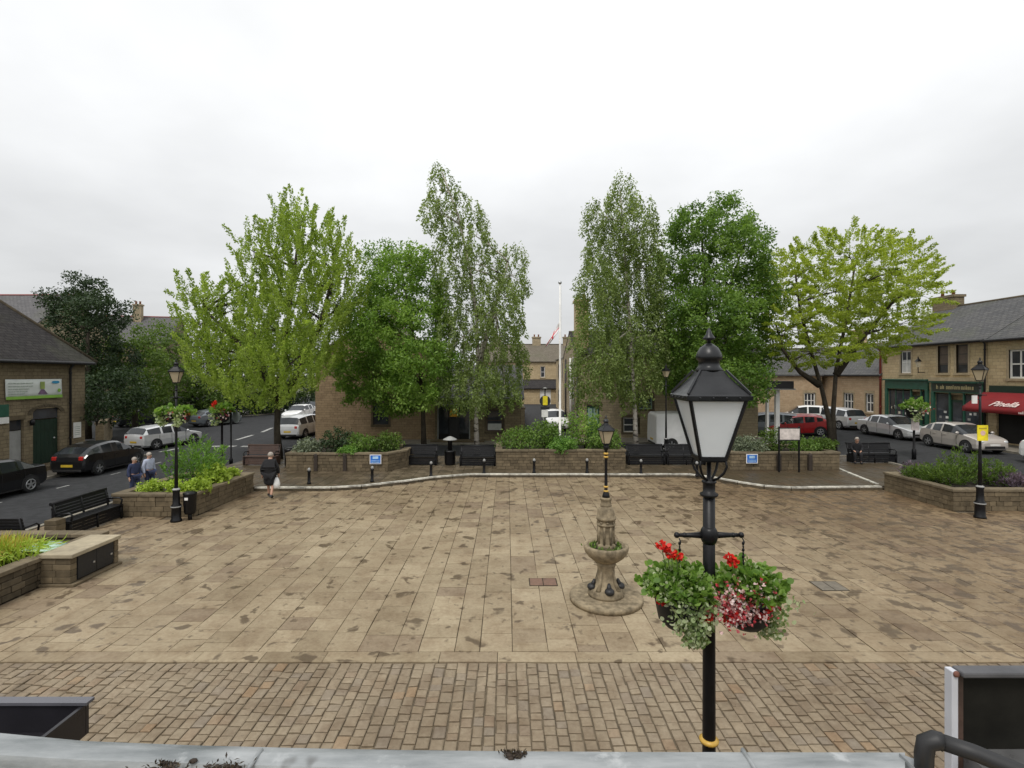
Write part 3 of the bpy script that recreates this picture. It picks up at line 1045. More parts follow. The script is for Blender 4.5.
# iron and stone covers set into the paving
def cover(px, py, w, d, m, label):
    q = on_plane(px, py, 0.0)
    r = thing('drain_cover', label, 'drain cover', (q.x, q.y, 0.0), 0, 'covers set in the paving')
    MB().box(-w / 2, w / 2, -d / 2, d / 2, -0.04, 0.004).build('frame', M_MORTAR, r)
    for i in range(2):
        x0 = -w / 2 + 0.02 + i * (w / 2 - 0.01)
        MB().box(x0, x0 + w / 2 - 0.03, -d / 2 + 0.02, d / 2 - 0.02, -0.03, 0.009).build('plate', m, r, bevel=0.004)
M_COVR = mat('red_brown_cover', (0.17, 0.1, 0.07), 0.8, 0.3, 9, 0.2)
M_COVG = mat('grey_cover', (0.15, 0.13, 0.1), 0.7, 0.3, 9, 0.2)
cover(543, 582, 0.62, 0.42, M_COVR, 'red brown rectangular cover in the paving left of the fountain')
cover(829, 586, 0.6, 0.5, M_COVG, 'dark grey rectangular cover in the paving right of the near lamp')
# ================================================================== BUILDINGS
M_GREENP = mat('green_paint', (0.02, 0.085, 0.055), 0.45, 0.15, 4, 0.03)
M_GREEND = mat('dark_green_paint', (0.006, 0.024, 0.013), 0.5, 0.2, 4, 0.05)
M_PALEG = mat('pale_green_paint', (0.25, 0.36, 0.30), 0.5, 0.15, 4, 0.03)
M_GREYP = mat('grey_paint', (0.28, 0.28, 0.27), 0.6, 0.15, 4, 0.03)
M_REDA = mat('red_canvas', (0.22, 0.009, 0.012), 0.75, 0.12, 3, 0.08)
M_DARKIN = mat('dark_interior', (0.012, 0.011, 0.01), 0.9, 0.3, 3, 0)
M_CURT = mat('net_curtain', (0.5, 0.5, 0.48), 0.8, 0.15, 6, 0.1)
M_REDP = mat('red_downpipe', (0.2, 0.035, 0.025), 0.5, 0.15, 5, 0.02)
M_CREAM = mat('cream_board', (0.55, 0.5, 0.4), 0.6, 0.12, 4, 0.03)

def wall_panel(b, W_, H, ops, y=0.0, dep=0.16, z0=0.0, u0=0.0):
    """front wall in the local plane y (facing -y) with real openings and reveals"""
    us = sorted({u0, W_} | {o[0] for o in ops} | {o[1] for o in ops})
    zs = sorted({z0, H} | {o[2] for o in ops} | {o[3] for o in ops})
    for i in range(len(us) - 1):
        for j in range(len(zs) - 1):
            cu, cz = (us[i] + us[i + 1]) / 2, (zs[j] + zs[j + 1]) / 2
            if any(o[0] < cu < o[1] and o[2] < cz < o[3] for o in ops):
                continue
            b.add([(us[i], y, zs[j]), (us[i + 1], y, zs[j]), (us[i + 1], y, zs[j + 1]), (us[i], y, zs[j + 1])], [(0, 1, 2, 3)])
    for a, c, e, f in ops:
        y1 = y + dep
        b.add([(a, y, e), (a, y1, e), (a, y1, f), (a, y, f)], [(0, 1, 2, 3)])
        b.add([(c, y, e), (c, y, f), (c, y1, f), (c, y1, e)], [(0, 1, 2, 3)])
        b.add([(a, y, f), (a, y1, f), (c, y1, f), (c, y, f)], [(0, 1, 2, 3)])
        b.add([(a, y, e), (c, y, e), (c, y1, e), (a, y1, e)], [(0, 1, 2, 3)])

def window(root, a, c, e, f, fm=M_WHITE, gm_=None, nx=1, nz=2, fw=0.07, y=0.0, dep=0.13, surround=M_DRESS, blind=None, sill=True):
    gm_ = gm_ or M_WGLASS
    b = MB()
    yf = y + dep - 0.06
    b.box(a, a + fw, yf, yf + 0.05, e, f); b.box(c - fw, c, yf, yf + 0.05, e, f)
    b.box(a + fw, c - fw, yf, yf + 0.05, e, e + fw); b.box(a + fw, c - fw, yf, yf + 0.05, f - fw, f)
    for i in range(1, nx):
        u = a + (c - a) * i / nx
        b.box(u - fw * 0.4, u + fw * 0.4, yf + 0.003, yf + 0.047, e + fw, f - fw)
    for j in range(1, nz):
        z = e + (f - e) * j / nz
        b.box(a + fw, c - fw, yf + 0.006, yf + 0.044, z - fw * 0.4, z + fw * 0.4)
    w = b.build('window', fm, root)
    for i in range(nx):
        for j in range(nz):
            u0, u1 = a + (c - a) * i / nx + 0.02, a + (c - a) * (i + 1) / nx - 0.02
            z0, z1 = e + (f - e) * j / nz + 0.02, e + (f - e) * (j + 1) / nz - 0.02
            t = random.uniform(-0.006, 0.006)
            MB().add([(u0, yf + 0.03, z0), (u1, yf + 0.03 + t, z0), (u1, yf + 0.03 + t, z1), (u0, yf + 0.03, z1),
                      (u0, yf + 0.036, z0), (u1, yf + 0.036 + t, z0), (u1, yf + 0.036 + t, z1), (u0, yf + 0.036, z1)],
                     [(0, 1, 2, 3), (7, 6, 5, 4), (0, 4, 5, 1), (1, 5, 6, 2), (2, 6, 7, 3), (3, 7, 4, 0)]).build('pane', gm_, w)
    if blind:
        MB().box(a + fw, c - fw, yf + 0.012, yf + 0.026, e + (f - e) * blind[0], e + (f - e) * blind[1]).build('blind', blind[2], w)
    if surround:
        MB().box(a - 0.12, c + 0.12, y - 0.025, y + 0.1, f, f + 0.22).build('lintel', surround, w)
        for q in (a - 0.14, c):
            MB().box(q, q + 0.14, y - 0.02, y + 0.1, e, f - 0.002).build('jamb', surround, w)
    if sill:
        MB().box(a - 0.15, c + 0.15, y - 0.07, y + 0.1, e - 0.14, e - 0.002).build('sill', surround or M_DRESS, w)
    return w

def shell(root, W_, H, D, wm, ops, gable=None, z0=-0.3, name='wall', ridge=None):
    """four walls; gable='sides' (ridge along the front) or 'front' (gable faces the street)"""
    b = MB()
    wall_panel(b, W_, H, ops, z0=z0)
    b.add([(0, 0, z0), (0, D, z0), (0, D, H), (0, 0, H)], [(3, 2, 1, 0)][::-1])
    b.add([(W_, 0, z0), (W_, D, z0), (W_, D, H), (W_, 0, H)], [(0, 1, 2, 3)])
    b.add([(0, D, z0), (W_, D, z0), (W_, D, H), (0, D, H)], [(3, 2, 1, 0)])
    if gable == 'sides':
        for u in (0, W_):
            b.add([(u, 0, H), (u, D, H), (u, D / 2, ridge)], [(0, 1, 2)])
    elif gable == 'front':
        for yy in (0, D):
            b.add([(0, yy, H), (W_, yy, H), (W_ / 2, yy, ridge)], [(0, 1, 2)])
    b.box(0.3, W_ - 0.3, 0.35, D - 0.3, z0, H - 0.05)     # dark core behind the windows
    return b.build(name, wm, root)

def roof_sides(root, W_, H, D, ridge, m, ov=0.25, end=0.12, t=0.12):
    """ridge parallel to the front"""
    k = (ridge - H) / (D / 2)
    b = MB()
    for s in (0, 1):
        y0, yr = (-ov, D / 2) if s == 0 else (D + ov, D / 2)
        z0 = H - ov * k
        q = [(-end, y0, z0), (W_ + end, y0, z0), (W_ + end, yr, ridge), (-end, yr, ridge)]
        vs = [(x, y, z + 0.02) for x, y, z in q] + [(x, y, z + 0.02 + t) for x, y, z in q]
        b.add(vs, [(0, 1, 2, 3), (7, 6, 5, 4), (0, 4, 5, 1), (1, 5, 6, 2), (2, 6, 7, 3), (3, 7, 4, 0)] if s else
              [(3, 2, 1, 0), (4, 5, 6, 7), (1, 5, 4, 0), (2, 6, 5, 1), (3, 7, 6, 2), (0, 4, 7, 3)])
    r = b.build('roof', m, root)
    rt = MB()
    n = max(3, int(W_ / 0.5))
    rt.tube([(-end, D / 2, ridge + t), (W_ + end, D / 2, ridge + t)], 0.1, 8)
    rt.build('ridge_tiles', M_STONED if m is not M_SLATEP else M_REDP, r)
    return r

def roof_front(root, W_, H, D, ridge, m, ov=0.2, t=0.12):
    k = (ridge - H) / (W_ / 2)
    b = MB()
    for s in (0, 1):
        x0 = -ov if s == 0 else W_ + ov
        z0 = H - ov * k
        q = [(x0, -0.15, z0), (x0, D + 0.15, z0), (W_ / 2, D + 0.15, ridge), (W_ / 2, -0.15, ridge)]
        vs = [(x, y, z + 0.02) for x, y, z in q] + [(x, y, z + 0.02 + t) for x, y, z in q]
        b.add(vs, [(0, 1, 2, 3), (7, 6, 5, 4), (0, 4, 5, 1), (1, 5, 6, 2), (2, 6, 7, 3), (3, 7, 4, 0)])
    r = b.build('roof', m, root)
    return r

def chimney(root, u, y, z0, z1, w, d, m=M_GREYB, pots=2):
    b = MB().box(u - w / 2, u + w / 2, y - d / 2, y + d / 2, z0, z1 - 0.18)
    b.box(u - w / 2 - 0.08, u + w / 2 + 0.08, y - d / 2 - 0.08, y + d / 2 + 0.08, z1 - 0.18, z1)
    c = b.build('chimney', m, root)
    for i in range(pots):
        x = u - w / 2 + w * (i + 0.5) / pots
        MB().lathe([(0.12, z1), (0.1, z1 + 0.3), (0.13, z1 + 0.32), (0.13, z1 + 0.38)], 10, (x, y, 0)).build('chimney_pot', mat('terracotta', (0.25, 0.1, 0.05), 0.8), c)

def gutter(root, W_, H, y=-0.32, m=M_TRIM):
    MB().tube([(-0.1, y, H - 0.06), (W_ + 0.1, y, H - 0.06)], 0.07, 8).build('gutter', m, root)

def downpipe(root, u, z0, z1, m=M_TRIM, y=-0.08, r=0.05):
    b = MB().tube([(u, y, z0), (u, y, z1 - 0.25), (u, y - 0.2, z1)], r, 8)
    for q in (0.25, 0.6, 0.9):
        b.lathe([(r + .02, 0), (r + .02, 0.06)], 8, (u, y, z0 + (z1 - z0) * q))
    b.build('downpipe', m, root)

# ---- left: dark hall with the banner ---------------------------------
hall = thing('stone_hall', 'dark stone hall at far left with slate roof and green banner', 'building', (-22.5, 12.0, -0.02), R(90))
W_, H_ = 15.3, 5.3
ops = [(12.3, 13.75, 0.3, 3.0), (11.15, 11.85, 0.3, 2.55), (8.6, 10.2, 0.9, 2.6)]
shell(hall, W_, H_, 10, M_SOOT, ops)
rb = MB()                                   # hipped roof
e = 0.35
A0, A1, A2, A3 = (-0.3, -e, H_), (W_ + e, -e, H_), (W_ + e, 10 + e, H_), (-0.3, 10 + e, H_)
R0, R1 = (-0.3, 5, H_ + 4.75), (W_ - 2.5, 5, H_ + 4.75)
rb.add([A0, A1, R1, R0], [(0, 1, 2, 3)]); rb.add([A1, A2, R1], [(0, 1, 2)]); rb.add([A2, A3, R0, R1], [(0, 1, 2, 3)])
rb.add([(x, y, z - 0.14) for x, y, z in (A0, A1, A2, A3)] + [A0, A1, A2, A3], [(3, 2, 1, 0), (0, 1, 5, 4), (1, 2, 6, 5), (2, 3, 7, 6), (3, 0, 4, 7)])
rf = rb.build('roof', M_SLATED, hall)
MB().tube([A1, R1], 0.09, 8).build('hip_tiles', M_STONED, rf)
MB().tube([R0, R1], 0.1, 8).build('ridge_tiles', M_STONED, rf)
gutter(hall, W_, H_, -0.42)
downpipe(hall, 14.3, 0.1, H_ - 0.1)
# arched double door
d = MB()
for i in range(6):
    d.box(12.34 + i * 0.228, 12.34 + i * 0.228 + 0.22, 0.08, 0.13, 0.32, 2.45)
dd = d.build('door', M_GREEND, hall)
MB().box(12.34, 13.71, 0.09, 0.125, 2.5, 3.0).build('fanlight', M_WGLASS, dd)
MB().ball((13.5, 0.06, 1.5), 0.05).build('door_handle', M_RIM, dd)
ar = MB()
for i in range(9):
    t0, t1 = math.pi * i / 9, math.pi * (i + 1) / 9 - 0.02
    pts = []
    for r0 in (0.76, 1.0):
        for t in (t0, t1):
            pts.append((13.025 - math.cos(t) * r0, 3.0 - 0.22 + math.sin(t) * r0 * 0.42))
    q = [pts[0], pts[1], pts[3], pts[2]]
    ar.add([(x, -0.03, z) for x, z in q] + [(x, 0.05, z) for x, z in q], [(0, 1, 2, 3), (4, 7, 6, 5), (0, 4, 5, 1), (1, 5, 6, 2), (2, 6, 7, 3), (3, 7, 4, 0)])
ar.build('arch_stones', M_STONED, hall)
d = MB().box(11.2, 11.8, 0.1, 0.14, 0.3, 2.05)
d2 = d.build('door', M_GREYP, hall)
MB().box(11.2, 11.8, 0.105, 0.135, 2.08, 2.55).build('fanlight', M_WGLASS, d2)
MB().box(11.1, 11.9, -0.03, 0.1, 2.56, 2.76).build('lintel', M_STONE, hall)
MB().box(12.2, 13.9, -0.5, 0.1, -0.1, 0.26).build('door_step', M_STONE, hall, bevel=0.02)
MB().box(11.1, 11.95, -0.35, 0.1, -0.1, 0.26).build('door_step', M_STONE, hall, bevel=0.02)
window(hall, 8.6, 10.2, 0.9, 2.6, nx=2, surround=M_STONED)
wl = MB().lathe([(0.09, 0), (0.11, 0.22), (0.02, 0.3)], 6, (12.05, -0.2, 2.25)).bar((12.05, 0, 2.45), (12.05, -0.2, 2.5), 0.03, 0.03)
wl.build('wall_lamp', M_IRON, hall)

ban = thing('banner', 'long white and green banner with a bottle picture on the dark hall', 'banner', (-22.5, 12.0, -0.02), R(90))
M_BANW = mat('banner_white', (0.6, 0.63, 0.6), 0.7, 0.08, 3, 0.1)
M_BANG = mat('banner_green', (0.22, 0.42, 0.06), 0.7, 0.1, 3, 0.05)
bb = MB()
nb = 24
vs = []
for i in range(nb + 1):
    u = 10.9 + 2.9 * i / nb
    for z in (3.52, 3.8, 4.1, 4.42):
        vs.append((u, -0.07 - 0.012 * math.sin(i * 1.3 + z * 4), z))
bb.add(vs, [(i * 4 + j, (i + 1) * 4 + j, (i + 1) * 4 + j + 1, i * 4 + j + 1) for i in range(nb) for j in range(3)], True)
sheet_o = bb.build('sheet', M_BANW, ban)
sheet_o.modifiers.new('thick', 'SOLIDIFY').thickness = 0.006
MB().box(10.9, 13.8, -0.1, -0.093, 3.5, 3.64).build('green_strip', M_BANG, ban)
MB().box(12.58, 12.82, -0.1, -0.093, 3.95, 4.3).build('picture', mat('picture_green', (0.28, 0.36, 0.1), 0.7), ban)
MB().add([(12.46, -0.1, 3.7), (12.98, -0.1, 3.7), (12.78, -0.1, 3.93), (12.62, -0.1, 3.93), (12.46, -0.094, 3.7), (12.98, -0.094, 3.7), (12.78, -0.094, 3.93), (12.62, -0.094, 3.93)],
         [(0, 1, 2, 3), (7, 6, 5, 4), (0, 4, 5, 1), (1, 5, 6, 2), (2, 6, 7, 3), (3, 7, 4, 0)]).build('picture', mat('picture_purple', (0.16, 0.1, 0.17), 0.7), ban)
MB().lathe([(0.07, 0), (0.07, 0.006)], 14, (0, 0, 0), 'y').xf(Matrix.Translation((13.42, -0.1, 4.27)) @ Matrix.Diagonal((3.2, 1, 1, 1))).build('blue_badge', mat('picture_blue', (0.03, 0.25, 0.45), 0.6), ban)
MB().lathe([(0.09, 0), (0.09, 0.006)], 12, (13.62, -0.1, 3.86), 'y').build('green_badge', M_BANG, ban)
M_INK = mat('faint_ink', (0.33, 0.38, 0.33), 0.7)
for i, z in enumerate((4.22, 4.08, 3.95, 3.84, 3.74)):
    bl = MB(); u = 11.0
    while u < 12.2 - 0.1 * i:
        l = random.uniform(0.05, 0.16)
        bl.box(u, u + l, -0.1, -0.094, z, z + 0.035); u += l + 0.03
    bl.build('text_line', M_INK, ban)
nt = thing('wall_notice', 'small white notice by the downpipe of the dark hall', 'notice', (-22.5, 12, -0.02), R(90))
MB().box(14.52, 14.98, -0.06, -0.02, 1.35, 2.15).build('board', M_WHITE, nt)
for i in range(5):
    MB().box(14.58, 14.9, -0.064, -0.0605, 1.5 + 0.1 * i, 1.53 + 0.1 * i).build('text_line', M_INK, nt)
gs = thing('shop_sign', 'dark green sign with white strip at the left edge of the hall', 'sign', (-22.5, 12, -0.02), R(90))
MB().box(9.2, 11.05, -0.08, -0.02, 2.75, 3.3).build('board', M_GREENP, gs)
MB().box(9.2, 11.05, -0.085, -0.025, 2.45, 2.73).build('strip', M_WHITE, gs)

# ---- left background roofs ------------------------------------------
hb = thing('stone_house', 'house with purple slate roof and red ridge behind the dark hall', 'house', (-58, 45, 0.2), 0)
shell(hb, 16, 8.4, 9, M_GREYB, [(3, 4.2, 4.5, 6.2), (7, 8.2, 4.5, 6.2), (12, 13.2, 4.5, 6.2)], 'sides', ridge=12.0)
roof_sides(hb, 16, 8.4, 9, 12.0, M_SLATEP)
for u in (3, 7, 12):
    window(hb, u, u + 1.2, 4.5, 6.2)
hb = thing('stone_house', 'house with grey roof and square chimney behind the dark tree', 'house', (-50.5, 60, 0.3), R(14))
shell(hb, 9.5, 8.2, 8, M_SOOT, [(2, 3.1, 4.6, 6.2), (6, 7.1, 4.6, 6.2)], 'sides', ridge=11.6)
roof_sides(hb, 9.5, 8.2, 8, 11.6, M_SLATEP)
chimney(hb, 5.0, 3.4, 10.0, 13.2, 0.9, 0.7)
window(hb, 2, 3.1, 4.6, 6.2); window(hb, 6, 7.1, 4.6, 6.2)
lw = thing('stone_wall', 'low stone wall beneath the trees beyond the dark hall', 'wall', (-24.6, 30.6, g(-24, 31)), R(35))
MB().box(0, 0.4, 0, 9, -0.2, 1.7).build('wall_body', M_SOOT, lw)
for i in range(12):
    MB().box(-0.06, 0.46, i * 0.75 + 0.005, i * 0.75 + 0.745, 1.7, 1.8).build('coping_stone', M_COPE, lw, bevel=0.01)

# ---- brown gable house and café extension, behind the left trees ------
Yb = 34.6
zb = g(-9, Yb) + 0.1
gab = thing('gabled_house', 'brown stone gable wall behind the left trees with two dark windows', 'house', (-12.95, Yb, zb), 0)
ops = [(3.9, 4.95, 1.0, 2.45), (3.45, 3.95, 4.9, 5.6)]
shell(gab, 8.1, 5.6, 9, M_BROWN, ops, 'front', ridge=8.3)
roof_front(gab, 8.1, 5.6, 9, 8.3, M_SLATEB)
window(gab, *ops[0], fm=M_TRIM, nz=2, surround=M_STONE)
window(gab, *ops[1], fm=M_TRIM, nz=1, surround=M_STONE)
chimney(gab, 4.05, 7.5, 7.8, 9.6, 1.1, 0.7)

caf = thing('cafe_extension', 'low dark stone extension with slate roof and entrance behind the birch', 'building', (-4.8, 34.1, zb), 0)
ops = [(0.15, 2.35, 0.0, 2.35), (3.45, 4.5, 0.62, 2.05)]
shell(caf, 5.75, 2.75, 4.5, M_SOOT, ops)
b = MB()
q = [(-0.1, -0.3, 2.72), (5.95, -0.3, 2.72), (5.95, 4.6, 5.0), (-0.1, 4.6, 5.0)]
b.add([*q, *[(x, y, z + 0.12) for x, y, z in q]], [(3, 2, 1, 0), (4, 5, 6, 7), (0, 1, 5, 4), (1, 2, 6, 5), (2, 3, 7, 6), (3, 0, 4, 7)])
b.add([(5.75, 0, 2.7), (5.75, 4.5, 2.7), (5.75, 4.5, 4.9)], [(0, 1, 2)])
b.build('roof', M_SLATE, caf)
gutter(caf, 5.75, 2.78, -0.36)
MB().box(0.15, 2.35, 0.14, 0.17, 0.0, 2.35).build('shopfront', M_DARKIN, caf)
for u in (0.15, 0.95, 1.55, 2.27):
    MB().box(u, u + 0.08, 0.04, 0.12, 0, 2.35).build('mullion', M_GREYP if u in (0.15, 2.27) else M_TRIM, caf)
for u in (0.23, 1.63):
    MB().box(u, u + 0.66, 0.09, 0.1, 0.45, 2.3).build('pane', M_WGLASS, caf)
MB().box(0.98, 1.54, 0.08, 0.12, 0.02, 2.2).build('door', M_TRIM, caf)
MB().box(0.1, 3.15, -0.1, -0.02, 2.36, 2.66).build('sign_board', mat('sign_grey', (0.4, 0.4, 0.42), 0.6), caf)
window(caf, *ops[1], fm=mat('brown_frame', (0.06, 0.03, 0.02), 0.5), nz=2, surround=M_STONED, blind=(0.05, 0.35, M_CURT))
MB().box(-0.2, 3.3, -0.75, -0.02, -0.15, 0.1).build('door_step', M_STONE, caf)
ys = thing('hanging_sign', 'small square orange sign hanging in the café entrance', 'sign', (-3.55, 33.95, zb + 1.85), 0)
MB().box(-0.24, 0.24, -0.02, 0.02, -0.25, 0.25).build('panel', mat('sign_orange', (0.75, 0.36, 0.02), 0.5), ys)
MB().box(-0.28, 0.28, 0.021, 0.04, -0.29, 0.29).build('backing', M_TRIM, ys)
MB().bar((-0.2, 0.03, 0.29), (-0.2, 0.03, 0.53), 0.02, 0.02).bar((0.2, 0.03, 0.29), (0.2, 0.03, 0.53), 0.02, 0.02).build('hanger', M_IRON, ys)

gw = thing('garden_wall', 'grey wall beside the narrow street, right of the café extension', 'wall', (0.98, 37.0, g(1, 37)), 0)
MB().box(0, 0.3, 0, 16, -0.3, 1.9).build('wall_body', M_GREYB, gw)
for i in range(18):
    MB().box(-0.05, 0.35, i * 0.88 + 0.005, i * 0.88 + 0.875, 1.9, 2.0).build('coping_stone', M_COPE, gw)

# ---- far terrace at the end of the narrow street ----------------------
fz = g(5, 76)
ft = thing('far_terrace', 'far pale stone terrace closing the narrow street', 'house', (-4.0, 76, fz), 0)
wins = [(4.0 + 1.2, 4.0 + 2.2), (9.0, 9.6), (12.4, 13.7), (1.2, 2.2), (16.6, 17.7)]
ops = [(a, b, 3.0, 4.6) for a, b in wins] + [(12.2, 13.6, 0.3, 1.5), (5.0, 6.2, 0.2, 1.5)]
shell(ft, 22, 5.4, 8, M_BUFF, ops, 'sides', ridge=8.0)
roof_sides(ft, 22, 5.4, 8, 8.0, M_SLATEB)
for a in ops:
    window(ft, *a, nz=2)
for u in (2.5, 8.6, 13.4):
    chimney(ft, u, 4, 7.6, 9.3, 1.3, 0.7)
ob = thing('outbuilding', 'low outbuilding with a dark roof in front of the far terrace', 'outbuilding', (1.6, 64, g(3, 64)), 0)
shell(ob, 4.6, 2.0, 3.5, M_BUFF, [(2.5, 3.9, 0.0, 1.9)], 'sides', ridge=2.9)
roof_sides(ob, 4.6, 2.0, 3.5, 2.9, M_SLATED)
MB().box(2.52, 3.88, 0.06, 0.12, 0, 1.88).build('door', M_WHITE, ob)
ob = thing('outbuilding', 'small stone porch block right of the outbuilding in the narrow street', 'outbuilding', (7.2, 60, g(7, 60)), 0)
shell(ob, 2.4, 3.4, 3.5, M_GREYB, [(0.7, 1.5, 1.4, 2.6)], 'sides', ridge=4.3)
roof_sides(ob, 2.4, 3.4, 3.5, 4.3, M_SLATEB)
window(ob, 0.7, 1.5, 1.4, 2.6)

# houses along the right side of the narrow street
sh = thing('side_house', 'buff stone house side with pale downpipes right of the flagpole', 'house', (5.75, 60, g(5, 50)), R(-90))
ops = [(2.5, 3.4, 3.6, 5.2), (6.5, 7.4, 3.6, 5.2), (11.0, 11.9, 3.6, 5.2), (2.5, 3.4, 0.9, 2.3), (9.0, 9.9, 0.1, 2.1)]
shell(sh, 18.0, 5.7, 8, M_BUFF, ops, 'sides', ridge=7.2)
roof_sides(sh, 18.0, 5.7, 8, 7.2, M_SLATEB, ov=0.12)
for a in ops[:4]:
    window(sh, *a)
MB().box(9.05, 9.85, 0.06, 0.12, 0.1, 2.1).build('door', M_WHITE, sh)
downpipe(sh, 15.5, 0, 5.6, M_WHITE, r=0.1)
downpipe(sh, 11.0, 0, 5.6, M_GREYP)

# tall house right of the narrow street, front hidden by the right birch
th = thing('tall_house', 'dark stone house with green door behind the right birch', 'house', (4.75, 35.4, g(8, 35) + 0.1), 0)
ops = [(0.75, 1.65, 0.0, 2.25), (3.0, 4.0, 3.2, 4.8), (6.6, 7.6, 3.2, 4.8), (3.3, 4.3, 0.4, 1.4), (4.4, 5.3, 2.0, 2.9), (10.2, 11.2, 3.2, 4.8)]
shell(th, 12.6, 5.8, 7.5, M_GREYB, ops, 'sides', ridge=7.5)
roof_sides(th, 12.6, 5.8, 7.5, 7.5, M_SLATED, end=0.02)
for yy_, m_ in ((2.0, M_WHITE), (0.5, M_GREYP), (5.2, M_TRIM)):
    MB().tube([(-0.1, yy_, 0), (-0.1, yy_, 5.6)], 0.09 if m_ is M_WHITE else 0.06, 8).build('downpipe', m_, th)
for yy_ in (1.0, 3.6):
    MB().box(-0.04, 0.02, yy_, yy_ + 0.7, 3.3, 4.6).build('side_window', M_WGLASS, th)
    MB().box(-0.07, 0.02, yy_ - 0.1, yy_ + 0.8, 3.15, 3.28).build('sill', M_DRESS, th)
chimney(th, 0.55, 1.2, 5.5, 9.7, 0.9, 1.1, M_BUFF)
for a in ops[1:]:
    window(th, *a, fm=M_PALEG if a[2] == 2.0 else M_WHITE, surround=M_STONED)
b = MB().box(0.78, 1.62, 0.08, 0.12, 0.0, 2.2)
dr = b.build('door', M_GREENP, th)
for u in (0.86, 1.24):
    for z0_, z1_ in ((0.15, 0.85), (1.0, 2.05)):
        MB().box(u, u + 0.3, 0.066, 0.079, z0_, z1_).build('door_panel', M_PALEG if z0_ > 0.9 else M_GREENP, dr)
MB().box(0.6, 1.8, -0.04, 0.1, 2.27, 2.5).build('lintel', M_STONE, th)
downpipe(th, 0.1, 0, 5.7, M_GREYP, r=0.07)

# long low dark building behind the van and lantern
lb = thing('low_building', 'pinkish stone house end behind the red car, left of the cottages', 'house', (20.4, 46.5, g(24, 46)), 0)
shell(lb, 8.2, 4.1, 6, M_PINK, [(1.0, 2.2, 1.0, 2.4), (6.6, 7.6, 1.0, 2.4)], 'sides', ridge=6.4)
roof_sides(lb, 8.2, 4.1, 6, 6.4, M_SLATE)
window(lb, 1.0, 2.2, 1.0, 2.4, nx=3, fw=.09)
window(lb, 6.6, 7.6, 1.0, 2.4, nx=3, fw=.09)

# ---- right side: buff cottage row, shops, awning shop -----------------
XF = 29.0
def right_block(name, label, cat, y_far, w, z):
    return thing(name, label, cat, (XF, y_far, z), R(-90))
zc = g(XF, 46) + 0.05
cot = right_block('stone_cottages', 'pinkish stone cottages with white windows behind the yellow green tree', 'house', 57.0, 17.3, zc)
ops = [(1.5, 2.5, 1.0, 2.6), (5.2, 6.4, 1.0, 2.6), (8.3, 9.3, 0.0, 2.1), (12.9, 14.15, 1.05, 2.45), (15.6, 16.5, 1.0, 2.5)]
shell(cot, 17.35, 4.0, 8, M_PINK, ops, 'sides', ridge=6.6)
roof_sides(cot, 17.35, 4.0, 8, 6.6, M_SLATE)
for a in ops:
    if a[2] > 0.5:
        window(cot, *a, nx=2 if a[1] - a[0] < 1.1 else 3, nz=2, fw=0.09)
MB().box(8.34, 9.26, 0.06, 0.12, 0, 2.06).build('door', M_GREEND, cot)
chimney(cot, 9.0, 4, 6.2, 8.2, 1.2, 0.7, M_BUFF)
gutter(cot, 17.35, 4.0)

zs_ = g(XF, 35) + 0.1
shop = right_block('shop_building', 'buff stone shop building with two green shopfronts and chimney', 'building', 39.6, 8.7, zs_)
EH = 6.15
ops = [(1.9, 2.85, 4.15, 5.75), (5.15, 5.95, 4.15, 5.95), (6.55, 7.4, 4.15, 5.95), (0.75, 3.95, 0.15, 2.85), (5.0, 8.35, 0.15, 2.75)]
shell(shop, 8.68, EH, 9, M_BUFF, ops, 'sides', ridge=9.0)
roof_sides(shop, 8.68, EH, 9, 9.0, M_SLATE)
gutter(shop, 8.68, EH + 0.02)
window(shop, *ops[0], nx=2, nz=2, blind=(0.02, 0.6, M_CURT))
M_BRF = mat('dark_frame', (0.035, 0.028, 0.022), 0.5)
window(shop, *ops[1], fm=M_BRF, nz=3, blind=(0.3, 0.95, mat('brown_blind', (0.12, 0.09, 0.07), 0.8)))
window(shop, *ops[2], fm=M_BRF, nz=3, blind=(0.3, 0.95, MATS['brown_blind']))
chimney(shop, 0.7, 4.5, 8.2, 10.0, 1.9, 0.8, M_SOOT, 2)
downpipe(shop, -0.06, 0, EH, M_REDP, r=0.08)
downpipe(shop, 8.6, 0, EH, M_TRIM)
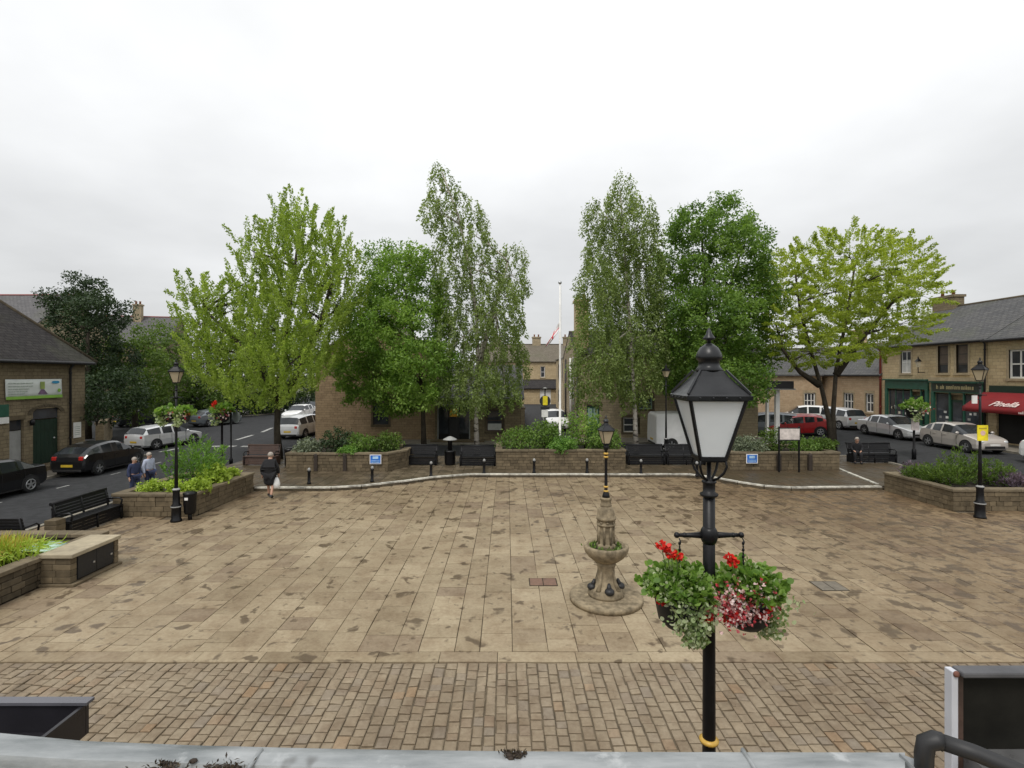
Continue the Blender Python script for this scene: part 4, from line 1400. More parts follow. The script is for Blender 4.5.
def shopfront(root, a, c, zt, fz0, fz1, pm, dm, n_left, door, name='shopfront'):
    b = MB()
    b.box(a, c, -0.14, -0.02, fz0, fz1)                       # fascia
    b.box(a - 0.1, c + 0.1, -0.28, -0.02, fz1, fz1 + 0.1)      # cornice
    b.box(a, a + 0.22, -0.16, 0.05, 0, fz0); b.box(c - 0.22, c, -0.16, 0.05, 0, fz0)
    b.box(a + 0.22, door[0], -0.06, 0.06, 0, 0.55); b.box(door[1], c - 0.22, -0.06, 0.06, 0, 0.55)
    for u in (door[0] - 0.09, door[1]):
        b.box(u, u + 0.09, -0.08, 0.05, 0, fz0)
    o = b.build(name, pm, root, bevel=0.01)
    for u0, u1 in ((a + 0.22, door[0] - 0.09), (door[1] + 0.09, c - 0.22)):
        n = max(1, round((u1 - u0) / 0.8))
        for i in range(n):
            p0, p1 = u0 + (u1 - u0) * i / n, u0 + (u1 - u0) * (i + 1) / n
            MB().box(p0 + 0.03, p1 - 0.03, 0.0, 0.012, 0.56, fz0 - 0.05).build('pane', M_WGLASS, o)
            if i:
                MB().box(p0 - 0.03, p0 + 0.03, -0.03, 0.04, 0.56, fz0 - 0.001).build('mullion', pm, o)
        for k in range(int((u1 - u0) * 5)):                    # goods in the window
            u = random.uniform(u0 + 0.15, u1 - 0.15); z = random.choice((0.75, 1.15, 1.5))
            s = random.uniform(0.05, 0.14)
            MB().box(u - s, u + s, -0.012, -0.004, z, z + s * random.uniform(1, 2.4)).build('window_display', random.choice((M_WHITE, M_CREAM, M_GREYP, M_CURT)), o)
    MB().box(door[0], door[1], 0.03, 0.07, 0.02, fz0 - 0.45).build('door', dm, o)
    MB().box(door[0] + 0.14, door[1] - 0.14, 0.018, 0.029, 0.7, fz0 - 0.6).build('pane', M_WGLASS, o)
    return o
s1 = shopfront(shop, 0.5, 4.45, 2.9, 3.0, 3.62, M_GREENP, M_GREEND, 2, (2.95, 3.75))
s2 = shopfront(shop, 4.75, 8.5, 2.9, 2.85, 3.5, M_GREENP, M_GREEND, 2, (6.15, 7.1))
MB().box(4.85, 8.4, -0.155, -0.141, 2.93, 3.45).build('name_board', mat('fascia_black', (0.02, 0.03, 0.022), 0.4), s2)
lt = MB(); u = 5.2
while u < 7.85:                                                # gilt lettering, too small to read
    l = random.choice((0.1, 0.12, 0.14, 0.07))
    h = random.choice((0.2, 0.2, 0.28))
    lt.box(u, u + 0.035, -0.165, -0.156, 3.08, 3.08 + h)
    if l > 0.08:
        lt.box(u + l - 0.03, u + l, -0.165, -0.156, 3.08, 3.28)
        lt.box(u + 0.035, u + l - 0.03, -0.165, -0.156, 3.25, 3.28)
    u += l + 0.05 + (0.12 if random.random() < 0.12 else 0)
lt.build('lettering', mat('gilt', (0.6, 0.5, 0.26), 0.45), s2)
MB().box(4.72, 7.9, -0.3, -0.02, 3.62, 3.85).build('stone_band', M_DRESS, shop)
wlamp = thing('wall_lantern', 'black lantern fixed on the upper wall between shop windows', 'lamp', (XF - 0.45, 39.6 - 4.05, zs_ + 4.9), R(-90))
b = MB().lathe([(0.09, -0.35), (0.17, 0.05)], 4, rot=R(45), smooth=False)
b.build('glass_pane', mat('pale_lamp_glass', (0.45, 0.4, 0.3), 0.3), wlamp)
MB().lathe([(0.22, 0.05), (0.1, 0.2), (0.05, 0.24), (0.02, 0.4)], 4, rot=R(45), smooth=False).build('lamp_roof', M_IRON, wlamp)
MB().bar((0, 0, -0.35), (0, 0.0, -0.75), 0.05, 0.05).bar((0, -0.02, -0.7), (0, 0.45, -0.7), 0.05, 0.05).build('bracket', M_IRON, wlamp)

zp = g(XF, 28) + 0.1
piz = right_block('awning_shop', 'buff stone shop at the right edge under a slate roof, with red awning', 'building', 30.88, 10, zp)
ops = [(1.3, 3.15, 3.85, 5.5), (5.2, 7.0, 3.85, 5.5), (0.55, 2.6, 0.1, 2.8), (2.9, 6.5, 0.9, 2.8)]
shell(piz, 10, EH, 9, M_BUFF, ops, 'sides', ridge=9.0)
roof_sides(piz, 10, EH, 9, 9.0, M_SLATE, end=0.0)
gutter(piz, 10, EH + 0.02)
window(piz, *ops[0], nx=3, nz=2, fw=0.1); window(piz, *ops[1], nx=3, nz=2, fw=0.1)
MB().box(0.2, 9, -0.12, -0.02, 2.95, 3.42).build('fascia', M_GREEND, piz)
MB().box(0.55, 2.6, 0.12, 0.15, 0.1, 2.8).build('door', M_DARKIN, piz)
MB().box(2.9, 6.5, 0.1, 0.12, 0.9, 2.8).build('pane', M_WGLASS, piz)
MB().box(2.75, 6.65, -0.1, 0.1, -0.1, 0.88).build('stall_riser', M_CREAM, piz)
aw = thing('awning', 'red shop awning with white script lettering at the right edge', 'awning', (XF, 30.88, zp), R(-90))
na = 20
vs = []
for i in range(na + 1):
    u = -0.15 + 6.3 * i / na
    sg = 0.03 * math.sin(i / na * math.pi * 4)
    for (yy, zz) in ((-0.13, 3.02), (-0.75, 2.62 - sg), (-1.4, 2.16), (-1.42, 1.88)):
        vs.append((u, yy, zz))
b = MB().add(vs, [(i * 4 + j, (i + 1) * 4 + j, (i + 1) * 4 + j + 1, i * 4 + j + 1)[::-1] for i in range(na) for j in range(3)], True)
cv = b.build('canvas', M_REDA, aw)
cv.modifiers.new('thick', 'SOLIDIFY').thickness = 0.012
MB().add([(-0.16, -0.13, 3.0), (-0.16, -1.4, 2.14), (-0.16, -1.4, 1.9), (-0.16, -0.13, 2.2)], [(0, 1, 2, 3)]).add([(-0.175, -0.13, 3.0), (-0.175, -1.4, 2.14), (-0.175, -1.4, 1.9), (-0.175, -0.13, 2.2)], [(3, 2, 1, 0)]).build('side_flap', M_REDA, aw)
ang = math.atan2(0.46, 0.65)
M_AWT = mat('awning_lettering', (0.75, 0.6, 0.57), 0.7)
text_mesh('Pinella', 0.62, 'lettering', M_AWT, aw, (2.2, -1.16, 2.4), (math.atan2(0.46, 0.65), 0, 0), 0.006, 0.35, bold=0.008)
lt = MB(); u = 3.3
while u < 5.6:
    l = random.choice((0.05, 0.07, 0.09))
    lt.box(u, u + l, -1.452, -1.443, 1.95, 1.95 + random.choice((0.09, 0.09, 0.14))); u += l + 0.03
lt.build('small_lettering', M_AWT, aw)
# ================================================================== LAMPS
def lamp_glass_mat(name, col, rough=0.25):
    k = NT(name)
    n = k.noise(k.pos(), 6.0, 3)
    k.l(k.mix(k.rng(n, 0.35, 0.7, 0, 0.35), col, tuple(0.8 * q for q in col)), k.b.inputs['Base Color'])
    k.b.inputs['Roughness'].default_value = rough
    tr = k.n('ShaderNodeBsdfTranslucent'); tr.inputs['Color'].default_value = (*col, 1)
    k.b.inputs['Coat Weight'].default_value = 0.5
    mx = k.n('ShaderNodeMixShader'); mx.inputs[0].default_value = 0.33
    k.l(k.b.outputs[0], mx.inputs[1]); k.l(tr.outputs[0], mx.inputs[2])
    k.l(mx.outputs[0], k.out.inputs['Surface'])
    MATS[name] = k.m
    return k.m
M_FROST = lamp_glass_mat('frosted_glass', (0.95, 0.975, 0.985))
M_FROSTW = lamp_glass_mat('yellowed_glass', (0.62, 0.53, 0.36))

def lantern(root, z, s, rot, gm_, roofm=None):
    """square tapered lantern standing on height z; s=1 -> glass 0.60 m high"""
    roofm = roofm or M_IRON
    wb, wt_, hg = 0.122 * s, 0.262 * s, 0.585 * s           # half widths
    C, S = math.cos(rot), math.sin(rot)
    def q(x, y, zz):
        return (x * C - y * S, x * S + y * C, z + zz)
    cage = MB()
    cb = [(-1, -1), (1, -1), (1, 1), (-1, 1)]
    for i in range(4):
        a, b = cb[i], cb[(i + 1) % 4]
        cage.bar(q(a[0] * wb, a[1] * wb, 0), q(a[0] * wt_, a[1] * wt_, hg), 0.026 * s, 0.026 * s)
        cage.bar(q(a[0] * wb, a[1] * wb, 0.0), q(b[0] * wb, b[1] * wb, 0.0), 0.03 * s, 0.035 * s)
        cage.bar(q(a[0] * wt_, a[1] * wt_, hg), q(b[0] * wt_, b[1] * wt_, hg), 0.03 * s, 0.04 * s)
    cage.add([q(x * wb, y * wb, 0.012) for x, y in cb] + [q(x * wb * .98, y * wb * .98, -0.02) for x, y in cb], [(0, 1, 2, 3), (7, 6, 5, 4), (0, 4, 5, 1), (1, 5, 6, 2), (2, 6, 7, 3), (3, 7, 4, 0)])
    cg = cage.build('lantern_frame', M_IRON, root)
    for i in range(4):
        a, b = cb[i], cb[(i + 1) % 4]
        e = 0.97
        o4 = [q(a[0] * wb * e, a[1] * wb * e, 0.02 * s), q(b[0] * wb * e, b[1] * wb * e, 0.02 * s), q(b[0] * wt_ * e, b[1] * wt_ * e, hg - 0.02 * s), q(a[0] * wt_ * e, a[1] * wt_ * e, hg - 0.02 * s)]
        e = 0.945
        i4 = [q(a[0] * wb * e, a[1] * wb * e, 0.02 * s), q(b[0] * wb * e, b[1] * wb * e, 0.02 * s), q(b[0] * wt_ * e, b[1] * wt_ * e, hg - 0.02 * s), q(a[0] * wt_ * e, a[1] * wt_ * e, hg - 0.02 * s)]
        MB().add(o4 + i4, [(0, 1, 2, 3), (7, 6, 5, 4), (0, 4, 5, 1), (1, 5, 6, 2), (2, 6, 7, 3), (3, 7, 4, 0)]).build('glass_pane', gm_, cg)
    MB().lathe([(0.05 * s, 0), (0.06 * s, 0.12 * s), (0.06 * s, 0.3 * s), (0.03 * s, 0.36 * s)], 10, (0, 0, z + 0.15 * s)).build('lamp_bulb', M_WHITE, cg)
    MB().lathe([(0.1 * s, 0), (0.16 * s, 0.03 * s), (0.16 * s, 0.06 * s)], 12, (0, 0, z + 0.48 * s)).build('reflector', M_WHITE, cg)
    # roof: concave four-sided sheet, vented neck, dome and finial
    rf = MB()
    k2 = math.sqrt(2)
    prof = [(wt_ * 1.14, hg - 0.01 * s), (wt_ * 1.16, hg + 0.03 * s), (wt_ * 1.08, hg + 0.045 * s), (wt_ * 0.76, hg + 0.14 * s), (wt_ * 0.52, hg + 0.215 * s), (wt_ * 0.42, hg + 0.27 * s)]
    rf.lathe([(r * k2, zz) for r, zz in prof], 4, (0, 0, z), rot=rot + R(45), smooth=False)
    r_ = rf.build('lantern_roof', roofm, root)
    for i in range(4):
        a = cb[i]
        MB().bar(q(a[0] * wt_ * 1.1, a[1] * wt_ * 1.1, hg + 0.05 * s), q(a[0] * wt_ * 0.46, a[1] * wt_ * 0.46, hg + 0.275 * s), 0.02 * s, 0.02 * s).build('roof_rib', roofm, r_)
        for t in (-0.6, -0.2, 0.2, 0.6):                    # studs under the eaves
            b = cb[(i + 1) % 4]
            m_ = ((a[0] + b[0]) / 2 + (b[0] - a[0]) / 2 * t, (a[1] + b[1]) / 2 + (b[1] - a[1]) / 2 * t)
            rf_ = q(m_[0] * wt_ * 1.165, m_[1] * wt_ * 1.165, hg + 0.012 * s)
            if s > 0.592:
                MB().ball(rf_, 0.011 * s, 6, 4).build('stud', roofm, r_)
    MB().lathe([(0.1248 * s, hg + 0.265 * s), (0.1310 * s, hg + 0.28 * s), (0.1053 * s, hg + 0.31 * s), (0.0975 * s, hg + 0.37 * s), (0.1209 * s, hg + 0.385 * s), (0.1248 * s, hg + 0.41 * s), (0.1131 * s, hg + 0.45 * s), (0.0858 * s, hg + 0.5 * s), (0.0390 * s, hg + 0.535 * s), (0.0156 * s, hg + 0.545 * s)], 20, (0, 0, z)).build('vent_dome', roofm, root)
    MB().lathe([(0.0218 * s, hg + 0.535 * s), (0.0156 * s, hg + 0.57 * s), (0.0585 * s, hg + 0.585 * s), (0.0546 * s, hg + 0.6 * s), (0.0273 * s, hg + 0.64 * s), (0.0234 * s, hg + 0.66 * s), (0.0031 * s, hg + 0.7 * s)], 14, (0, 0, z)).build('finial', roofm, root)

def lamp_post(name, label, x, y, z, lrot, gm_, zl=4.36, s=0.585, bar_rot=0.0, ring=None, thin=1.0, roofm=None):
    """zl: height of the lantern's foot over the ground"""
    root = thing(name, label, 'lamp post', (x, y, z), 0, 'black lamp posts')
    MB().lathe([(0.165, 0), (0.165, 0.05), (0.14, 0.08), (0.135, 0.42), (0.15, 0.45), (0.147, 0.5), (0.105, 0.56), (0.095, 0.92), (0.108, 0.95), (0.108, 1.0), (0.07, 1.04)], 16).build('base', M_IRON, root)
    zc = zl - 0.21
    MB().lathe([(0.055 * thin, 1.02), (0.048 * thin, 1.8), (0.038 * thin, 2.3), (0.035 * thin, 3.3), (0.034 * thin, zc)], 16).build('column', M_IRON, root)
    MB().lathe([(0.145, 0.445), (0.156, 0.455), (0.156, 0.475), (0.145, 0.49)], 16).build('ring', M_GREYP, root)
    MB().lathe([(0.1, 0.985), (0.115, 0.995), (0.115, 1.01), (0.07, 1.045)], 16).build('ring', M_GREYP, root)
    if ring:
        MB().lathe([(0.036, ring - 0.016), (0.054, ring - 0.008), (0.056, ring + 0.006), (0.036, ring + 0.016)], 16).build('ring', M_GOLD, root)
    MB().lathe([(0.034, zc - 0.03), (0.05, zc - 0.02), (0.053, zc - 0.008), (0.034, zc + 0.004), (0.036, zc + 0.055), (0.043, zc + 0.06), (0.04, zc + 0.07), (0.013, zc + 0.075), (0.012, zl)], 16).build('collar', M_IRONW, root)
    for i in range(4):                                      # scrolled brackets
        a = lrot + R(45) + i * math.pi / 2
        pts = [(math.cos(a) * r_, math.sin(a) * r_, zl + zz) for r_, zz in ((0.02, -0.138), (0.055, -0.12), (0.09, -0.085), (0.108, -0.045), (0.1, -0.012), (0.078, -0.006))]
        MB().tube(pts, 0.0075, 6).build('scroll_bracket', M_IRON, root)
    C, S = math.cos(bar_rot), math.sin(bar_rot)
    zb_ = zl - 0.465
    lb_ = MB()
    for sg in (-1, 1):
        lb_.tube([(0.03 * sg * C, 0.03 * sg * S, zb_), (0.1 * sg * C, 0.1 * sg * S, zb_), (0.185 * sg * C, 0.185 * sg * S, zb_)], [0.022, 0.016, 0.011], 8)
        lb_.ball((0.192 * sg * C, 0.192 * sg * S, zb_), 0.018)
        lb_.ball((0.145 * sg * C, 0.145 * sg * S, zb_), 0.016)
    lb_.build('ladder_bar', M_IRON, root)
    MB().lathe([(0.035, zb_ - 0.05), (0.046, zb_ - 0.03), (0.052, zb_), (0.046, zb_ + 0.03), (0.035, zb_ + 0.05)], 16).build('bar_boss', M_IRON, root)
    lantern(root, zl, s, lrot, gm_, roofm)
    return root

M_IRONL = mat('lead_grey_iron', (0.014, 0.015, 0.017), 0.34, 0.4, 8, 0.15, spec=0.4)
LY = 3.05
LX = XY(709, LY)
lamp_post('lamp_post', 'tall near lamp post with big frosted lantern and two flower baskets', LX, LY, 0.0, R(-3), M_FROST, zl=CAMZ - (457 - PY0) / FPX * LY, s=0.6, ring=CAMZ - (740 - PY0) / FPX * LY, roofm=M_IRONL)
lamp_post('lamp_post', 'lamp post at left beside the planter with lime green plants', -10.4, 16.1, 0.0, R(10), M_FROSTW)
lamp_post('lamp_post', 'lamp post at right carrying a yellow sign, before the awning shop', XY(980, 16.5), 16.5, 0.0, R(30), M_FROSTW, zl=4.42)
lamp_post('lamp_post', 'slender black lamp post in front of the white van', XY(666, 27.9), 27.9, 0.12, R(15), M_FROSTW)

ys = thing('lamp_sign', 'yellow square sign on the right lamp post', 'sign', (XY(980, 16.5), 16.42, 0), 0)
zc_ = CAMZ - (433 - PY0) / FPX * 16.42
MB().box(-0.17, 0.17, -0.02, 0.0, zc_ - 0.25, zc_ + 0.25).build('panel', mat('sign_yellow', (0.8, 0.66, 0.02), 0.5), ys)
MB().lathe([(0.08, 0), (0.08, 0.004)], 16, (0, -0.026, zc_), 'y').build('badge', mat('pink_print', (0.7, 0.45, 0.4), 0.6), ys)
MB().box(-0.12, 0.12, -0.024, -0.0205, zc_ + 0.13, zc_ + 0.17).build('text_line', mat('brown_print', (0.4, 0.3, 0.02), 0.6), ys)
MB().lathe([(0.06, zc_ - 0.04), (0.06, zc_ + 0.04)], 12, (0, 0.08, 0)).build('clamp', M_IRON, ys)
ws = thing('lamp_sign', 'small white plate on the left side of the right lamp post', 'sign', (XY(980, 16.5), 16.5, 0), 0)
zc_ = CAMZ - (399.5 - PY0) / FPX * 16.5
MB().box(-0.27, -0.11, -0.03, 0.0, zc_ - 0.13, zc_ + 0.13).build('panel', M_WHITE, ws)
MB().bar((-0.11, -0.015, zc_), (-0.05, -0.015, zc_), 0.03, 0.03).build('bracket', M_IRON, ws)

# ================================================================== HANGING BASKETS
def basket(name, label, x, y, z, R_, nleaf, nvari, nred, npink, leaf, vari_dir=(-0.3, -0.8), pink_dir=(0.6, -0.7), hook=0.35, hx=0.0, group='flower baskets on lamp posts'):
    """z = rim height; hangs from a hook 'hook' above"""
    root = thing(name, label, 'flower basket', (x, y, z), 0, group)
    MB().lathe([(0.05 * R_, -1.25 * R_), (0.5 * R_, -1.18 * R_), (0.78 * R_, -0.9 * R_), (0.92 * R_, -0.2 * R_), (0.95 * R_, 0), (0.88 * R_, 0), (0.8 * R_, -0.1 * R_)], 18).build('bowl', M_TRIM, root)
    ch = MB()
    for i in range(3):
        a = 2.1 * i + 0.4
        ch.tube([(math.cos(a) * 0.9 * R_, math.sin(a) * 0.9 * R_, 0), (hx, 0, hook * .7)], 0.003, 5)
    for i in range(8):
        z0_ = hook * .7 + (hook * .3 + .09) * i / 8
        ch.ball((hx, 0, z0_ + .008), .009, 6, 5, (.5 + .5 * (i % 2), 1 - .5 * (i % 2), 1.3))
    ch.tube([(hx, 0, hook + .07), (hx + 0.006, 0, hook + 0.085), (hx, .01, hook + 0.105)], 0.004, 5)
    ch.build('chain', M_IRON, root)
    # geranium mass on top
    d = RNG.normal(size=(nleaf, 3)); d /= np.linalg.norm(d, axis=1, keepdims=True)
    d[:, 2] = np.abs(d[:, 2]) * 0.95 - 0.1
    r = RNG.random(nleaf) ** 0.4 * R_
    p = d * r[:, None] * np.array([1.38, 1.2, 1.0]) + np.array([0, 0, 0.22 * R_])
    bump_ = 1 + 0.24 * np.sin(p[:, 0] * 7 / R_ + 1) * np.sin(p[:, 2] * 6 / R_ + p[:, 1] * 5 / R_)
    p *= bump_[:, None]
    leaf_mesh('foliage', p, d + RNG.normal(size=d.shape) * 0.6, leaf, leaf * 1.1, LM_GERA, root, tmpl=ROUND)
    if nvari:       # trailing variegated ivy down one side
        t = RNG.random(nvari)
        base = np.array([vari_dir[0], vari_dir[1], 0]) * R_ * 0.85
        k = RNG.normal(size=(nvari, 3)) * R_ * np.array([0.42, 0.22, 0.16])
        p = base + k * (1.25 - 0.85 * t)[:, None] + np.array([0, 0, 0.25 * R_]) - np.outer(t ** 0.85, [0, 0, 1.65 * R_]) + np.outer(t, base * 0.15)
        p = p - np.outer(np.clip(np.sign(0.5 - t), 0, 1) * 0, [0, 0, 0])
        leaf_mesh('trailing_ivy', p, RNG.normal(size=(nvari, 3)) + np.array([0, -0.3, -0.6]), leaf * 0.75, leaf * 0.65, LM_VARI, root, tmpl=ROUND)
        p2 = RNG.normal(size=(nvari // 2, 3)); p2 /= np.linalg.norm(p2, axis=1, keepdims=True); p2[:, 2] = np.abs(p2[:, 2])
        leaf_mesh('variegated_leaves', p2 * R_ * np.array([1.25, 1.15, .95]) + np.array([0, 0, .1 * R_]), p2 + RNG.normal(size=p2.shape) * .5, leaf * .7, leaf * .6, LM_VARI, root, tmpl=ROUND)
    for i in range(nred):   # geranium heads on stalks
        a = random.uniform(0, 6.28); e = random.uniform(0.2, 1.2)
        top = Vector((math.cos(a) * 0.9 * R_ * math.cos(e * 0.6), math.sin(a) * 0.9 * R_ * math.cos(e * 0.6) - 0.3 * R_, R_ * (0.5 + 0.95 * math.sin(e))))
        n = 46
        q = RNG.normal(size=(n, 3)); q /= np.linalg.norm(q, axis=1, keepdims=True)
        hd = leaf_mesh('flower_head', np.array(top) + q * R_ * 0.15 * np.array([1, 1, 0.75]), q + RNG.normal(size=q.shape) * 0.5, R_ * 0.15, R_ * 0.14, LM_RED, root, tmpl=ROUND)
        MB().tube([top * 0.35, top * 0.75 + Vector((0, 0, 0.02)), top], 0.005, 5).build('stalk', M_STALK, hd)
    if npink:       # spray of small red and white flowers
        t = RNG.random(npink)
        base = np.array([pink_dir[0], pink_dir[1], 0]) * R_ * 1.0
        k = RNG.normal(size=(npink, 3)) * R_ * np.array([0.5, 0.2, 0.24])
        p = base + k - np.outer(t, [0, 0, 0.95 * R_]) + np.array([0, 0, 0.45 * R_])
        # each flower: four petals in one tint
        pp = np.repeat(p, 4, axis=0)
        dd = RNG.normal(size=(npink * 4, 3)) + np.array([0, -0.4, 0])
        tint = np.repeat(np.where(RNG.random(npink) < 0.45, RNG.uniform(0, 0.12, npink), RNG.uniform(0.55, 1, npink)), 4)
        leaf_mesh('small_flowers', pp, dd, leaf * 0.42, leaf * 0.42, LM_PINKW, root, tint, tmpl=ROUND)
    return root
M_STALK = mat('green_stalk', (0.09, 0.15, 0.03), 0.7)
ZB = CAMZ - (592 - PY0) / FPX * LY
HK = CAMZ - (538 - PY0) / FPX * LY - ZB - 0.1
ba = basket('flower_basket', 'left flower basket on the near lamp post, trailing pale ivy', LX - 0.185, LY - 0.03, ZB, 0.158, 1800, 1000, 0, 0, 0.032, (0.25, -0.9), hook=HK)
bb_ = basket('flower_basket', 'right flower basket on the near lamp post, with red and white flowers', LX + 0.208, LY - 0.03, ZB, 0.158, 1650, 420, 0, 620, 0.032, (0.75, -0.35), (-0.6, -0.85), hook=HK, hx=-0.018)
# geranium heads where the photograph has them
def head_at(root, px, py, Y, r):
    q0 = W(px, py, Y) - root.location
    n = 40
    q = RNG.normal(size=(n, 3)); q /= np.linalg.norm(q, axis=1, keepdims=True)
    hd = leaf_mesh('flower_head', np.array(q0) + q * r * np.array([1, 1, 0.75]), q + RNG.normal(size=q.shape) * 0.5, r, r, LM_RED, root, tmpl=ROUND)
    MB().tube([Vector((q0.x * 0.5, q0.y * 0.5, 0.05)), q0], 0.0025, 5).build('stalk', M_STALK, hd)
for px, py in ((661, 545), (671, 554), (677, 556), (662, 600), (666, 547)):
    head_at(ba, px, py, LY - 0.12, 0.018)
for px, py in ((730, 558), (733, 563), (706, 618), (727, 617), (768, 607), (763, 616), (735, 610)):
    head_at(bb_, px, py, LY - 0.17, 0.018)
for sg, lab in ((-1, 'left'), (1, 'right')):
    basket('flower_basket', 'flower basket on the %s arm of the left lamp post' % lab, -10.4 + 0.26 * sg, 16.05, 3.36, 0.21, 260, 150, 0, 16, 0.11, hook=0.4)

def basket_post(name, label, x, y, ztop, blabel, red):
    z = g(x, y) + (0.11 if -14.3 < x < 19.5 else 0)
    root = thing(name, label, 'post', (x, y, z), 0, 'posts with flower baskets')
    h = ztop - z - 0.28
    MB().lathe([(0.1, 0), (0.1, 0.5), (0.055, 0.56), (0.05, h - 0.05), (0.09, h - 0.02), (0.09, h)], 12).build('pole', M_IRON, root)
    b = basket('flower_basket', blabel, x, y, ztop - 0.04, 0.4, 480, 120, red, 40, 0.15, hook=0.02, group='flower baskets on posts')
    return root
basket_post('basket_post', 'thin black post with flower basket beside the left road', XY(222, 26.0), 26.0, CAMZ - (412 - PY0) / FPX * 26, 'flower basket with red flowers on the thin left post', 3)
bp = basket_post('basket_post', 'black post with flower basket and white notice in front of the green shop', XY(914, 26.3), 26.3, CAMZ - (408 - PY0) / FPX * 26.3, 'flower basket on the post before the green shopfront', 0)
z_ = CAMZ - (424 - PY0) / FPX * 26.2 - bp.location.z
MB().box(-0.19, 0.19, -0.1, -0.06, z_ - 0.32, z_ + 0.32).build('notice', mat('pale_notice', (0.55, 0.48, 0.46), 0.6), bp)

sp = thing('sign_post', 'black post with two round signs seen from behind by the left road', 'sign', (XY(231, 26.5), 26.5, g(-14.3, 26.5) + 0.1), 0)
MB().lathe([(0.09, 0), (0.09, 0.25), (0.045, 0.3), (0.045, 2.75)], 10).build('pole', M_IRON, sp)
for dx, rz_ in ((-0.22, 0.3), (0.3, -0.5)):
    k = MB().lathe([(0.3, -0.012), (0.3, 0.012)], 20, (0, 0, 0), 'y')
    k.xf(Matrix.Translation((dx, -0.06, 2.42)) @ Matrix.Rotation(rz_, 4, 'Z'))
    k.build('sign_disc', mat('sign_back_grey', (0.3, 0.34, 0.33), 0.45), sp)

# ================================================================== DRINKING FOUNTAIN
FX, FY = 2.03, 10.5
fo = thing('drinking_fountain', 'carved stone drinking fountain with small lantern in the square', 'fountain', (FX, FY, 0), 0)
MB().lathe([(0.74, 0.0), (0.745, 0.07), (0.73, 0.1), (0.70, 0.105), (0.05, 0.11)], 40).build('plinth', M_FOUNT, fo)
MB().lathe([(0.365, 0.1), (0.37, 0.16), (0.34, 0.21), (0.33, 0.24), (0.28, 0.26), (0.215, 0.36), (0.18, 0.5), (0.172, 0.66), (0.195, 0.71), (0.2, 0.75), (0.18, 0.79)], 28).build('pedestal', M_FOUNT, fo)
for i in range(8):
    a = R(-90) + i * math.pi / 4 + 0.05
    ca, sa = math.cos(a), math.sin(a)
    if i % 2 == 0:
        MB().ball((ca * 0.29, sa * 0.29, 0.27), 0.1, 12, 8, (1, 1, 0.75)).tube([(ca * 0.275, sa * 0.275, 0.28), (ca * 0.24, sa * 0.24, 0.42)], [0.07, 0.025], 8).build('carved_boss', M_TRIM, fo)
    else:
        MB().tube([(ca * 0.29, sa * 0.29, 0.24), (ca * 0.215, sa * 0.215, 0.38), (ca * 0.165, sa * 0.165, 0.62)], [0.055, 0.035, 0.02], 8).build('buttress', M_FOUNT, fo)
MB().lathe([(0.19, 0.78), (0.27, 0.82), (0.37, 0.9), (0.43, 0.98), (0.455, 1.05), (0.46, 1.1), (0.45, 1.125), (0.39, 1.13), (0.375, 1.11), (0.33, 1.06), (0.1, 1.04)], 36).build('bowl', M_FOUNT, fo)
p = RNG.normal(size=(160, 3)) * np.array([0.05, 0.05, 0.012])
aa = RNG.uniform(0, 6.28, 160)
p = p * np.array([1, 1, 1]) + np.stack([np.cos(aa) * 0.29, np.sin(aa) * 0.29, np.full(160, 1.07)], 1)
leaf_mesh('weeds', p, RNG.normal(size=(160, 3)) * 0.6 + np.array([0, 0, 0.9]), 0.07, 0.04, LM_SHRUB, fo)
MB().lathe([(0.34, 1.045), (0.34, 1.066)], 24).build('soil', M_SOIL, fo)
sh_ = MB()
sh_.lathe([(0.2, 1.04), (0.2, 1.12), (0.185, 1.15), (0.165, 1.17), (0.16, 1.5), (0.175, 1.53)], 8, smooth=False, rot=R(22.5))
co = sh_.build('shaft', M_FOUNT, fo)
for i in range(8):
    a = i * math.pi / 4 + R(22.5)
    MB().tube([(math.cos(a) * 0.165, math.sin(a) * 0.165, 1.16), (math.cos(a) * 0.16, math.sin(a) * 0.16, 1.52)], 0.022, 6).build('pilaster', M_FOUNT, co)
    a += R(22.5)
    MB().ball((math.cos(a) * 0.165, math.sin(a) * 0.165, 1.6), 0.03, 6, 5).build('carved_rosette', M_FOUNT, co)
MB().lathe([(0.175, 1.52), (0.19, 1.54), (0.19, 1.565), (0.165, 1.57), (0.165, 1.635), (0.2, 1.65), (0.205, 1.69), (0.185, 1.7), (0.175, 1.78), (0.15, 1.86), (0.115, 1.91), (0.1, 1.92)], 24).build('cornice', M_FOUNT, fo)
MB().lathe([(0.105, 1.91), (0.12, 1.93), (0.105, 1.96), (0.105, 2.04), (0.12, 2.06), (0.11, 2.09), (0.04, 2.1)], 20).build('cap', M_FOUNT, fo)
MB().lathe([(0.085, 2.08), (0.07, 2.15), (0.05, 2.2), (0.035, 2.24), (0.03, 2.6), (0.03, 3.05), (0.05, 3.08), (0.06, 3.13), (0.03, 3.2)], 14).build('lamp_stem', M_IRON, fo)
for z_ in (2.22, 2.31, 2.92, 2.99):
    MB().lathe([(0.038, z_ - 0.02), (0.055, z_), (0.038, z_ + 0.02)], 12).build('ring', M_GOLD, fo)
lantern(fo, 3.19, 0.46, R(12), M_FROSTW, M_IRONL)

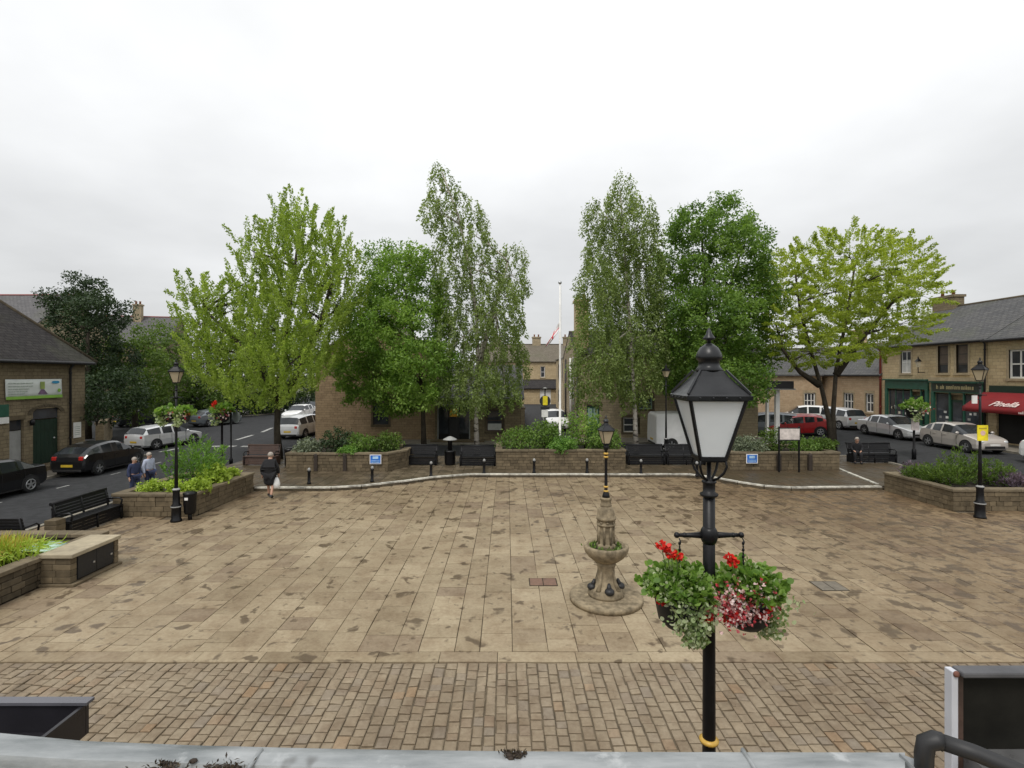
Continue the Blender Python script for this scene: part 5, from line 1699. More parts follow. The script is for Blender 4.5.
# ================================================================== BOLLARDS, POSTS, SIGNS
def bollard_meshes():
    b = MB().lathe([(0.085, 0), (0.085, 0.06), (0.065, 0.09), (0.06, 0.5), (0.075, 0.53), (0.075, 0.57), (0.06, 0.59)], 12)
    me = b.mesh('shaft'); me.materials.append(M_IRON)
    c = MB().lathe([(0.058, 0.58), (0.07, 0.61), (0.062, 0.66), (0.03, 0.7), (0.005, 0.705)], 12)
    mc = c.mesh('cap'); mc.materials.append(M_GREYP)
    return me, mc
BS, BC = bollard_meshes()
def bollard(x, y, z, label, s=1.0, group='black bollards along the white kerb'):
    r = thing('bollard', label, 'bollard', (x, y, z), random.uniform(0, 3), group)
    r.scale = (s, s, s)
    obj('shaft', BS, r); obj('cap', BC, r)
    r.rotation_euler = (random.uniform(-.02, .02), random.uniform(-.02, .02), 0)
bl = [(309, 484, 'first black bollard from the left along the white kerb, right of the walking man'),
      (372, 482, 'second black bollard along the white kerb, below the left blue sign'),
      (431, 476.5, 'third black bollard along the white kerb, in front of the left back bench'),
      (484, 473.5, 'fourth black bollard along the white kerb, at the left end of the flagpole planter'),
      (534, 473, 'fifth black bollard along the white kerb, left of the flagpole'),
      (587, 473, 'sixth black bollard along the white kerb, left of the fountain lantern'),
      (641, 474, 'seventh black bollard along the white kerb, right of the fountain lantern'),
      (697, 476.5, 'eighth black bollard along the white kerb, behind the near lamp post')]
for px, py, lab in bl:
    q = on_plane(px, py, 0.12)
    bollard(q.x, q.y, 0.12, lab, 0.95)
q = on_plane(54, 526, 0)
bollard(q.x, q.y, 0.0, 'black bollard beside the left road kerb near the benches', 0.95)

def short_post(px, py, h, label):
    q = on_plane(px, py, 0.12)
    r = thing('timber_post', label, 'post', (q.x, q.y, 0.12), 0, 'dark timber posts by the planters')
    MB().box(-0.08, 0.08, -0.08, 0.08, 0, h - 0.1).build('shaft', mat('dark_timber', (0.035, 0.025, 0.018), 0.8, 0.3, 8, 0.3), r, bevel=0.01)
    MB().lathe([(0.115, h - 0.1), (0.08, h - 0.04), (0.01, h)], 4, rot=R(45), smooth=False).build('cap', MATS['dark_timber'], r)
    return r
short_post(316, 471, 0.85, 'left dark timber post before the left planter')
short_post(345, 471, 0.85, 'right dark timber post before the left planter')
short_post(779, 470.5, 0.82, 'left dark timber post before the right planter, under the notice board')
short_post(810, 470.5, 0.82, 'right dark timber post before the right planter')

def blue_sign(x, y, z, label):
    r = thing('blue_sign', label, 'sign', (x, y, z), 0, 'blue signs on planter walls')
    MB().box(-0.27, 0.27, -0.03, 0.0, -0.22, 0.22).build('border', M_WHITE, r)
    MB().box(-0.235, 0.235, -0.036, -0.031, -0.185, 0.185).build('panel', mat('sign_blue', (0.02, 0.15, 0.55), 0.45), r)
    m = mat('pale_blue_print', (0.4, 0.6, 0.8), 0.5)
    MB().box(-0.13, 0.13, -0.041, -0.037, 0.02, 0.14).build('print', m, r)
    for i in range(2):
        MB().box(-0.19, 0.19, -0.041, -0.037, -0.08 - 0.07 * i, -0.055 - 0.07 * i).build('print', m, r)
blue_sign(XY(375.5, 23.8), 23.82, 0.68, 'blue sign on the left planter wall')
blue_sign(XY(752, 24.1), 24.12, 0.66, 'blue sign on the right planter wall')

nb_ = thing('notice_board', 'small white notice board on two black legs by the right planter', 'notice board', (XY(789, 23.6), 23.6, 0.12), 0)
for sx in (-0.46, 0.46):
    MB().box(sx - 0.03, sx + 0.03, -0.03, 0.03, 0, 2.1).build('leg', M_IRON, nb_)
z_ = CAMZ - (434 - PY0) / FPX * 23.6 - 0.12
MB().box(-0.5, 0.5, -0.06, -0.031, z_ - 0.3, z_ + 0.3).build('frame', M_TRIM, nb_)
MB().box(-0.45, 0.45, -0.066, -0.061, z_ - 0.25, z_ + 0.25).build('panel', mat('notice_paper', (0.6, 0.54, 0.5), 0.6), nb_)

# dark canopy sign with white posts behind the right planter
q = W(777, 392, 31.0)
cs = thing('canopy_sign', 'dark flat canopy on white posts left of the red car', 'shelter', (q.x, 31.0, g(q.x, 31)), 0)
zt = CAMZ - (381 - PY0) / FPX * 31 - g(q.x, 31)
MB().box(-0.9, 0.75, -0.5, 0.5, zt - 0.45, zt).build('canopy', M_TRIM, cs, bevel=0.02)
MB().box(-0.98, 0.83, -0.55, 0.55, zt - 0.52, zt - 0.452).build('soffit', M_GREYP, cs)
for sx, w in ((-0.6, 0.06), (0.0, 0.12)):
    MB().box(sx - w, sx + w, -0.1, 0.1, 0, zt - 0.52).build('post', M_WHITE, cs)
MB().box(-0.54, -0.12, -0.03, 0.03, 1.2, 1.28).build('rail', M_WHITE, cs)
MB().box(-0.54, -0.12, -0.03, 0.03, 0.5, 0.58).build('rail', M_WHITE, cs)

# traffic sign in the narrow street
q = W(545, 400, 29.6)
ts = thing('traffic_sign', 'yellow and black traffic sign left of the flagpole in the narrow street', 'sign', (q.x, 29.6, g(q.x, 29.6)), 0)
def rz(py):
    return CAMZ - (py - PY0) / FPX * 29.6 - ts.location.z
MB().lathe([(0.035, 0), (0.035, rz(388))], 10).build('pole', M_IRON, ts)
MB().lathe([(0.32, -0.06), (0.32, -0.04)], 20, (0, 0, rz(401)), 'y').build('disc', M_TRIM, ts)
MB().box(-0.13, 0.14, -0.075, -0.061, rz(405), rz(396)).build('yellow_plate', mat('sign_yellow', (0.8, 0.66, 0.02), 0.5), ts)
MB().box(-0.26, 0.26, -0.06, -0.04, rz(409.5), rz(406.5)).build('black_plate', M_TRIM, ts)
MB().box(-0.2, 0.17, -0.06, -0.04, rz(417), rz(409.8)).build('white_plate', M_WHITE, ts)
MB().lathe([(0.05, 0), (0.17, 0.04), (0.03, 0.1)], 10, (0, 0, rz(389))).build('cap_lamp', M_GREYP, ts)

# flagpole and flag
q = W(560, 300, 25.8)
fp = thing('flagpole', 'tall white flagpole rising from the centre planter', 'flagpole', (q.x, 25.8, 0.88), 0)
top = CAMZ - (284 - PY0) / FPX * 25.8 - 0.88
MB().lathe([(0.11, 0), (0.11, 0.1), (0.06, 0.12), (0.05, top * 0.5), (0.035, top)], 14).build('pole', M_WHITE, fp)
MB().ball((0, 0, top + 0.07), 0.09).build('finial', M_RIM, fp)
MB().tube([(0.09, -0.02, 1.0), (0.1, -0.02, top * 0.5), (0.06, -0.02, top - 0.1)], 0.008, 5).build('halyard', M_CURT, fp)
fl = thing('flag', 'red and white flag drooping at half mast on the flagpole', 'flag', (q.x, 25.8, 0.88), 0)
vs, ncol = [], 10
zf = CAMZ - (322 - PY0) / FPX * 25.8 - 0.88
for i in range(ncol + 1):
    t = i / ncol
    for j in range(7):
        s = j / 6
        x = -0.05 - t * 0.6 - 0.10 * s * t
        z = zf - 0.5 * s * (1 - 0.4 * t) - 1.05 * t
        vs.append((x + 0.03 * math.sin(5 * s + 3 * t), 0.09 * math.sin(4.2 * t + 3.5 * s), z))
M_FLAGW, M_FLAGR = mat('flag_white', (0.7, 0.68, 0.68), 0.8, 0.06), mat('flag_red', (0.55, 0.03, 0.05), 0.8, 0.06)
for nm, m, test in (('white_cloth', M_FLAGW, lambda i, j: not (j == 3 or i == 4)), ('red_cross', M_FLAGR, lambda i, j: j == 3 or i == 4)):
    b = MB().add(vs, [(i * 7 + j, i * 7 + j + 1, (i + 1) * 7 + j + 1, (i + 1) * 7 + j) for i in range(ncol) for j in range(6) if test(i, j)], True)
    o = b.build(nm, m, fl); o.modifiers.new('thick', 'SOLIDIFY').thickness = 0.01

# ================================================================== BENCHES
M_BENCH = mat('black_bench', (0.008, 0.008, 0.009), 0.5, 0.3, 8, 0.15, spec=0.25)
def bench(x, y, z, rz_, L, label, m=None, back=True, solid=True):
    m = m or M_BENCH
    r = thing('bench', label, 'bench', (x, y, z), rz_, 'black benches round the square')
    for i in range(4):
        MB().box(-L / 2, L / 2, -0.24 + i * 0.115, -0.24 + i * 0.115 + 0.1, 0.41, 0.45).build('seat_slat', m, r, bevel=0.008)
    if back:
        for i in range(5):
            z0 = 0.5 + i * 0.085
            y0 = 0.21 + i * 0.022
            MB().bar((-L / 2, y0, z0 + 0.035), (L / 2, y0, z0 + 0.035), 0.03, 0.078, up=(0, 0.25, 1)).build('back_slat', m, r, bevel=0.006)
    if solid:
        for i in range(4):
            MB().box(-L / 2 + .01, L / 2 - .01, -.2 + i * .004, -.17 + i * .004, .04 + i * .09, .04 + i * .09 + .082).build('front_slat', m, r, bevel=.005)
        for sx in (-1, 1):
            MB().box(sx * (L / 2 - .01) - .02, sx * (L / 2 - .01) + .02, -.22, .26, .02, .4).build('side_panel', m, r)
        MB().tube([(-L / 2, .33, .93), (L / 2, .33, .93)], .05, 10).build('top_rail', m, r)
    for sx in (-L / 2 + 0.06, L / 2 - 0.06, 0) if L > 1.9 else (-L / 2 + 0.06, L / 2 - 0.06):
        e = MB()
        e.tube([(sx, -0.22, 0), (sx, -0.2, 0.25), (sx, -0.2, 0.4)], 0.03, 8)
        e.tube([(sx, 0.27, 0), (sx, 0.2, 0.25), (sx, 0.21, 0.45), (sx, 0.31, 0.93)], 0.03, 8)
        e.box(sx - 0.03, sx + 0.03, -0.24, 0.22, 0.36, 0.405)
        if sx:
            e.tube([(sx, -0.2, 0.4), (sx, -0.24, 0.6), (sx, -0.15, 0.66), (sx, 0.22, 0.63)], 0.026, 8)
        e.build('end_frame', M_IRON, r)
    return r
def bpx(p0, p1, Y, label, **kw):
    x0, x1 = XY(p0, Y), XY(p1, Y)
    return bench((x0 + x1) / 2, Y, 0.12, 0.0, x1 - x0, label, **kw)
bpx(402, 437, 25.6, 'black bench at the back, left of the bin column')
bpx(460, 496, 25.4, 'black bench at the back, between bin column and flagpole planter')
bpx(627, 664, 25.7, 'black bench at the back, right of the flagpole planter')
bpx(666, 704, 25.7, 'black bench at the back, behind the near lantern')
bpx(850, 894, 26.3, 'black bench at the back right with a seated man')
bpx(245, 278, 25.6, 'brown bench under the light green tree at left', m=mat('brown_bench', (0.07, 0.04, 0.03), 0.6, 0.25, 8, 0.15))
bench(-12.6, 15.5, 0, R(90), 2.0, 'black bench by the left road, against the planter with lime plants')
bench(-13.2, 13.45, 0, R(180), 1.5, 'black bench behind the gold grass planter at the left edge', solid=False)
pr = thing('stone_pier', 'short square stone pier at the end of the left bench', 'pier', (-12.55, 14.22, 0), 0)
for i in range(4):
    MB().box(-0.16 + random.uniform(-.01, .01), 0.16, -0.16, 0.16, i * 0.15 + 0.003, i * 0.15 + 0.147).build('stone', M_STONE, pr, bevel=0.012)

# litter bin column
q = W(450, 460, 25.6)
bn = thing('bin_column', 'black litter bin with a capped column between the back benches', 'litter bin', (q.x, 25.6, 0.12), 0)
MB().lathe([(0.24, 0), (0.25, 0.05), (0.27, 0.1), (0.27, 0.62), (0.29, 0.65), (0.29, 0.7), (0.2, 0.74)], 16).build('bin_body', M_IRON, bn)
MB().lathe([(0.11, 0.72), (0.11, 1.2), (0.13, 1.24)], 12).build('column', M_IRON, bn)
MB().lathe([(0.36, 1.24), (0.34, 1.28), (0.1, 1.4), (0.02, 1.42)], 16).build('cap', M_GREYP, bn)
lbn = thing('litter_bin', 'black litter bin fixed beside the left lamp post', 'litter bin', (-10.08, 16.28, 0), 0)
MB().lathe([(0.15, 0.2), (0.17, 0.25), (0.19, 0.8), (0.2, 0.82), (0.2, 0.86), (0.1, 0.9)], 14).build('bin_body', M_IRON, lbn)
MB().lathe([(0.06, 0), (0.06, 0.22)], 10).build('foot', M_IRON, lbn)
MB().box(-0.05, 0.05, -0.205, -0.19, 0.66, 0.74).build('badge', M_WHITE, lbn)
lb2 = thing('litter_bin', 'black litter bin at the foot of the light green tree', 'litter bin', (XY(290, 25.2), 25.2, 0.12), 0)
MB().lathe([(0.22, 0), (0.24, 0.05), (0.26, 0.75), (0.28, 0.78), (0.27, 0.85), (0.15, 0.92)], 14).build('bin_body', M_IRON, lb2)
MB().box(-0.12, 0.12, -0.272, -0.25, 0.55, 0.68).build('slot', M_RUBBER, lb2)

# stone electricity cabinet at left
cab = thing('stone_cabinet', 'stone cabinet with black metal doors and flat slab top at left', 'cabinet', (-9.79, 11.75, 0), 0)
b = MB()
for j in range(4):
    z0 = 0.06 + j * 0.138
    for (x0, x1, y0, y1) in ((-0.36, -0.02 if j % 2 else -0.1, -0.62, -0.45), (-0.02 if j % 2 else -0.1, 0.3, -0.62, -0.45)):
        MB().box(x0 + 0.004, x1 - 0.004, y0, y1, z0 + 0.003, z0 + 0.135).build('stone', M_STONE, cab, bevel=0.01)
    MB().box(0.0, 0.33, 0.6, 0.72, z0 + 0.003, z0 + 0.135).build('stone', M_STONE, cab, bevel=0.01)
MB().box(-0.36, 0.27, -0.45, 0.6, 0.05, 0.61).build('core', M_MORTAR, cab)
for i, y0 in enumerate((-0.43, 0.085)):
    dmo = MB().box(0.27, 0.31, y0, y0 + 0.505, 0.09, 0.6).build('metal_door', M_TRIM, cab, bevel=0.006)
    MB().box(0.311, 0.325, y0 + 0.4, y0 + 0.45, 0.3, 0.34).build('lock', M_RIM, dmo)
MB().box(-0.4, 0.4, -0.66, 0.76, 0.0, 0.055).build('foot_slab', M_STONE, cab, bevel=0.012)
MB().box(-0.38, 0.37, -0.66, 0.76, 0.615, 0.705).build('top_slab', mat('slab_top', (0.34, 0.29, 0.2), 0.8, 0.25, 6, 0.3), cab, bevel=0.015)
tr_ = thing('pale_sheet', 'pale green curved sheet lying in the gold grass planter', 'sheet', (-10.75, 11.6, 0.66), R(20))
vs = []
for i in range(9):
    for j in range(7):
        u, v = i / 8 - 0.5, j / 6 - 0.5
        vs.append((u * 1.15 * (1 - 0.4 * v * v), v * 0.75, 0.1 - 0.32 * u * u - 0.2 * v * v))
o = MB().add(vs, [(i * 7 + j, (i + 1) * 7 + j, (i + 1) * 7 + j + 1, i * 7 + j + 1) for i in range(8) for j in range(6)], True).build('sheet', mat('pale_green_sheet', (0.42, 0.58, 0.5), 0.4, 0.1, 4, 0.05), tr_)
o.modifiers.new('thick', 'SOLIDIFY').thickness = 0.015
MB().lathe([(0.05, -0.17), (0.05, 0.05)], 8).build('support', M_IRON, tr_)
# ================================================================== CARS
# stations: (s from front 0..1, z_low, z_belt, z_top, half width factor, top width factor, tag)
CARS = {
 'hatch': [(0.0, .36, .60, 0, .66), (0.012, .27, .69, 0, .82), (0.045, .22, .78, 0, .93), (0.11, .20, .86, 0, .985), (0.235, .20, .965, 0, 1.0, 'A'),
           (0.42, .20, .975, 1.42, 1.0, 'B'), (0.50, .20, .98, 1.475, 1.0), (0.575, .20, .985, 1.49, 1.0, 'P'), (0.6, .20, .987, 1.488, 1.0), (0.74, .20, 1.01, 1.44, 1.0, 'P'), (0.775, .20, 1.02, 1.42, 1.0), (0.865, .21, 1.05, 1.33, .985, 'C'),
           (0.955, .25, 1.04, 0, .96, 'D'), (0.985, .3, .9, 0, .91), (1.0, .38, .7, 0, .8)],
 'estate': [(0.0, .34, .58, 0, .70), (0.015, .26, .66, 0, .84), (0.05, .22, .74, 0, .94), (0.12, .20, .81, 0, .985), (0.25, .20, .92, 0, 1.0, 'A'),
            (0.40, .20, .94, 1.40, 1.0, 'B'), (0.52, .20, .955, 1.46, 1.0, 'P'), (0.545, .20, .955, 1.46, 1.0), (0.70, .20, .97, 1.46, 1.0, 'P'), (0.73, .20, .975, 1.455, 1.0), (0.925, .21, 1.0, 1.38, .985, 'C'),
            (0.985, .25, 1.0, 0, .95, 'D'), (0.995, .3, .86, 0, .90), (1.0, .38, .7, 0, .82)],
 'saloon': [(0.0, .32, .56, 0, .66), (0.015, .25, .63, 0, .82), (0.05, .20, .70, 0, .93), (0.12, .18, .77, 0, .985), (0.29, .18, .90, 0, 1.0, 'A'),
            (0.44, .18, .93, 1.38, 1.0, 'B'), (0.55, .18, .945, 1.45, 1.0, 'P'), (0.57, .18, .945, 1.45, 1.0), (0.70, .18, .965, 1.41, 1.0, 'P'), (0.72, .18, .97, 1.40, 1.0), (0.76, .18, .98, 1.36, .99, 'C'),
            (0.875, .20, 1.0, 0, .97, 'D'), (0.97, .24, .99, 0, .93), (0.99, .3, .85, 0, .88), (1.0, .36, .7, 0, .8)],
 'mpv': [(0.0, .34, .6, 0, .72), (0.015, .26, .70, 0, .86), (0.05, .22, .80, 0, .95), (0.10, .20, .88, 0, .985), (0.20, .20, 1.0, 0, 1.0, 'A'),
         (0.36, .20, 1.02, 1.55, 1.0, 'B'), (0.50, .20, 1.03, 1.64, 1.0, 'P'), (0.525, .20, 1.03, 1.64, 1.0), (0.70, .20, 1.04, 1.63, 1.0, 'P'), (0.73, .20, 1.04, 1.62, 1.0), (0.92, .21, 1.06, 1.55, .985, 'C'),
         (0.98, .25, 1.06, 0, .96, 'D'), (0.992, .3, .9, 0, .92), (1.0, .38, .7, 0, .84)],
 'van': [(0.0, .36, .7, 0, .74), (0.012, .28, .82, 0, .88), (0.04, .24, .95, 0, .96), (0.08, .22, 1.05, 0, .985), (0.15, .22, 1.18, 0, 1.0, 'A'),
         (0.27, .22, 1.2, 2.05, 1.0, 'B'), (0.36, .22, 1.2, 2.2, 1.0, 'V'), (0.7, .22, 1.2, 2.24, 1.0, 'V'), (0.975, .24, 1.2, 2.2, .99, 'V'),
         (0.995, .28, 1.2, 2.1, .97, 'V'), (1.0, .4, 1.1, 2.0, .94)],
}
def car(label, x, y, heading, kind, paint, L, W_, hs=1.0, z=None, cat='car', rim=True, group='parked cars and vans', name=None, wr=0.325):
    """heading: direction the nose points, degrees, 0 = +X, 90 = +Y"""
    z = g(x, y) if z is None else z
    root = thing(name or ('van' if kind == 'van' else 'car'), label, cat, (x, y, z), R(heading), group)
    # sit on the slope
    c, s_ = math.cos(R(heading)), math.sin(R(heading))
    zf, zr = g(x + c * L * .3, y + s_ * L * .3), g(x - c * L * .3, y - s_ * L * .3)
    zl_, zr_ = g(x - s_ * .8, y + c * .8), g(x + s_ * .8, y - c * .8)
    root.rotation_euler = (math.atan2(zl_ - zr_, 1.6), -math.atan2(zf - zr, L * .6), R(heading))
    st = CARS[kind]
    tw = 0.74 if kind != 'van' else 0.86
    rows = []
    for k in st:
        s, zl, zb, zt, w = k[:5]
        zl, zb, zt = zl * (1 if hs < 1.1 else 1.05), zb * hs, zt * hs
        xx = L / 2 - s * L
        hw = W_ / 2 * w
        if zt:
            sec = [(hw * .86, zl), (hw * .985, zl + .1), (hw, zl + (zb - zl) * .55), (hw * .965, zb), (hw * tw * 1.06, zt - .085 * hs), (hw * tw * .86, zt - .015), (0, zt + .015)]
        else:
            sec = [(hw * .86, zl), (hw * .985, zl + .1 * min(1, (zb - zl) * 2)), (hw, zl + (zb - zl) * .55), (hw * .97, zb - .03), (hw * .88, zb + .005), (hw * .6, zb + .03), (0, zb + .045)]
        rows.append([(xx, yy, zz) for yy, zz in sec])
    tags = [k[5] if len(k) > 5 else '' for k in st]
    iA = tags.index('A'); iB = tags.index('B')
    iC = tags.index('C') if 'C' in tags else None
    iD = tags.index('D') if 'D' in tags else None
    body = MB(); glass = {}
    def put(key, q):
        glass.setdefault(key, MB()).add(q, [(0, 1, 2, 3)], True)
    for sg in (1, -1):
        for i in range(len(rows) - 1):
            for j in range(6):
                a, b = rows[i][j], rows[i + 1][j]
                c_, d = rows[i + 1][j + 1], rows[i][j + 1]
                q = [(p[0], p[1] * sg, p[2]) for p in (a, b, c_, d)]
                if sg == 1:
                    q = q[::-1]
                key = None
                if i == iA and j >= 4:
                    key = ('windscreen', 0)
                elif iC is not None and i == iC and j >= 4:
                    key = ('rear_window', 0)
                elif j == 3 and kind != 'van' and iB <= i < iC and tags[i] != 'P':
                    key = ('side_window', sg * (i + 1))
                elif j == 3 and i == iA:
                    key = ('quarter_light', sg)
                elif j == 3 and kind == 'van' and i == iB:
                    key = ('side_window', sg)
                if key:
                    put(key, q)
                else:
                    body.add(q, [(0, 1, 2, 3)], True)
    for rr, rev in ((rows[0], False), (rows[-1], True)):
        full = [(p[0], p[1], p[2]) for p in rr] + [(p[0], -p[1], p[2]) for p in rr[-2::-1]]
        body.add(full, [tuple(range(len(full)))[::-1 if rev else 1]], False)
    for i in range(len(rows) - 1):   # floor
        a, b = rows[i][0], rows[i + 1][0]
        body.add([a, b, (b[0], -b[1], b[2]), (a[0], -a[1], a[2])], [(0, 1, 2, 3)], False)
    bo = body.build('body', paint, root, sharp=38)
    for (nm, _), mb in glass.items():
        mb.build(nm, M_GLASS, root)
    # wheels, arches
    xf, xr = L / 2 - 0.19 * L, -L / 2 + 0.19 * L
    for xw in (xf, xr):
        for sg in (1, -1):
            n = 16
            ring = [(xw + math.cos(math.pi * i / n) * (wr + .065), W_ / 2 * sg * 1.004, wr + math.sin(math.pi * i / n) * (wr + .065)) for i in range(n + 1)]
            ring += [(xw - wr - .065, W_ / 2 * sg * 1.004, .2), (xw + wr + .065, W_ / 2 * sg * 1.004, .2)]
            inn = [(p[0], p[1] * 0.9, p[2]) for p in ring]
            m_ = len(ring)
            MB().add(ring + inn, [tuple(range(m_))[::(-1 if sg > 0 else 1)]] + [(i, (i + 1) % m_, m_ + (i + 1) % m_, m_ + i) for i in range(m_)]).build('wheel_arch', M_RUBBER, root)
            wh = MB().lathe([(wr * .62, -.09), (wr * .9, -.1), (wr, -.07), (wr, .07), (wr * .9, .1), (wr * .62, .09)], 20, (xw, (W_ / 2 - .085) * sg, wr), 'y').build('wheel', M_RUBBER, root)
            yo = (W_ / 2 - .085) * sg + .088 * sg
            rm = MB().lathe([(wr * .66, -.012), (wr * .66, .012), (wr * .56, .012), (wr * .56, -.012)], 20, (xw, yo, wr), 'y', caps=False)
            for i in range(5):
                a = i * 1.2566 + .3
                rm.bar((xw, yo, wr), (xw + math.cos(a) * wr * .6, yo, wr + math.sin(a) * wr * .6), wr * .2, .02, up=(0, 1, 0))
            rm.lathe([(wr * .16, -.015), (wr * .16, .015)], 10, (xw, yo, wr), 'y')
            rm.build('rim', M_RIM if rim else M_GREYP, wh)
    # lights, plates, mirrors, bumpers
    zb0 = st[1][2] * hs
    for sg in (1, -1):
        MB().ball((L / 2 - .11, W_ * .345 * sg, zb0 - .02), .12, 10, 6, (0.9, 1.25, .62)).build('headlight', M_HEADL, root)
        zt = (st[-2][2] + .02) * hs if kind != 'van' else 1.0
        tl = MB().box(-L / 2 + 0.005, -L / 2 + .16, W_ * .345 * sg - .1, W_ * .345 * sg + .1, zt - .13, zt + .05)
        tl.build('tail_light', M_REDL, root, bevel=0.03)
        MB().ball((L / 2 - (st[iA][0] + .06) * L, W_ * .54 * sg, st[iA][2] * hs + .06), .1, 8, 6, (.6, 1, .75)).build('wing_mirror', paint, root)
        MB().box(-L * .22, L * .22, W_ * .492 * sg - .012, W_ * .492 * sg + .012, .2, .26).build('sill_trim', M_TRIM, root)
        for hx in (-.02, -.2):
            MB().box(hx * L - .09, hx * L + .09, W_ * .497 * sg - .015, W_ * .497 * sg + .015, .82 * hs, .85 * hs).build('door_handle', paint, root)
    if kind != 'van':
        for sg in (1, -1):
            for hx in (.17, -.065, -.26):
                MB().box(hx * L - .006, hx * L + .006, W_ * .4985 * sg - .006, W_ * .4985 * sg + .006, .32, .9 * hs).build('door_seam', M_TRIM, root)
    MB().box(L / 2 - .1, L / 2 + .012, -W_ * .3, W_ * .3, .33, .46).build('grille', M_TRIM, root, bevel=.02)
    MB().box(L / 2 + .005, L / 2 + .02, -.26, .26, .47, .57).build('number_plate', M_WHITE, root)
    MB().box(-L / 2 - .012, -L / 2 + .02, -.26, .26, .5, .61).build('number_plate', M_PLATEY, root)
    MB().box(-L / 2 - .006, -L / 2 + .12, -W_ * .36, W_ * .36, .27, .38).build('bumper', M_TRIM, root, bevel=.02)
    return root

P_SIL = paint_mat('silver_paint', (0.68, 0.69, 0.7), 0.3, 0.35)
P_SILW = paint_mat('warm_silver_paint', (0.55, 0.51, 0.47), 0.3, 0.36)
P_WHT = paint_mat('white_car_paint', (0.82, 0.82, 0.81), 0.0, 0.3)
P_BLK = paint_mat('black_car_paint', (0.004, 0.0045, 0.006), 0.0, 0.3)
P_RED = paint_mat('red_car_paint', (0.42, 0.012, 0.014), 0.0, 0.3)
P_GRY = paint_mat('grey_car_paint', (0.16, 0.18, 0.2), 0.4, 0.3)
P_DRK = paint_mat('dark_car_paint', (0.025, 0.028, 0.035), 0.2, 0.25)

car('black saloon car cut by the left edge', -20.0, 19.1, -91, 'saloon', P_BLK, 4.6, 1.8)
car('black hatchback parked in front of the dark hall', -20.05, 25.3, 91, 'hatch', P_BLK, 4.05, 1.76)
q = on_plane(172, 449, -0.08)
car('silver estate car driving at the left road junction', q.x - 1.0, q.y + 0.9, 74, 'estate', P_SIL, 4.3, 1.74)
car('silver grey car parked beyond the junction under the trees', XY(216, 46.5), 46.5, 68, 'hatch', P_GRY, 4.3, 1.8)
car('dark car parked deep under the trees at left, by the low wall', XY(142, 46.0), 46.0, 60, 'hatch', P_DRK, 4.2, 1.78)
car('silver hatchback with lit tail lights in the side street, left of the brown gable', XY(304, 37.5), 37.5, 82, 'mpv', P_SIL, 4.3, 1.8, 0.97)
car('white car behind the silver hatchback in the side street', XY(300, 50.0), 50.0, -95, 'hatch', P_WHT, 4.2, 1.78)
car('dark car farthest back in the side street left of the brown gable', XY(313, 56.0), 56.0, -95, 'hatch', P_DRK, 4.2, 1.78)
car('white car facing the square in the narrow street behind the flagpole', XY(555, 41.0), 41.0, -88, 'hatch', P_WHT, 4.2, 1.78)
car('white van parked behind the right birch', XY(690, 32.3), 32.3, 2, 'van', P_WHT, 4.9, 1.95, 1.0, cat='van')
car('dark grey car behind the canopy posts', XY(767, 37.5), 37.5, 160, 'mpv', P_GRY, 4.4, 1.8, 1.0)
car('white car parked behind the red car', XY(806, 41.5), 41.5, 155, 'mpv', P_WHT, 4.3, 1.8, 1.0)
car('red hatchback partly behind the yellow green tree', XY(798, 36.6), 36.6, 158, 'hatch', P_RED, 4.1, 1.75, 1.0)
car('silver people carrier parked right of the yellow green tree', 25.6, 39.8, 97, 'mpv', P_SIL, 4.2, 1.78, 0.97)
car('silver saloon parked before the first green shopfront', 25.7, 34.0, -88, 'saloon', P_SIL, 4.7, 1.88, 1.0)
car('warm silver hatchback parked behind the yellow sign', 25.3, 28.5, -91, 'hatch', P_SILW, 4.0, 1.75, 1.0)
car('white car cut by the right edge below the red awning', 25.35, 22.6, -90, 'hatch', P_WHT, 4.1, 1.75)

# ================================================================== PEOPLE
def skin_body(name, verts, edges, radii, m, parent, root=0, sub=2):
    me = bpy.data.meshes.new(name)
    me.from_pydata(verts, edges, [])
    o = obj(name, me, parent)
    me.materials.append(m)
    sk = o.modifiers.new('skin', 'SKIN')
    lay_ = me.skin_vertices[0].data
    for i, r in enumerate(radii):
        lay_[i].radius = r if isinstance(r, tuple) else (r, r)
        lay_[i].use_root = (i == root)
    sk.use_smooth_shade = True
    s = o.modifiers.new('sub', 'SUBSURF'); s.levels = sub; s.render_levels = sub
    return o

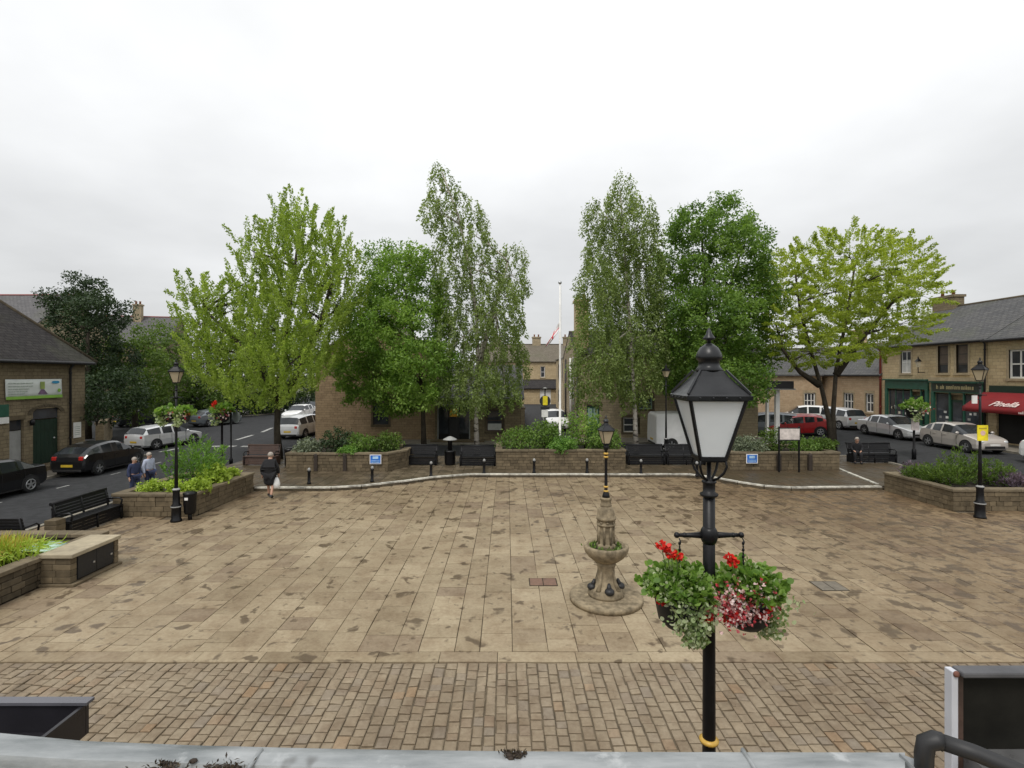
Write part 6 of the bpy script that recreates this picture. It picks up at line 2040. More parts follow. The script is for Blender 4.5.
def person(label, x, y, z, rz_, pose, top_m, leg_m, shoe_m, hair_m, coat_long=False, bare_calf=False, H=1.72):
    """local frame: faces -Y, x to the figure's left; pose: joint overrides"""
    r = thing('person', label, 'person', (x, y, z), rz_)
    J = dict(pelvis=(0, 0, .95), waist=(0, 0, 1.1), chest=(0, 0.0, 1.3), neck=(0, 0, 1.45), head=(0, -.02, 1.53), crown=(0, -.03, 1.66),
             sl=(.17, 0, 1.38), el=(.23, .03, 1.1), wl=(.24, -.04, .86), hl=(.24, -.06, .79),
             sr=(-.17, 0, 1.38), er=(-.23, .03, 1.1), wr=(-.24, -.04, .86), hr=(-.24, -.06, .79),
             pl=(.09, 0, .9), kl=(.1, -.02, .5), al=(.1, .02, .09), tl=(.11, -.15, .04),
             pr=(-.09, 0, .9), kr=(-.1, -.02, .5), ar=(-.1, .02, .09), tr=(-.11, -.15, .04))
    J.update(pose)
    k = H / 1.72
    J = {a: tuple(q * k for q in b) for a, b in J.items()}
    names = list(J)
    ix = {n: i for i, n in enumerate(names)}
    E = [('pelvis', 'waist'), ('waist', 'chest'), ('chest', 'neck'), ('neck', 'head'), ('head', 'crown'), ('chest', 'sl'), ('sl', 'el'), ('el', 'wl'), ('wl', 'hl'),
         ('chest', 'sr'), ('sr', 'er'), ('er', 'wr'), ('wr', 'hr'), ('pelvis', 'pl'), ('pl', 'kl'), ('kl', 'al'), ('al', 'tl'), ('pelvis', 'pr'), ('pr', 'kr'), ('kr', 'ar'), ('ar', 'tr')]
    rad = dict(pelvis=(.15, .11), waist=(.14, .1), chest=(.16, .11), neck=.055, head=.085, crown=.08, sl=.06, el=.045, wl=.032, hl=.035, sr=.06, er=.045, wr=.032, hr=.035,
               pl=.09, kl=.06, al=.042, tl=.04, pr=.09, kr=.06, ar=.042, tr=.04)
    V = [J[n] for n in names]; RR = [rad[n] for n in names]; EE = [(ix[a], ix[b]) for a, b in E]
    for h in ('hl', 'hr'):                       # five fingers a hand
        b = Vector(J[h])
        for f, (dx, ln) in enumerate(((-.03, .07), (-.012, .085), (.008, .08), (.026, .065))):
            V.append(tuple(b + Vector((dx * .4, dx, -ln)))); RR.append(.009); EE.append((ix[h], len(V) - 1))
        V.append(tuple(b + Vector((0, -.05, -.02)))); RR.append(.01); EE.append((ix[h], len(V) - 1))
    skin_body('body', V, EE, RR, M_SKIN, r, 0)
    def sub(nm, js, es, f, m, rt):
        vs = [J[j] for j in js]
        skin_body(nm, vs, [(js.index(a), js.index(b)) for a, b in es], [tuple(q * f + .012 for q in rad[j]) if isinstance(rad[j], tuple) else rad[j] * f + .012 for j in js], m, r, rt)
    if coat_long:
        J['skirt'] = tuple((Vector(J['kl']) + Vector(J['kr'])) / 2 + Vector((0, 0, -.06)))
        rad['skirt'] = (.2, .18); rad['pelvis'] = (.2, .17); rad['waist'] = (.2, .16); rad['chest'] = (.19, .15)
        sub('coat', ['pelvis', 'waist', 'chest', 'sl', 'el', 'wl', 'sr', 'er', 'wr', 'skirt', 'neck'], [('pelvis', 'waist'), ('waist', 'chest'), ('chest', 'sl'), ('sl', 'el'), ('el', 'wl'), ('chest', 'sr'), ('sr', 'er'), ('er', 'wr'), ('pelvis', 'skirt'), ('chest', 'neck')], 1.2, top_m, 0)
    else:
        sub('jacket', ['pelvis', 'waist', 'chest', 'sl', 'el', 'wl', 'sr', 'er', 'wr', 'neck'], [('pelvis', 'waist'), ('waist', 'chest'), ('chest', 'sl'), ('sl', 'el'), ('el', 'wl'), ('chest', 'sr'), ('sr', 'er'), ('er', 'wr'), ('chest', 'neck')], 1.13, top_m, 0)
    if bare_calf:
        J['ml'] = tuple(Vector(J['pl']).lerp(Vector(J['kl']), .85)); J['mr'] = tuple(Vector(J['pr']).lerp(Vector(J['kr']), .85)); rad['ml'] = rad['mr'] = .07
        sub('shorts', ['pelvis', 'pl', 'ml', 'pr', 'mr'], [('pelvis', 'pl'), ('pl', 'ml'), ('pelvis', 'pr'), ('pr', 'mr')], 1.05, leg_m, 0)
    else:
        sub('trousers', ['pelvis', 'pl', 'kl', 'al', 'pr', 'kr', 'ar'], [('pelvis', 'pl'), ('pl', 'kl'), ('kl', 'al'), ('pelvis', 'pr'), ('pr', 'kr'), ('kr', 'ar')], 1.08, leg_m, 0)
    for a, t in (('al', 'tl'), ('ar', 'tr')):
        q0, q1 = Vector(J[a]), Vector(J[t])
        MB().tube([q0 + (q0 - q1) * .35 + Vector((0, 0, -.03)), q0 + Vector((0, 0, -.02)), q1], [.045, .056, .045], 8).build('shoe', shoe_m, r)
    hd, cr = Vector(J['head']), Vector(J['crown'])
    fw = Vector((0, -1, 0))
    hb_ = MB().ball(tuple(hd.lerp(cr, .62) + Vector((0, .02, .012))), .108 * k, 12, 8, (.92, 1.02, .98))
    hb_.v = [(a, b, max(c, hd.z + .03 + max(0, (hd.y - .03 - b)) * 1.2)) for a, b, c in hb_.v]
    hb_.build('hair', hair_m, r)
    MB().ball(tuple(hd + Vector((0, -.098 * k, .035))), .018, 6, 5, (.8, 1.2, 1.4)).build('nose', M_SKIN, r)
    for sx in (-1, 1):
        MB().ball(tuple(hd + Vector((.088 * sx * k, 0, .04))), .025, 6, 5, (.5, .8, 1.3)).build('ear', M_SKIN, r)
        MB().ball(tuple(hd + Vector((.032 * sx * k, -.083 * k, .062))), .011, 6, 5).build('eye', M_TRIM, r)
    MB().box(-.025 * k, .025 * k, hd.y - .092 * k, hd.y - .08 * k, hd.z - .012, hd.z - .003).build('mouth', mat('lips', (.35, .13, .1), .6), r)
    return r

C_BLK = mat('black_cloth', (0.012, 0.012, 0.014), 0.9, 0.25, 20, 0.2)
C_NAVY = mat('navy_cloth', (0.03, 0.04, 0.09), 0.9, 0.25, 20, 0.2)
C_PALE = mat('pale_blue_cloth', (0.42, 0.46, 0.58), 0.9, 0.15, 20, 0.2)
C_TAN = mat('tan_cloth', (0.22, 0.17, 0.12), 0.9, 0.15, 20, 0.2)
H_GREY = mat('grey_hair', (0.35, 0.31, 0.27), 0.8, 0.2, 30, 0.3)
H_DARK = mat('dark_hair', (0.03, 0.022, 0.017), 0.7, 0.2, 30, 0.3)

q = on_plane(270, 498, 0)
mw = person('person walking away in a long black coat carrying a white bag', q.x, q.y, 0.0, R(188),
       dict(kl=(.1, -.14, .52), al=(.1, -.2, .11), tl=(.11, -.36, .07), kr=(-.1, .0, .5), ar=(-.1, .22, .14), tr=(-.11, .1, .05), el=(.27, .1, 1.12), wl=(.28, -.02, .88), hl=(.28, -.04, .81),
            er=(-.27, -.04, 1.1), wr=(-.26, -.16, .88), hr=(-.26, -.18, .81), head=(0, -.07, 1.52), crown=(0, -.09, 1.65), neck=(0, -.03, 1.45)), C_BLK, C_BLK, M_TRIM, H_GREY, coat_long=True, bare_calf=True, H=1.72)
bg = thing('carrier_bag', 'white carrier bag held by the walking person', 'bag', (q.x + 0.26, q.y - 0.02, 0.36), R(20))
MB().lathe([(.05, 0), (.11, .03), (.12, .18), (.09, .32), (.03, .42)], 10).xf(Matrix.Diagonal((1, .55, 1, 1))).build('sack', mat('white_plastic', (.75, .75, .74), .4, .05), bg)
MB().tube([(.0, 0, .40), (.01, 0, .46), (.0, 0, .5)], .012, 5).build('handle', MATS['white_plastic'], bg)
# couple beside the left planter
gx_, gy_ = -14.12, 19.4
person('person in a navy jacket walking beside the left planter', gx_, gy_, -0.01, R(70), dict(kl=(.1, -.1, .52), tl=(.11, -.27, .05), al=(.1, -.12, .09), ar=(-.1, .16, .1), tr=(-.11, .02, .05), wl=(.22, -.12, .9), hl=(.22, -.16, .85)), C_NAVY, C_NAVY, M_TRIM, H_GREY, H=1.5)
gx_, gy_ = -13.95, 19.95
person('person in a pale blue shirt walking behind the navy jacket', gx_, gy_, -0.01, R(75), dict(kl=(.1, -.1, .52), tl=(.11, -.27, .05), al=(.1, -.12, .09), ar=(-.1, .16, .1), tr=(-.11, .02, .05)), C_PALE, C_NAVY, M_TRIM, H_GREY, H=1.6)
# seated man
person('person in dark clothes seated on the back right bench', XY(857, 26.2), 26.25, 0.12, R(-25),
       dict(pelvis=(0, 0, .53), waist=(0, -.02, .7), chest=(0, -.06, .9), neck=(0, -.11, 1.05), head=(0, -.17, 1.13), crown=(0, -.2, 1.25), sl=(.17, -.06, .98), sr=(-.17, -.06, .98),
            el=(.24, -.1, .74), er=(-.24, -.1, .74), wl=(.15, -.34, .62), wr=(-.15, -.34, .62), hl=(.1, -.4, .6), hr=(-.1, -.4, .6), pl=(.1, -.04, .52), pr=(-.1, -.04, .52),
            kl=(.13, -.46, .5), kr=(-.13, -.46, .5), al=(.13, -.44, .09), ar=(-.13, -.44, .09), tl=(.14, -.6, .04), tr=(-.14, -.6, .04)), C_BLK, C_BLK, M_TRIM, H_GREY)

# ================================================================== PLANTS IN THE PLANTERS
def shrub(name, label, x, y, z, rx, ry, rz_, n, leaf, lm, style='tuft', group=None, wl=0.5, cat='shrub', stems=True):
    root = thing(name, label, cat, (x, y, z), 0, group)
    bl_ = [(0, 0, rz_ * .55, rx * .8, ry * .8, rz_ * .5)]
    for i in range(5):
        a = i * 1.2566 + random.random()
        bl_.append((math.cos(a) * rx * .5, math.sin(a) * ry * .5, rz_ * random.uniform(.35, .7), rx * .5, ry * .5, rz_ * .38))
    rho = min(rx, rz_) * .34
    p, d, r_, c, k, nh = leaf_cloud(bl_, rho * 1.0, 40, rho, style)
    sel = RNG.random(len(p)) < min(1.0, 1.6 * n / len(p))
    keep = (p[:, 2] > 0.02) & sel
    leaf_mesh('foliage', p[keep], d[keep], leaf, leaf * wl, lm, root, r_[keep], nh=nh[keep])
    if stems:
        b = MB()
        for i in range(7):
            a = i * .9
            b.tube(bent((0, 0, -.05), (math.cos(a) * rx * .6, math.sin(a) * ry * .6, rz_ * .8), 3), [.02, .015, .01, .005], 5)
        b.build('stems', M_BARK, root)
    return root

def blades(name, label, x, y, z, rx, ry, h, n, lm, w=0.02, cat='grass'):
    root = thing(name, label, cat, (x, y, z), 0)
    c = RNG.normal(size=(n, 3)) * np.array([rx * .5, ry * .5, 0])
    d = RNG.normal(size=(n, 3)) * .4 + c * np.array([.6, .6, 0]) + np.array([0, 0, 1.0])
    leaf_mesh('blades', c, d, h, w, lm, root, jit=.5)
    c2 = c + d / np.linalg.norm(d, axis=1, keepdims=True) * h * .75
    leaf_mesh('tips', c2, d * np.array([1.6, 1.6, -.1]) + RNG.normal(size=d.shape) * .2, h * .55, w * .8, lm, root, jit=.5)
    return root
G1 = 'plants in the planter by the left lamp post'
shrub('fern_bush', 'tall feathery green bush behind the left lamp post', -11.3, 18.6, .62, .85, .8, 1.15, 1900, .16, LM_FERN, 'plume', G1, .3)
shrub('lime_plant', 'lime green clump left of the left lamp post base', XY(152, 17.2), 17.2, .62, .42, .3, .35, 700, .1, LM_LIME, 'tuft', G1)
shrub('lime_plant', 'lime green clump directly behind the left lamp post', XY(178, 17.15), 17.15, .62, .34, .3, .36, 600, .1, LM_LIME, 'tuft', G1)
shrub('lime_plant', 'lime green clump right of the left lamp post at the planter front', XY(199, 17.3), 17.3, .62, .4, .3, .38, 650, .1, LM_LIME, 'tuft', G1)
shrub('lime_plant', 'broad yellow green clump at the right of the left planter', XY(213, 18.6), 18.6, .62, .5, .45, .62, 800, .14, LM_LIME, 'tuft', G1, .8)
shrub('lime_plant', 'low yellow green clump at the back right of the left planter', XY(229, 19.6), 19.6, .62, .35, .3, .34, 450, .12, LM_LIME, 'tuft', G1)
shrub('fern_bush', 'small feathery bush at the back of the left planter', XY(212, 20.0), 19.9, .62, .3, .25, .75, 300, .14, LM_FERN, 'plume', G1, .3)
for i, (px, lab) in enumerate(((-4, 'at the left edge'), (10, 'in the middle'), (22, 'nearest the pale sheet'))):
    q = on_plane(px, 560, .55)
    blades('gold_grass', 'tuft of gold and green grass %s of the near left planter' % lab, q.x - .3, q.y + .1, .5, .45, .4, .42, 420, LM_GOLD if i != 2 else LM_LIME, .035)
G2 = 'shrubs round the flagpole'
for px, Y, rx, h, lm, lab in ((518, 25.4, .95, .95, LM_SHRUB, 'leftmost low bush'), (545, 25.9, .85, 1.15, LM_SHRUB, 'bush left of the pole'), (585, 25.8, 1.05, 1.65, LM_ASH, 'tall rounded bush right of the pole'), (606, 25.2, .8, .85, LM_SHRUB, 'rightmost low bush'), (562, 25.0, .6, .5, LM_FERN, 'low front bush')):
    shrub('garden_bush', '%s in the flagpole planter' % lab, XY(px, Y), Y, .9, rx, .85, h, 1500, .13, lm, 'tuft', G2, .55)
G3 = 'shrubs in the left back planter'
for px, Y, rx, h, lm, lab in ((308, 24.8, .6, .55, LM_SAGE, 'grey green bush at the left end'), (337, 25.2, .7, 1.05, LM_DARK, 'dark bush by the brown wall'), (362, 25.0, .7, .8, LM_SHRUB, 'middle green bush'), (388, 25.3, .65, .8, LM_BACK, 'right green bush'), (350, 24.4, .5, .35, LM_FERN, 'low front bush')):
    shrub('garden_bush', '%s of the left back planter' % lab, XY(px, Y), Y, .8, rx, .7, h, 900, .13, lm, 'tuft', G3, .5)
G4 = 'shrubs in the right back planter'
for px, Y, rx, h, lm, lab in ((743, 25.0, .55, .7, LM_SAGE, 'pale sage bush'), (757, 24.9, .4, .5, LM_SAGE, 'small pale sage bush right'), (775, 25.6, .7, .95, LM_BACK, 'dark bush'), (805, 25.4, .8, .6, LM_SHRUB, 'low green bush'), (823, 25.5, .5, .55, LM_BACK, 'end bush by the tree')):
    shrub('garden_bush', '%s of the right back planter' % lab, XY(px, Y), Y, .8, rx, .7, h, 850, .12, lm, 'tuft', G4, .45)
G5 = 'plants in the right planter'
for px, Y, rx, h, lm, lab in ((925, 19.2, .6, .35, LM_BACK, 'dark low plant at the left end'), (945, 18.6, .6, .42, LM_BACK, 'green plant left of the lamp'), (962, 18.9, .75, .7, LM_BACK, 'tallest green plant behind the lamp'), (990, 18.6, .7, .55, LM_BACK, 'green plant right of the lamp'), (1008, 18.2, .5, .32, LM_PURP, 'mauve flowering plant at the right edge'), (918, 20.0, .4, .3, LM_PURP, 'mauve flowering plant by the bench')):
    shrub('border_plant', '%s in the right planter' % lab, XY(px, Y), Y, .62, rx, .6, h, 800, .13, lm, 'plume', G5, .3, 'plant')

# ================================================================== TREES
def stem(*pts):
    return [W(px, py, Y) if len(t) == 3 else Vector(t) for t in pts for (px, py, Y) in [t]]
zt_ = 0.1
Y1 = 27.4
x1 = XY(279, Y1)
tree('maple_tree', 'broad light green tree with upswept shoots at left', x1, Y1, zt_,
     [[(x1, Y1, zt_), W(277, 430, Y1), W(278, 395, Y1), W(284, 350, Y1 + .2), W(292, 290, Y1), W(300, 225, Y1)],
      [W(278, 400, Y1), W(262, 370, Y1 - .3), W(235, 340, Y1 - .5), W(205, 310, Y1)],
      [W(279, 402, Y1), W(298, 375, Y1 - .4), W(318, 330, Y1), W(335, 270, Y1)]],
     pxblobs([(345, 278, 16, 20), (350, 305, 14, 20), (254, 252, 16, 18), (248, 282, 18, 18), (332, 246, 16, 18), (292, 222, 14, 18), (306, 236, 22, 22), (284, 250, 24, 22), (320, 262, 24, 30), (296, 278, 34, 28), (332, 292, 20, 28), (262, 300, 26, 26), (310, 312, 34, 30), (275, 330, 36, 30), (228, 312, 28, 16), (203, 298, 20, 11), (196, 322, 18, 12), (238, 340, 34, 22), (205, 345, 22, 14), (318, 348, 26, 24), (285, 368, 40, 26), (240, 372, 36, 20), (210, 372, 20, 14), (262, 392, 34, 14)], Y1),
     .54, 140, .125, .5, 'plume', LM_MAPLE, M_BARK, .19, wl=.62, drop=.08, inner=.3)
Y2 = 29.8
x2 = XY(424, Y2)
tree('ash_tree', 'rounded mid green tree left of the tall birch', x2, Y2, zt_,
     [[(x2, Y2, zt_), W(423, 410, Y2), W(420, 370, Y2), W(410, 320, Y2), W(402, 270, Y2)]],
     pxblobs([(398, 285, 30, 34), (385, 268, 18, 20), (412, 262, 16, 16), (372, 318, 28, 34), (425, 318, 26, 42), (398, 335, 40, 38), (372, 365, 34, 32), (420, 370, 34, 34), (355, 380, 18, 22), (400, 392, 34, 18)], Y2),
     .72, 210, .17, .66, 'tuft', LM_ASH, M_BARK, .14, wl=.55)
Y3 = 29.6
x3 = XY(477, Y3)
tree('birch_tree', 'tall slender birch with white trunk left of the flagpole', x3, Y3, zt_,
     [[(x3, Y3, zt_), W(476, 420, Y3), W(478, 370, Y3), W(477, 320, Y3), W(470, 270, Y3), W(458, 215, Y3), W(442, 172, Y3)],
      [W(478, 370, Y3), W(488, 330, Y3), W(500, 290, Y3), W(508, 262, Y3)]],
     pxblobs([(440, 188, 12, 24), (452, 212, 18, 26), (433, 212, 12, 16), (470, 232, 18, 32), (482, 265, 22, 32), (452, 265, 20, 40), (512, 275, 16, 32), (500, 310, 24, 34), (465, 310, 30, 40), (490, 350, 36, 36), (455, 345, 20, 36), (508, 365, 20, 26), (470, 385, 34, 22), (505, 390, 16, 14)], Y3),
     .5, 75, .135, .42, 'droop', LM_BIRCH, M_BARKB, .14, wl=.65, drop=.12)
Y4 = 29.6
x4 = XY(636, Y4)
tree('birch_tree', 'drooping birch with pale trunk right of the flagpole', x4, Y4, zt_,
     [[(x4, Y4, zt_), W(635, 415, Y4), W(632, 360, Y4), W(628, 300, Y4), W(624, 240, Y4), W(620, 190, Y4)]],
     pxblobs([(622, 205, 16, 28), (600, 215, 18, 14), (640, 225, 18, 28), (612, 250, 26, 34), (645, 265, 18, 40), (598, 295, 20, 42), (628, 300, 30, 44), (597, 350, 24, 46), (630, 355, 30, 48), (650, 335, 18, 52), (585, 375, 14, 26)], Y4),
     .47, 90, .135, .5, 'droop', LM_BIRCH, M_BARKB, .14, wl=.62, drop=.05, inner=.35)
Y5 = 30.6
x5 = XY(706, Y5)
tree('ash_tree', 'dense dark green tree behind the near lantern', x5, Y5, zt_,
     [[(x5, Y5, zt_), W(706, 410, Y5), W(706, 360, Y5), W(705, 300, Y5), W(702, 240, Y5)], [W(706, 370, Y5), W(722, 320, Y5), W(735, 270, Y5)]],
     pxblobs([(697, 232, 24, 26), (725, 226, 24, 24), (742, 252, 24, 30), (685, 265, 28, 36), (715, 275, 34, 38), (748, 300, 26, 36), (675, 310, 24, 44), (712, 325, 38, 40), (745, 345, 28, 34), (690, 365, 34, 32), (728, 380, 36, 22), (760, 290, 14, 28)], Y5),
     .78, 240, .18, .72, 'tuft', LM_ASHD, M_BARK, .2, wl=.55)
Y6 = 30.0
x6 = XY(832, Y6)
tree('maple_tree', 'broad yellow green tree with forked trunk at right', x6, Y6, zt_,
     [[(x6, Y6, zt_), W(829, 420, Y6), W(822, 390, Y6), W(812, 355, Y6), W(800, 310, Y6), W(795, 270, Y6)],
      [(x6 + .1, Y6, zt_), W(833, 415, Y6), W(836, 370, Y6), W(846, 320, Y6), W(855, 265, Y6)],
      [W(836, 375, Y6), W(865, 335, Y6), W(890, 305, Y6), W(912, 285, Y6)],
      [W(819, 385, Y6), W(800, 372, Y6 - .5), W(783, 350, Y6 - .6), W(776, 325, Y6)]],
     pxblobs([(850, 258, 44, 24), (812, 268, 34, 26), (888, 272, 36, 28), (915, 292, 22, 26), (790, 290, 22, 30), (835, 292, 40, 28), (880, 308, 36, 26), (800, 325, 30, 28), (845, 330, 40, 24), (900, 325, 28, 18), (784, 335, 14, 26), (870, 345, 30, 14), (820, 350, 34, 16)], Y6),
     .53, 135, .12, .48, 'flat', LM_YEL, M_BARK, .16, wl=.62, sub=10, drop=.1, inner=.25)
# background trees at left
GB = 'trees beyond the left road'
def back_tree(name, label, px, Y, blobs, lm, style='tuft', per=110, leaf=.26, rho=.85, sp=1.05):
    x = XY(px, Y)
    z = g(x, Y) - .1
    tops = min(b[1] for b in blobs)
    tree(name, label, x, Y, z, [[(x, Y, z), W(px, 400, Y), W(px, 360, Y), W(px, tops + 25, Y)]], pxblobs(blobs, Y), sp, per, leaf, rho, style, lm, M_BARK, .2, GB, sub=4, wl=.55)
back_tree('dark_tree', 'tall dark ragged tree behind the dark hall', 88, 37.0, [(86, 290, 12, 16), (70, 305, 22, 12), (98, 312, 24, 14), (84, 335, 32, 24), (60, 320, 14, 8), (118, 318, 12, 7), (95, 365, 38, 26), (110, 395, 32, 22), (75, 365, 20, 22)], LM_DARK, 'tuft', 170, .19, .75, .8)
back_tree('bushy_tree', 'dark green bushy tree between dark tree and left lamp', 135, 42.0, [(130, 355, 28, 24), (145, 380, 32, 24), (118, 385, 26, 24), (135, 405, 30, 12)], LM_BACK)
back_tree('bushy_tree', 'mid green bushy tree behind the left lamp post', 175, 52.0, [(168, 345, 26, 20), (185, 370, 34, 28), (160, 385, 28, 26), (200, 395, 30, 16)], LM_BACK)
back_tree('bushy_tree', 'green tree behind the light green tree, over the grey car', 232, 56.0, [(225, 360, 28, 30), (248, 375, 28, 30), (215, 390, 28, 18)], LM_BACK)
back_tree('bushy_tree', 'green tree behind the light green trunk at left', 272, 60.0, [(268, 355, 26, 28), (290, 375, 24, 28), (262, 392, 28, 18)], LM_BACK)
back_tree('bushy_tree', 'green tree beside the brown gable far up the side street', 312, 66.0, [(310, 355, 24, 30), (325, 375, 18, 26)], LM_BACK)
hd = thing('hedge', 'long dark hedge under the trees beyond the left junction', 'hedge', (-33, 52, 0), 0)
bl_ = [(i * 1.7 - 1.5, i * 2.0 - 2, 1.0, 1.5, 1.5, 1.25) for i in range(9)]
p, d, r_, c, k, nh = leaf_cloud(bl_, .8, 90, .7, 'tuft')
leaf_mesh('foliage', p, d, .24, .13, LM_DARK, hd, r_, nh=nh)
b = MB()
for i in range(9):
    b.tube([(i * 1.7 - 1.5, i * 2.0 - 2, -.3), (i * 1.7 - 1.5, i * 2.0 - 2, 1.2)], [.1, .05], 6)
b.build('stems', M_BARK, hd)
shrub('ivy_clump', 'ivy clump hanging on the corner of the dark hall', -22.2, 27.7, 1.9, .7, .6, 1.7, 500, .16, LM_DARK, 'tuft', None, .6, 'plant')

# ================================================================== FOREGROUND: the ledge below the window
fw_ = MB().box(-4.5, 4.5, 0.75, 1.3, -0.3, 3.2).build('front_wall', M_BUFF)
tag(fw_, 'stone wall of the viewing building below the ledge', 'wall')
led = thing('ledge', 'grey lead covered ledge along the bottom edge', 'ledge', (0, 0, 0), 0)
ZL = 3.5
def ledge_y(px, py):
    return (CAMZ - ZL) * FPX / (py - PY0)
edge = [(-60, 728, 749), (0, 733, 755), (85, 741, 760), (200, 745.5, 763.5), (320, 748.5, 767), (400, 750, 769), (520, 751.3, 771), (640, 752, 772), (780, 752.3, 774), (905, 752.5, 775)]
far, near = [], []
for px, p0, p1 in edge:
    yf = ledge_y(px, p0); yn = ledge_y(px, p1) 
    far.append((XY(px, yf), yf)); near.append((XY(px, yn), yn))
n = len(edge)
vs, fs = [], []
prof = []
for i in range(n):
    (xf_, yf), (xn, yn) = far[i], near[i]
    prof.append([(xf_, yf + .012, ZL - .3), (xf_, yf + .012, ZL - .018), (xf_, yf, ZL), (xf_ * .5 + xn * .5, yf * .5 + yn * .5, ZL + .004), (xn, yn, ZL), (xn, yn - .01, ZL - .02), (xn, yn - .012, ZL - .3)])
m_ = len(prof[0])
for pr_ in prof:
    vs += pr_
for i in range(n - 1):
    for j in range(m_ - 1):
        fs.append((i * m_ + j, i * m_ + j + 1, (i + 1) * m_ + j + 1, (i + 1) * m_ + j))
fs.append(tuple(range(m_))); fs.append(tuple((n - 1) * m_ + j for j in reversed(range(m_))))
def lead_mat():
    k = NT('lead_ledge')
    p = k.pos()
    mp = k.n('ShaderNodeVectorMath', operation='MULTIPLY'); mp.inputs[1].default_value = (1.0, 5.0, 5.0)
    k.l(p, mp.inputs[0])
    n1 = k.noise(p, 9, 6, .65); n2 = k.noise(mp.outputs[0], 3.0, 5, .6)
    c = k.ramp(n2, [(.3, (.15, .165, .17)), (.5, (.25, .265, .27)), (.68, (.34, .355, .36))])
    c = k.mix(k.rng(n1, .55, .7, 0, .8, True), c, (.42, .435, .44))
    st = k.noise(p, 2.6, 4, .6)
    c = k.mix(k.rng(st, .63, .68, 0, .75, True), c, (.09, .09, .085))
    k.l(c, k.b.inputs['Base Color'])
    k.l(k.rng(n1, .3, .7, .35, .65), k.b.inputs['Roughness'])
    k.bump(k.math('ADD', n1, n2), .4, .01)
    return k.m
M_LEDGE = lead_mat()
MB().add(vs, fs, True).build('lead_capping', M_LEDGE, led, sharp=50)
MB().box(-1.6, 1.15, 1.305, 1.42, 2.6, ZL - .2).build('upstand', M_STONED, led)
for px in (262, 742):                       # welted seams of the lead sheets
    ya, yb2 = ledge_y(px, 750), ledge_y(px, 775)
    MB().tube([(XY(px, ya), ya, ZL - .02), (XY(px, ya), ya - .004, ZL + .004), (XY(px, ya), yb2, ZL + .006)], .006, 8).build('lead_seam', M_LEDGE, led)
# clumps of dead moss on the ledge
M_MOSS = mat('dry_moss', (.035, .025, .018), .95, .5, 30, .8)
def moss(px, py, r, n_, label):
    Y = ledge_y(px, py)
    o = thing('moss_clump', label, 'moss', (XY(px, Y), Y, ZL + .002), 0, 'dry moss on the ledge')
    b = MB()
    for i in range(n_):
        b.ball((random.gauss(0, r), random.gauss(0, r * .3), random.uniform(0, .006)), random.uniform(.005, .011), 6, 4, (1.3, 1, .5))
    b.build('clump', M_MOSS, o)
    leaf_mesh('tufts', RNG.normal(size=(90, 3)) * np.array([r, r * .35, .003]) + np.array([0, 0, .006]), RNG.normal(size=(90, 3)) + np.array([0, 0, .5]), .014, .005, LM_MOSS, o, kind='stuff')
LM_MOSS = leaf_mat('moss_strand', (.02, .014, .01), (.05, .035, .022), (.09, .07, .04), .1)
moss(514, 757, .016, 16, 'dark dry moss clump in the middle of the ledge')
moss(165, 770, .03, 14, 'long strip of dark dry moss on the left of the ledge')
moss(225, 771, .03, 12, 'strip of dark dry moss left of the middle of the ledge')
# step flashing at the right end of the ledge
stp = thing('lead_flashing', 'folded end piece of lead at the right end of the ledge', 'flashing', (0, 0, 0), 0)
q0, q1 = W(903, 757, 1.46), W(922, 765, 1.45)
MB().add([(q0.x, 1.475, q0.z), (q1.x, 1.47, q1.z), (q1.x, 1.3, q1.z - .01), (q0.x, 1.3, q0.z), (q0.x, 1.475, q0.z - .25), (q1.x, 1.47, q0.z - .25), (q1.x, 1.3, q0.z - .25), (q0.x, 1.3, q0.z - .25)],
         [(0, 3, 2, 1), (4, 5, 6, 7), (0, 1, 5, 4), (1, 2, 6, 5), (2, 3, 7, 6), (3, 0, 4, 7)]).build('lead_fold', M_LEDGE, stp)

# dark hopper box and black pipe at lower right
yb_ = 1.75
x0 = XY(947, yb_); z1 = CAMZ - (667 - PY0) / FPX * yb_; z0 = CAMZ - (748 - PY0) / FPX * yb_
hp = thing('sign_box', 'dark open backed box with grey metal edge at lower right', 'sign box', (x0, yb_, 0), 0)
w_ = .62
MB().box(.0, .022, -.02, .012, z0 - .25, z1 - .004).build('edge_strip', mat('pale_metal', (.5, .51, .55), .4, .1, 8, .05), hp, bevel=.003)
MB().box(.0225, w_, .002, .012, z0 - .25, z1 - .02).build('back_panel', mat('dirty_dark_panel', (.012, .0115, .0095), .85, .5, 7, .3, spec=.1), hp)
MB().box(.026, w_, -.035, .014, z1 - .02, z1).build('top_rail', mat('grey_rail', (.09, .09, .095), .6, .3, 10, .2, spec=.25), hp, bevel=.006)
MB().box(.024, .045, -.012, .0015, z0 - .25, z1 - .021).build('inner_post', mat('rusty_dark', (.05, .028, .02), .7, .5, 16, .4), hp)
MB().ball((.013, -.022, z1 - .012), .011, 8, 6, (1, .6, 1)).build('bolt', mat('rust', (.12, .05, .035), .8, .4, 20, .3), hp)
MB().box(.046, w_, -.2, .0015, z0 - .27, z0 - .005).build('bottom_tray', mat('wet_lead', (.1, .1, .1), .35, .4, 8, .2), hp)
MB().box(.05, .5, -.45, .05, z0 - .6, z0 - .271).build('base', M_TRIM, hp)
pp_ = thing('black_pipe', 'black plastic pipe with elbow at the lower right corner', 'pipe', (0, 0, 0), 0)
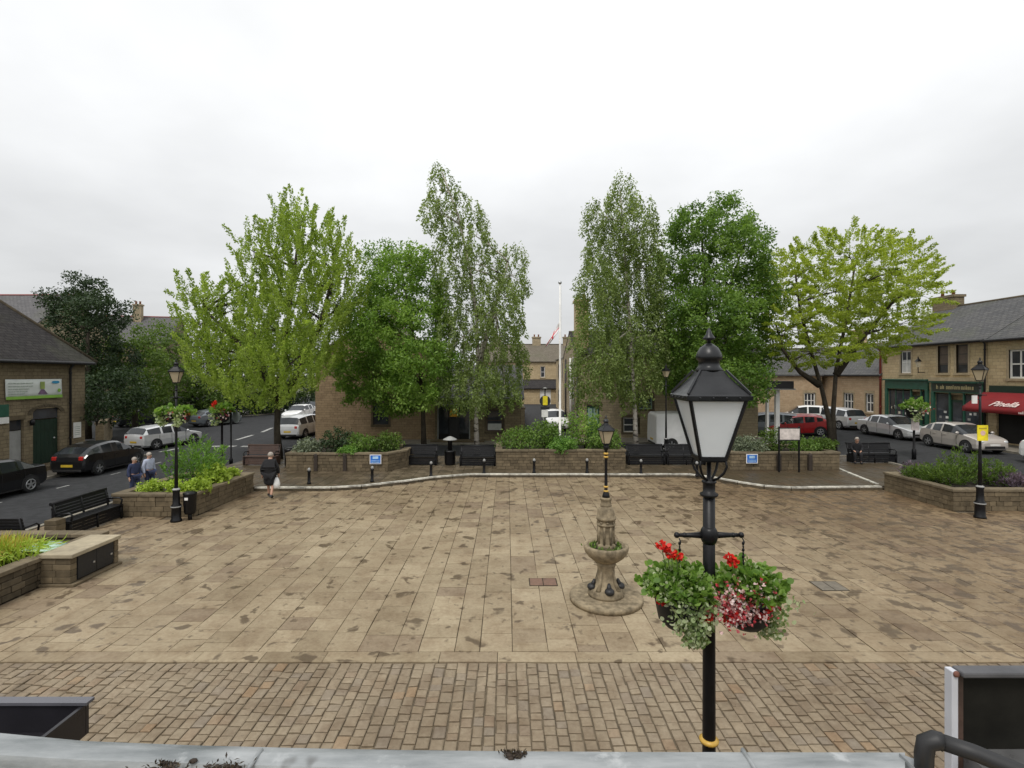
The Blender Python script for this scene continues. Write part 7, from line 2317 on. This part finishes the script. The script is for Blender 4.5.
pt = [W(924, 790, 1.42), W(924, 755, 1.42), W(926, 743, 1.42), W(936, 740, 1.415), W(975, 753, 1.38), W(1030, 776, 1.33), W(1090, 800, 1.28)]
MB().tube(pt[3:], .021, 14).build('pipe', M_TRIM, pp_)
MB().tube([pt[0], pt[1], pt[2], pt[3], pt[3].lerp(pt[4], .15)], [.021, .023, .024, .024, .024], 14).build('elbow', M_TRIM, pp_)
# black window trough at lower left
tg = thing('window_trough', 'black metal trough at the lower left corner', 'trough', (0, 0, 0), 0)
yt = 2.15
xr, zt1 = XY(86, yt), CAMZ - (704 - PY0) / FPX * yt
zt0 = zt1 - .13
M_TROF = mat('trough_black', (.013, .012, .016), .35, .3, 6, .08)
x_l = -3.4
b = MB()
b.box(x_l, xr, yt, yt + .015, zt0, zt1)
b.box(xr - .015, xr, yt - .32, yt - .002, zt0, zt1 - .002)
b.box(x_l, xr - .016, yt - .335, yt - .32, zt0, zt1 - .004)
b.box(x_l, xr - .016, yt - .319, yt - .001, zt0, zt0 + .012)
b.build('trough_box', M_TROF, tg)
MB().box(x_l, xr + .012, yt - .012, yt + .03, zt1, zt1 + .012).build('rim', mat('trough_rim', (.10, .10, .115), .3, .15, 6, .05), tg)
for xx in (-2.1, -3.0):
    MB().bar((xx, 1.28, zt0 - .25), (xx, yt - .1, zt0 - .014), .03, .03).bar((xx, 1.28, zt0 - .014), (xx, yt, zt0 - .014), .03, .026).build('bracket', M_IRON, tg)
pl_ = thing('trough_plants', 'yellow green sprigs at the ledge in the lower left corner', 'plant', (-1.8, 1.72, zt0 + .012), 0)
c_ = RNG.uniform(size=(260, 3)) * np.array([.55, .06, .04]) + np.array([-.45, 0, 0])
leaf_mesh('leaves', c_, RNG.normal(size=(260, 3)) * .5 + np.array([0, 0, 1]), .07, .02, LM_LIME, pl_)
b = MB()
for i in range(12):
    b.tube([(-.45 + i * .045, .03, -.01), (-.45 + i * .045 + random.uniform(-.02, .02), .03, .07)], .003, 4)
b.build('stems', M_STALK, pl_)
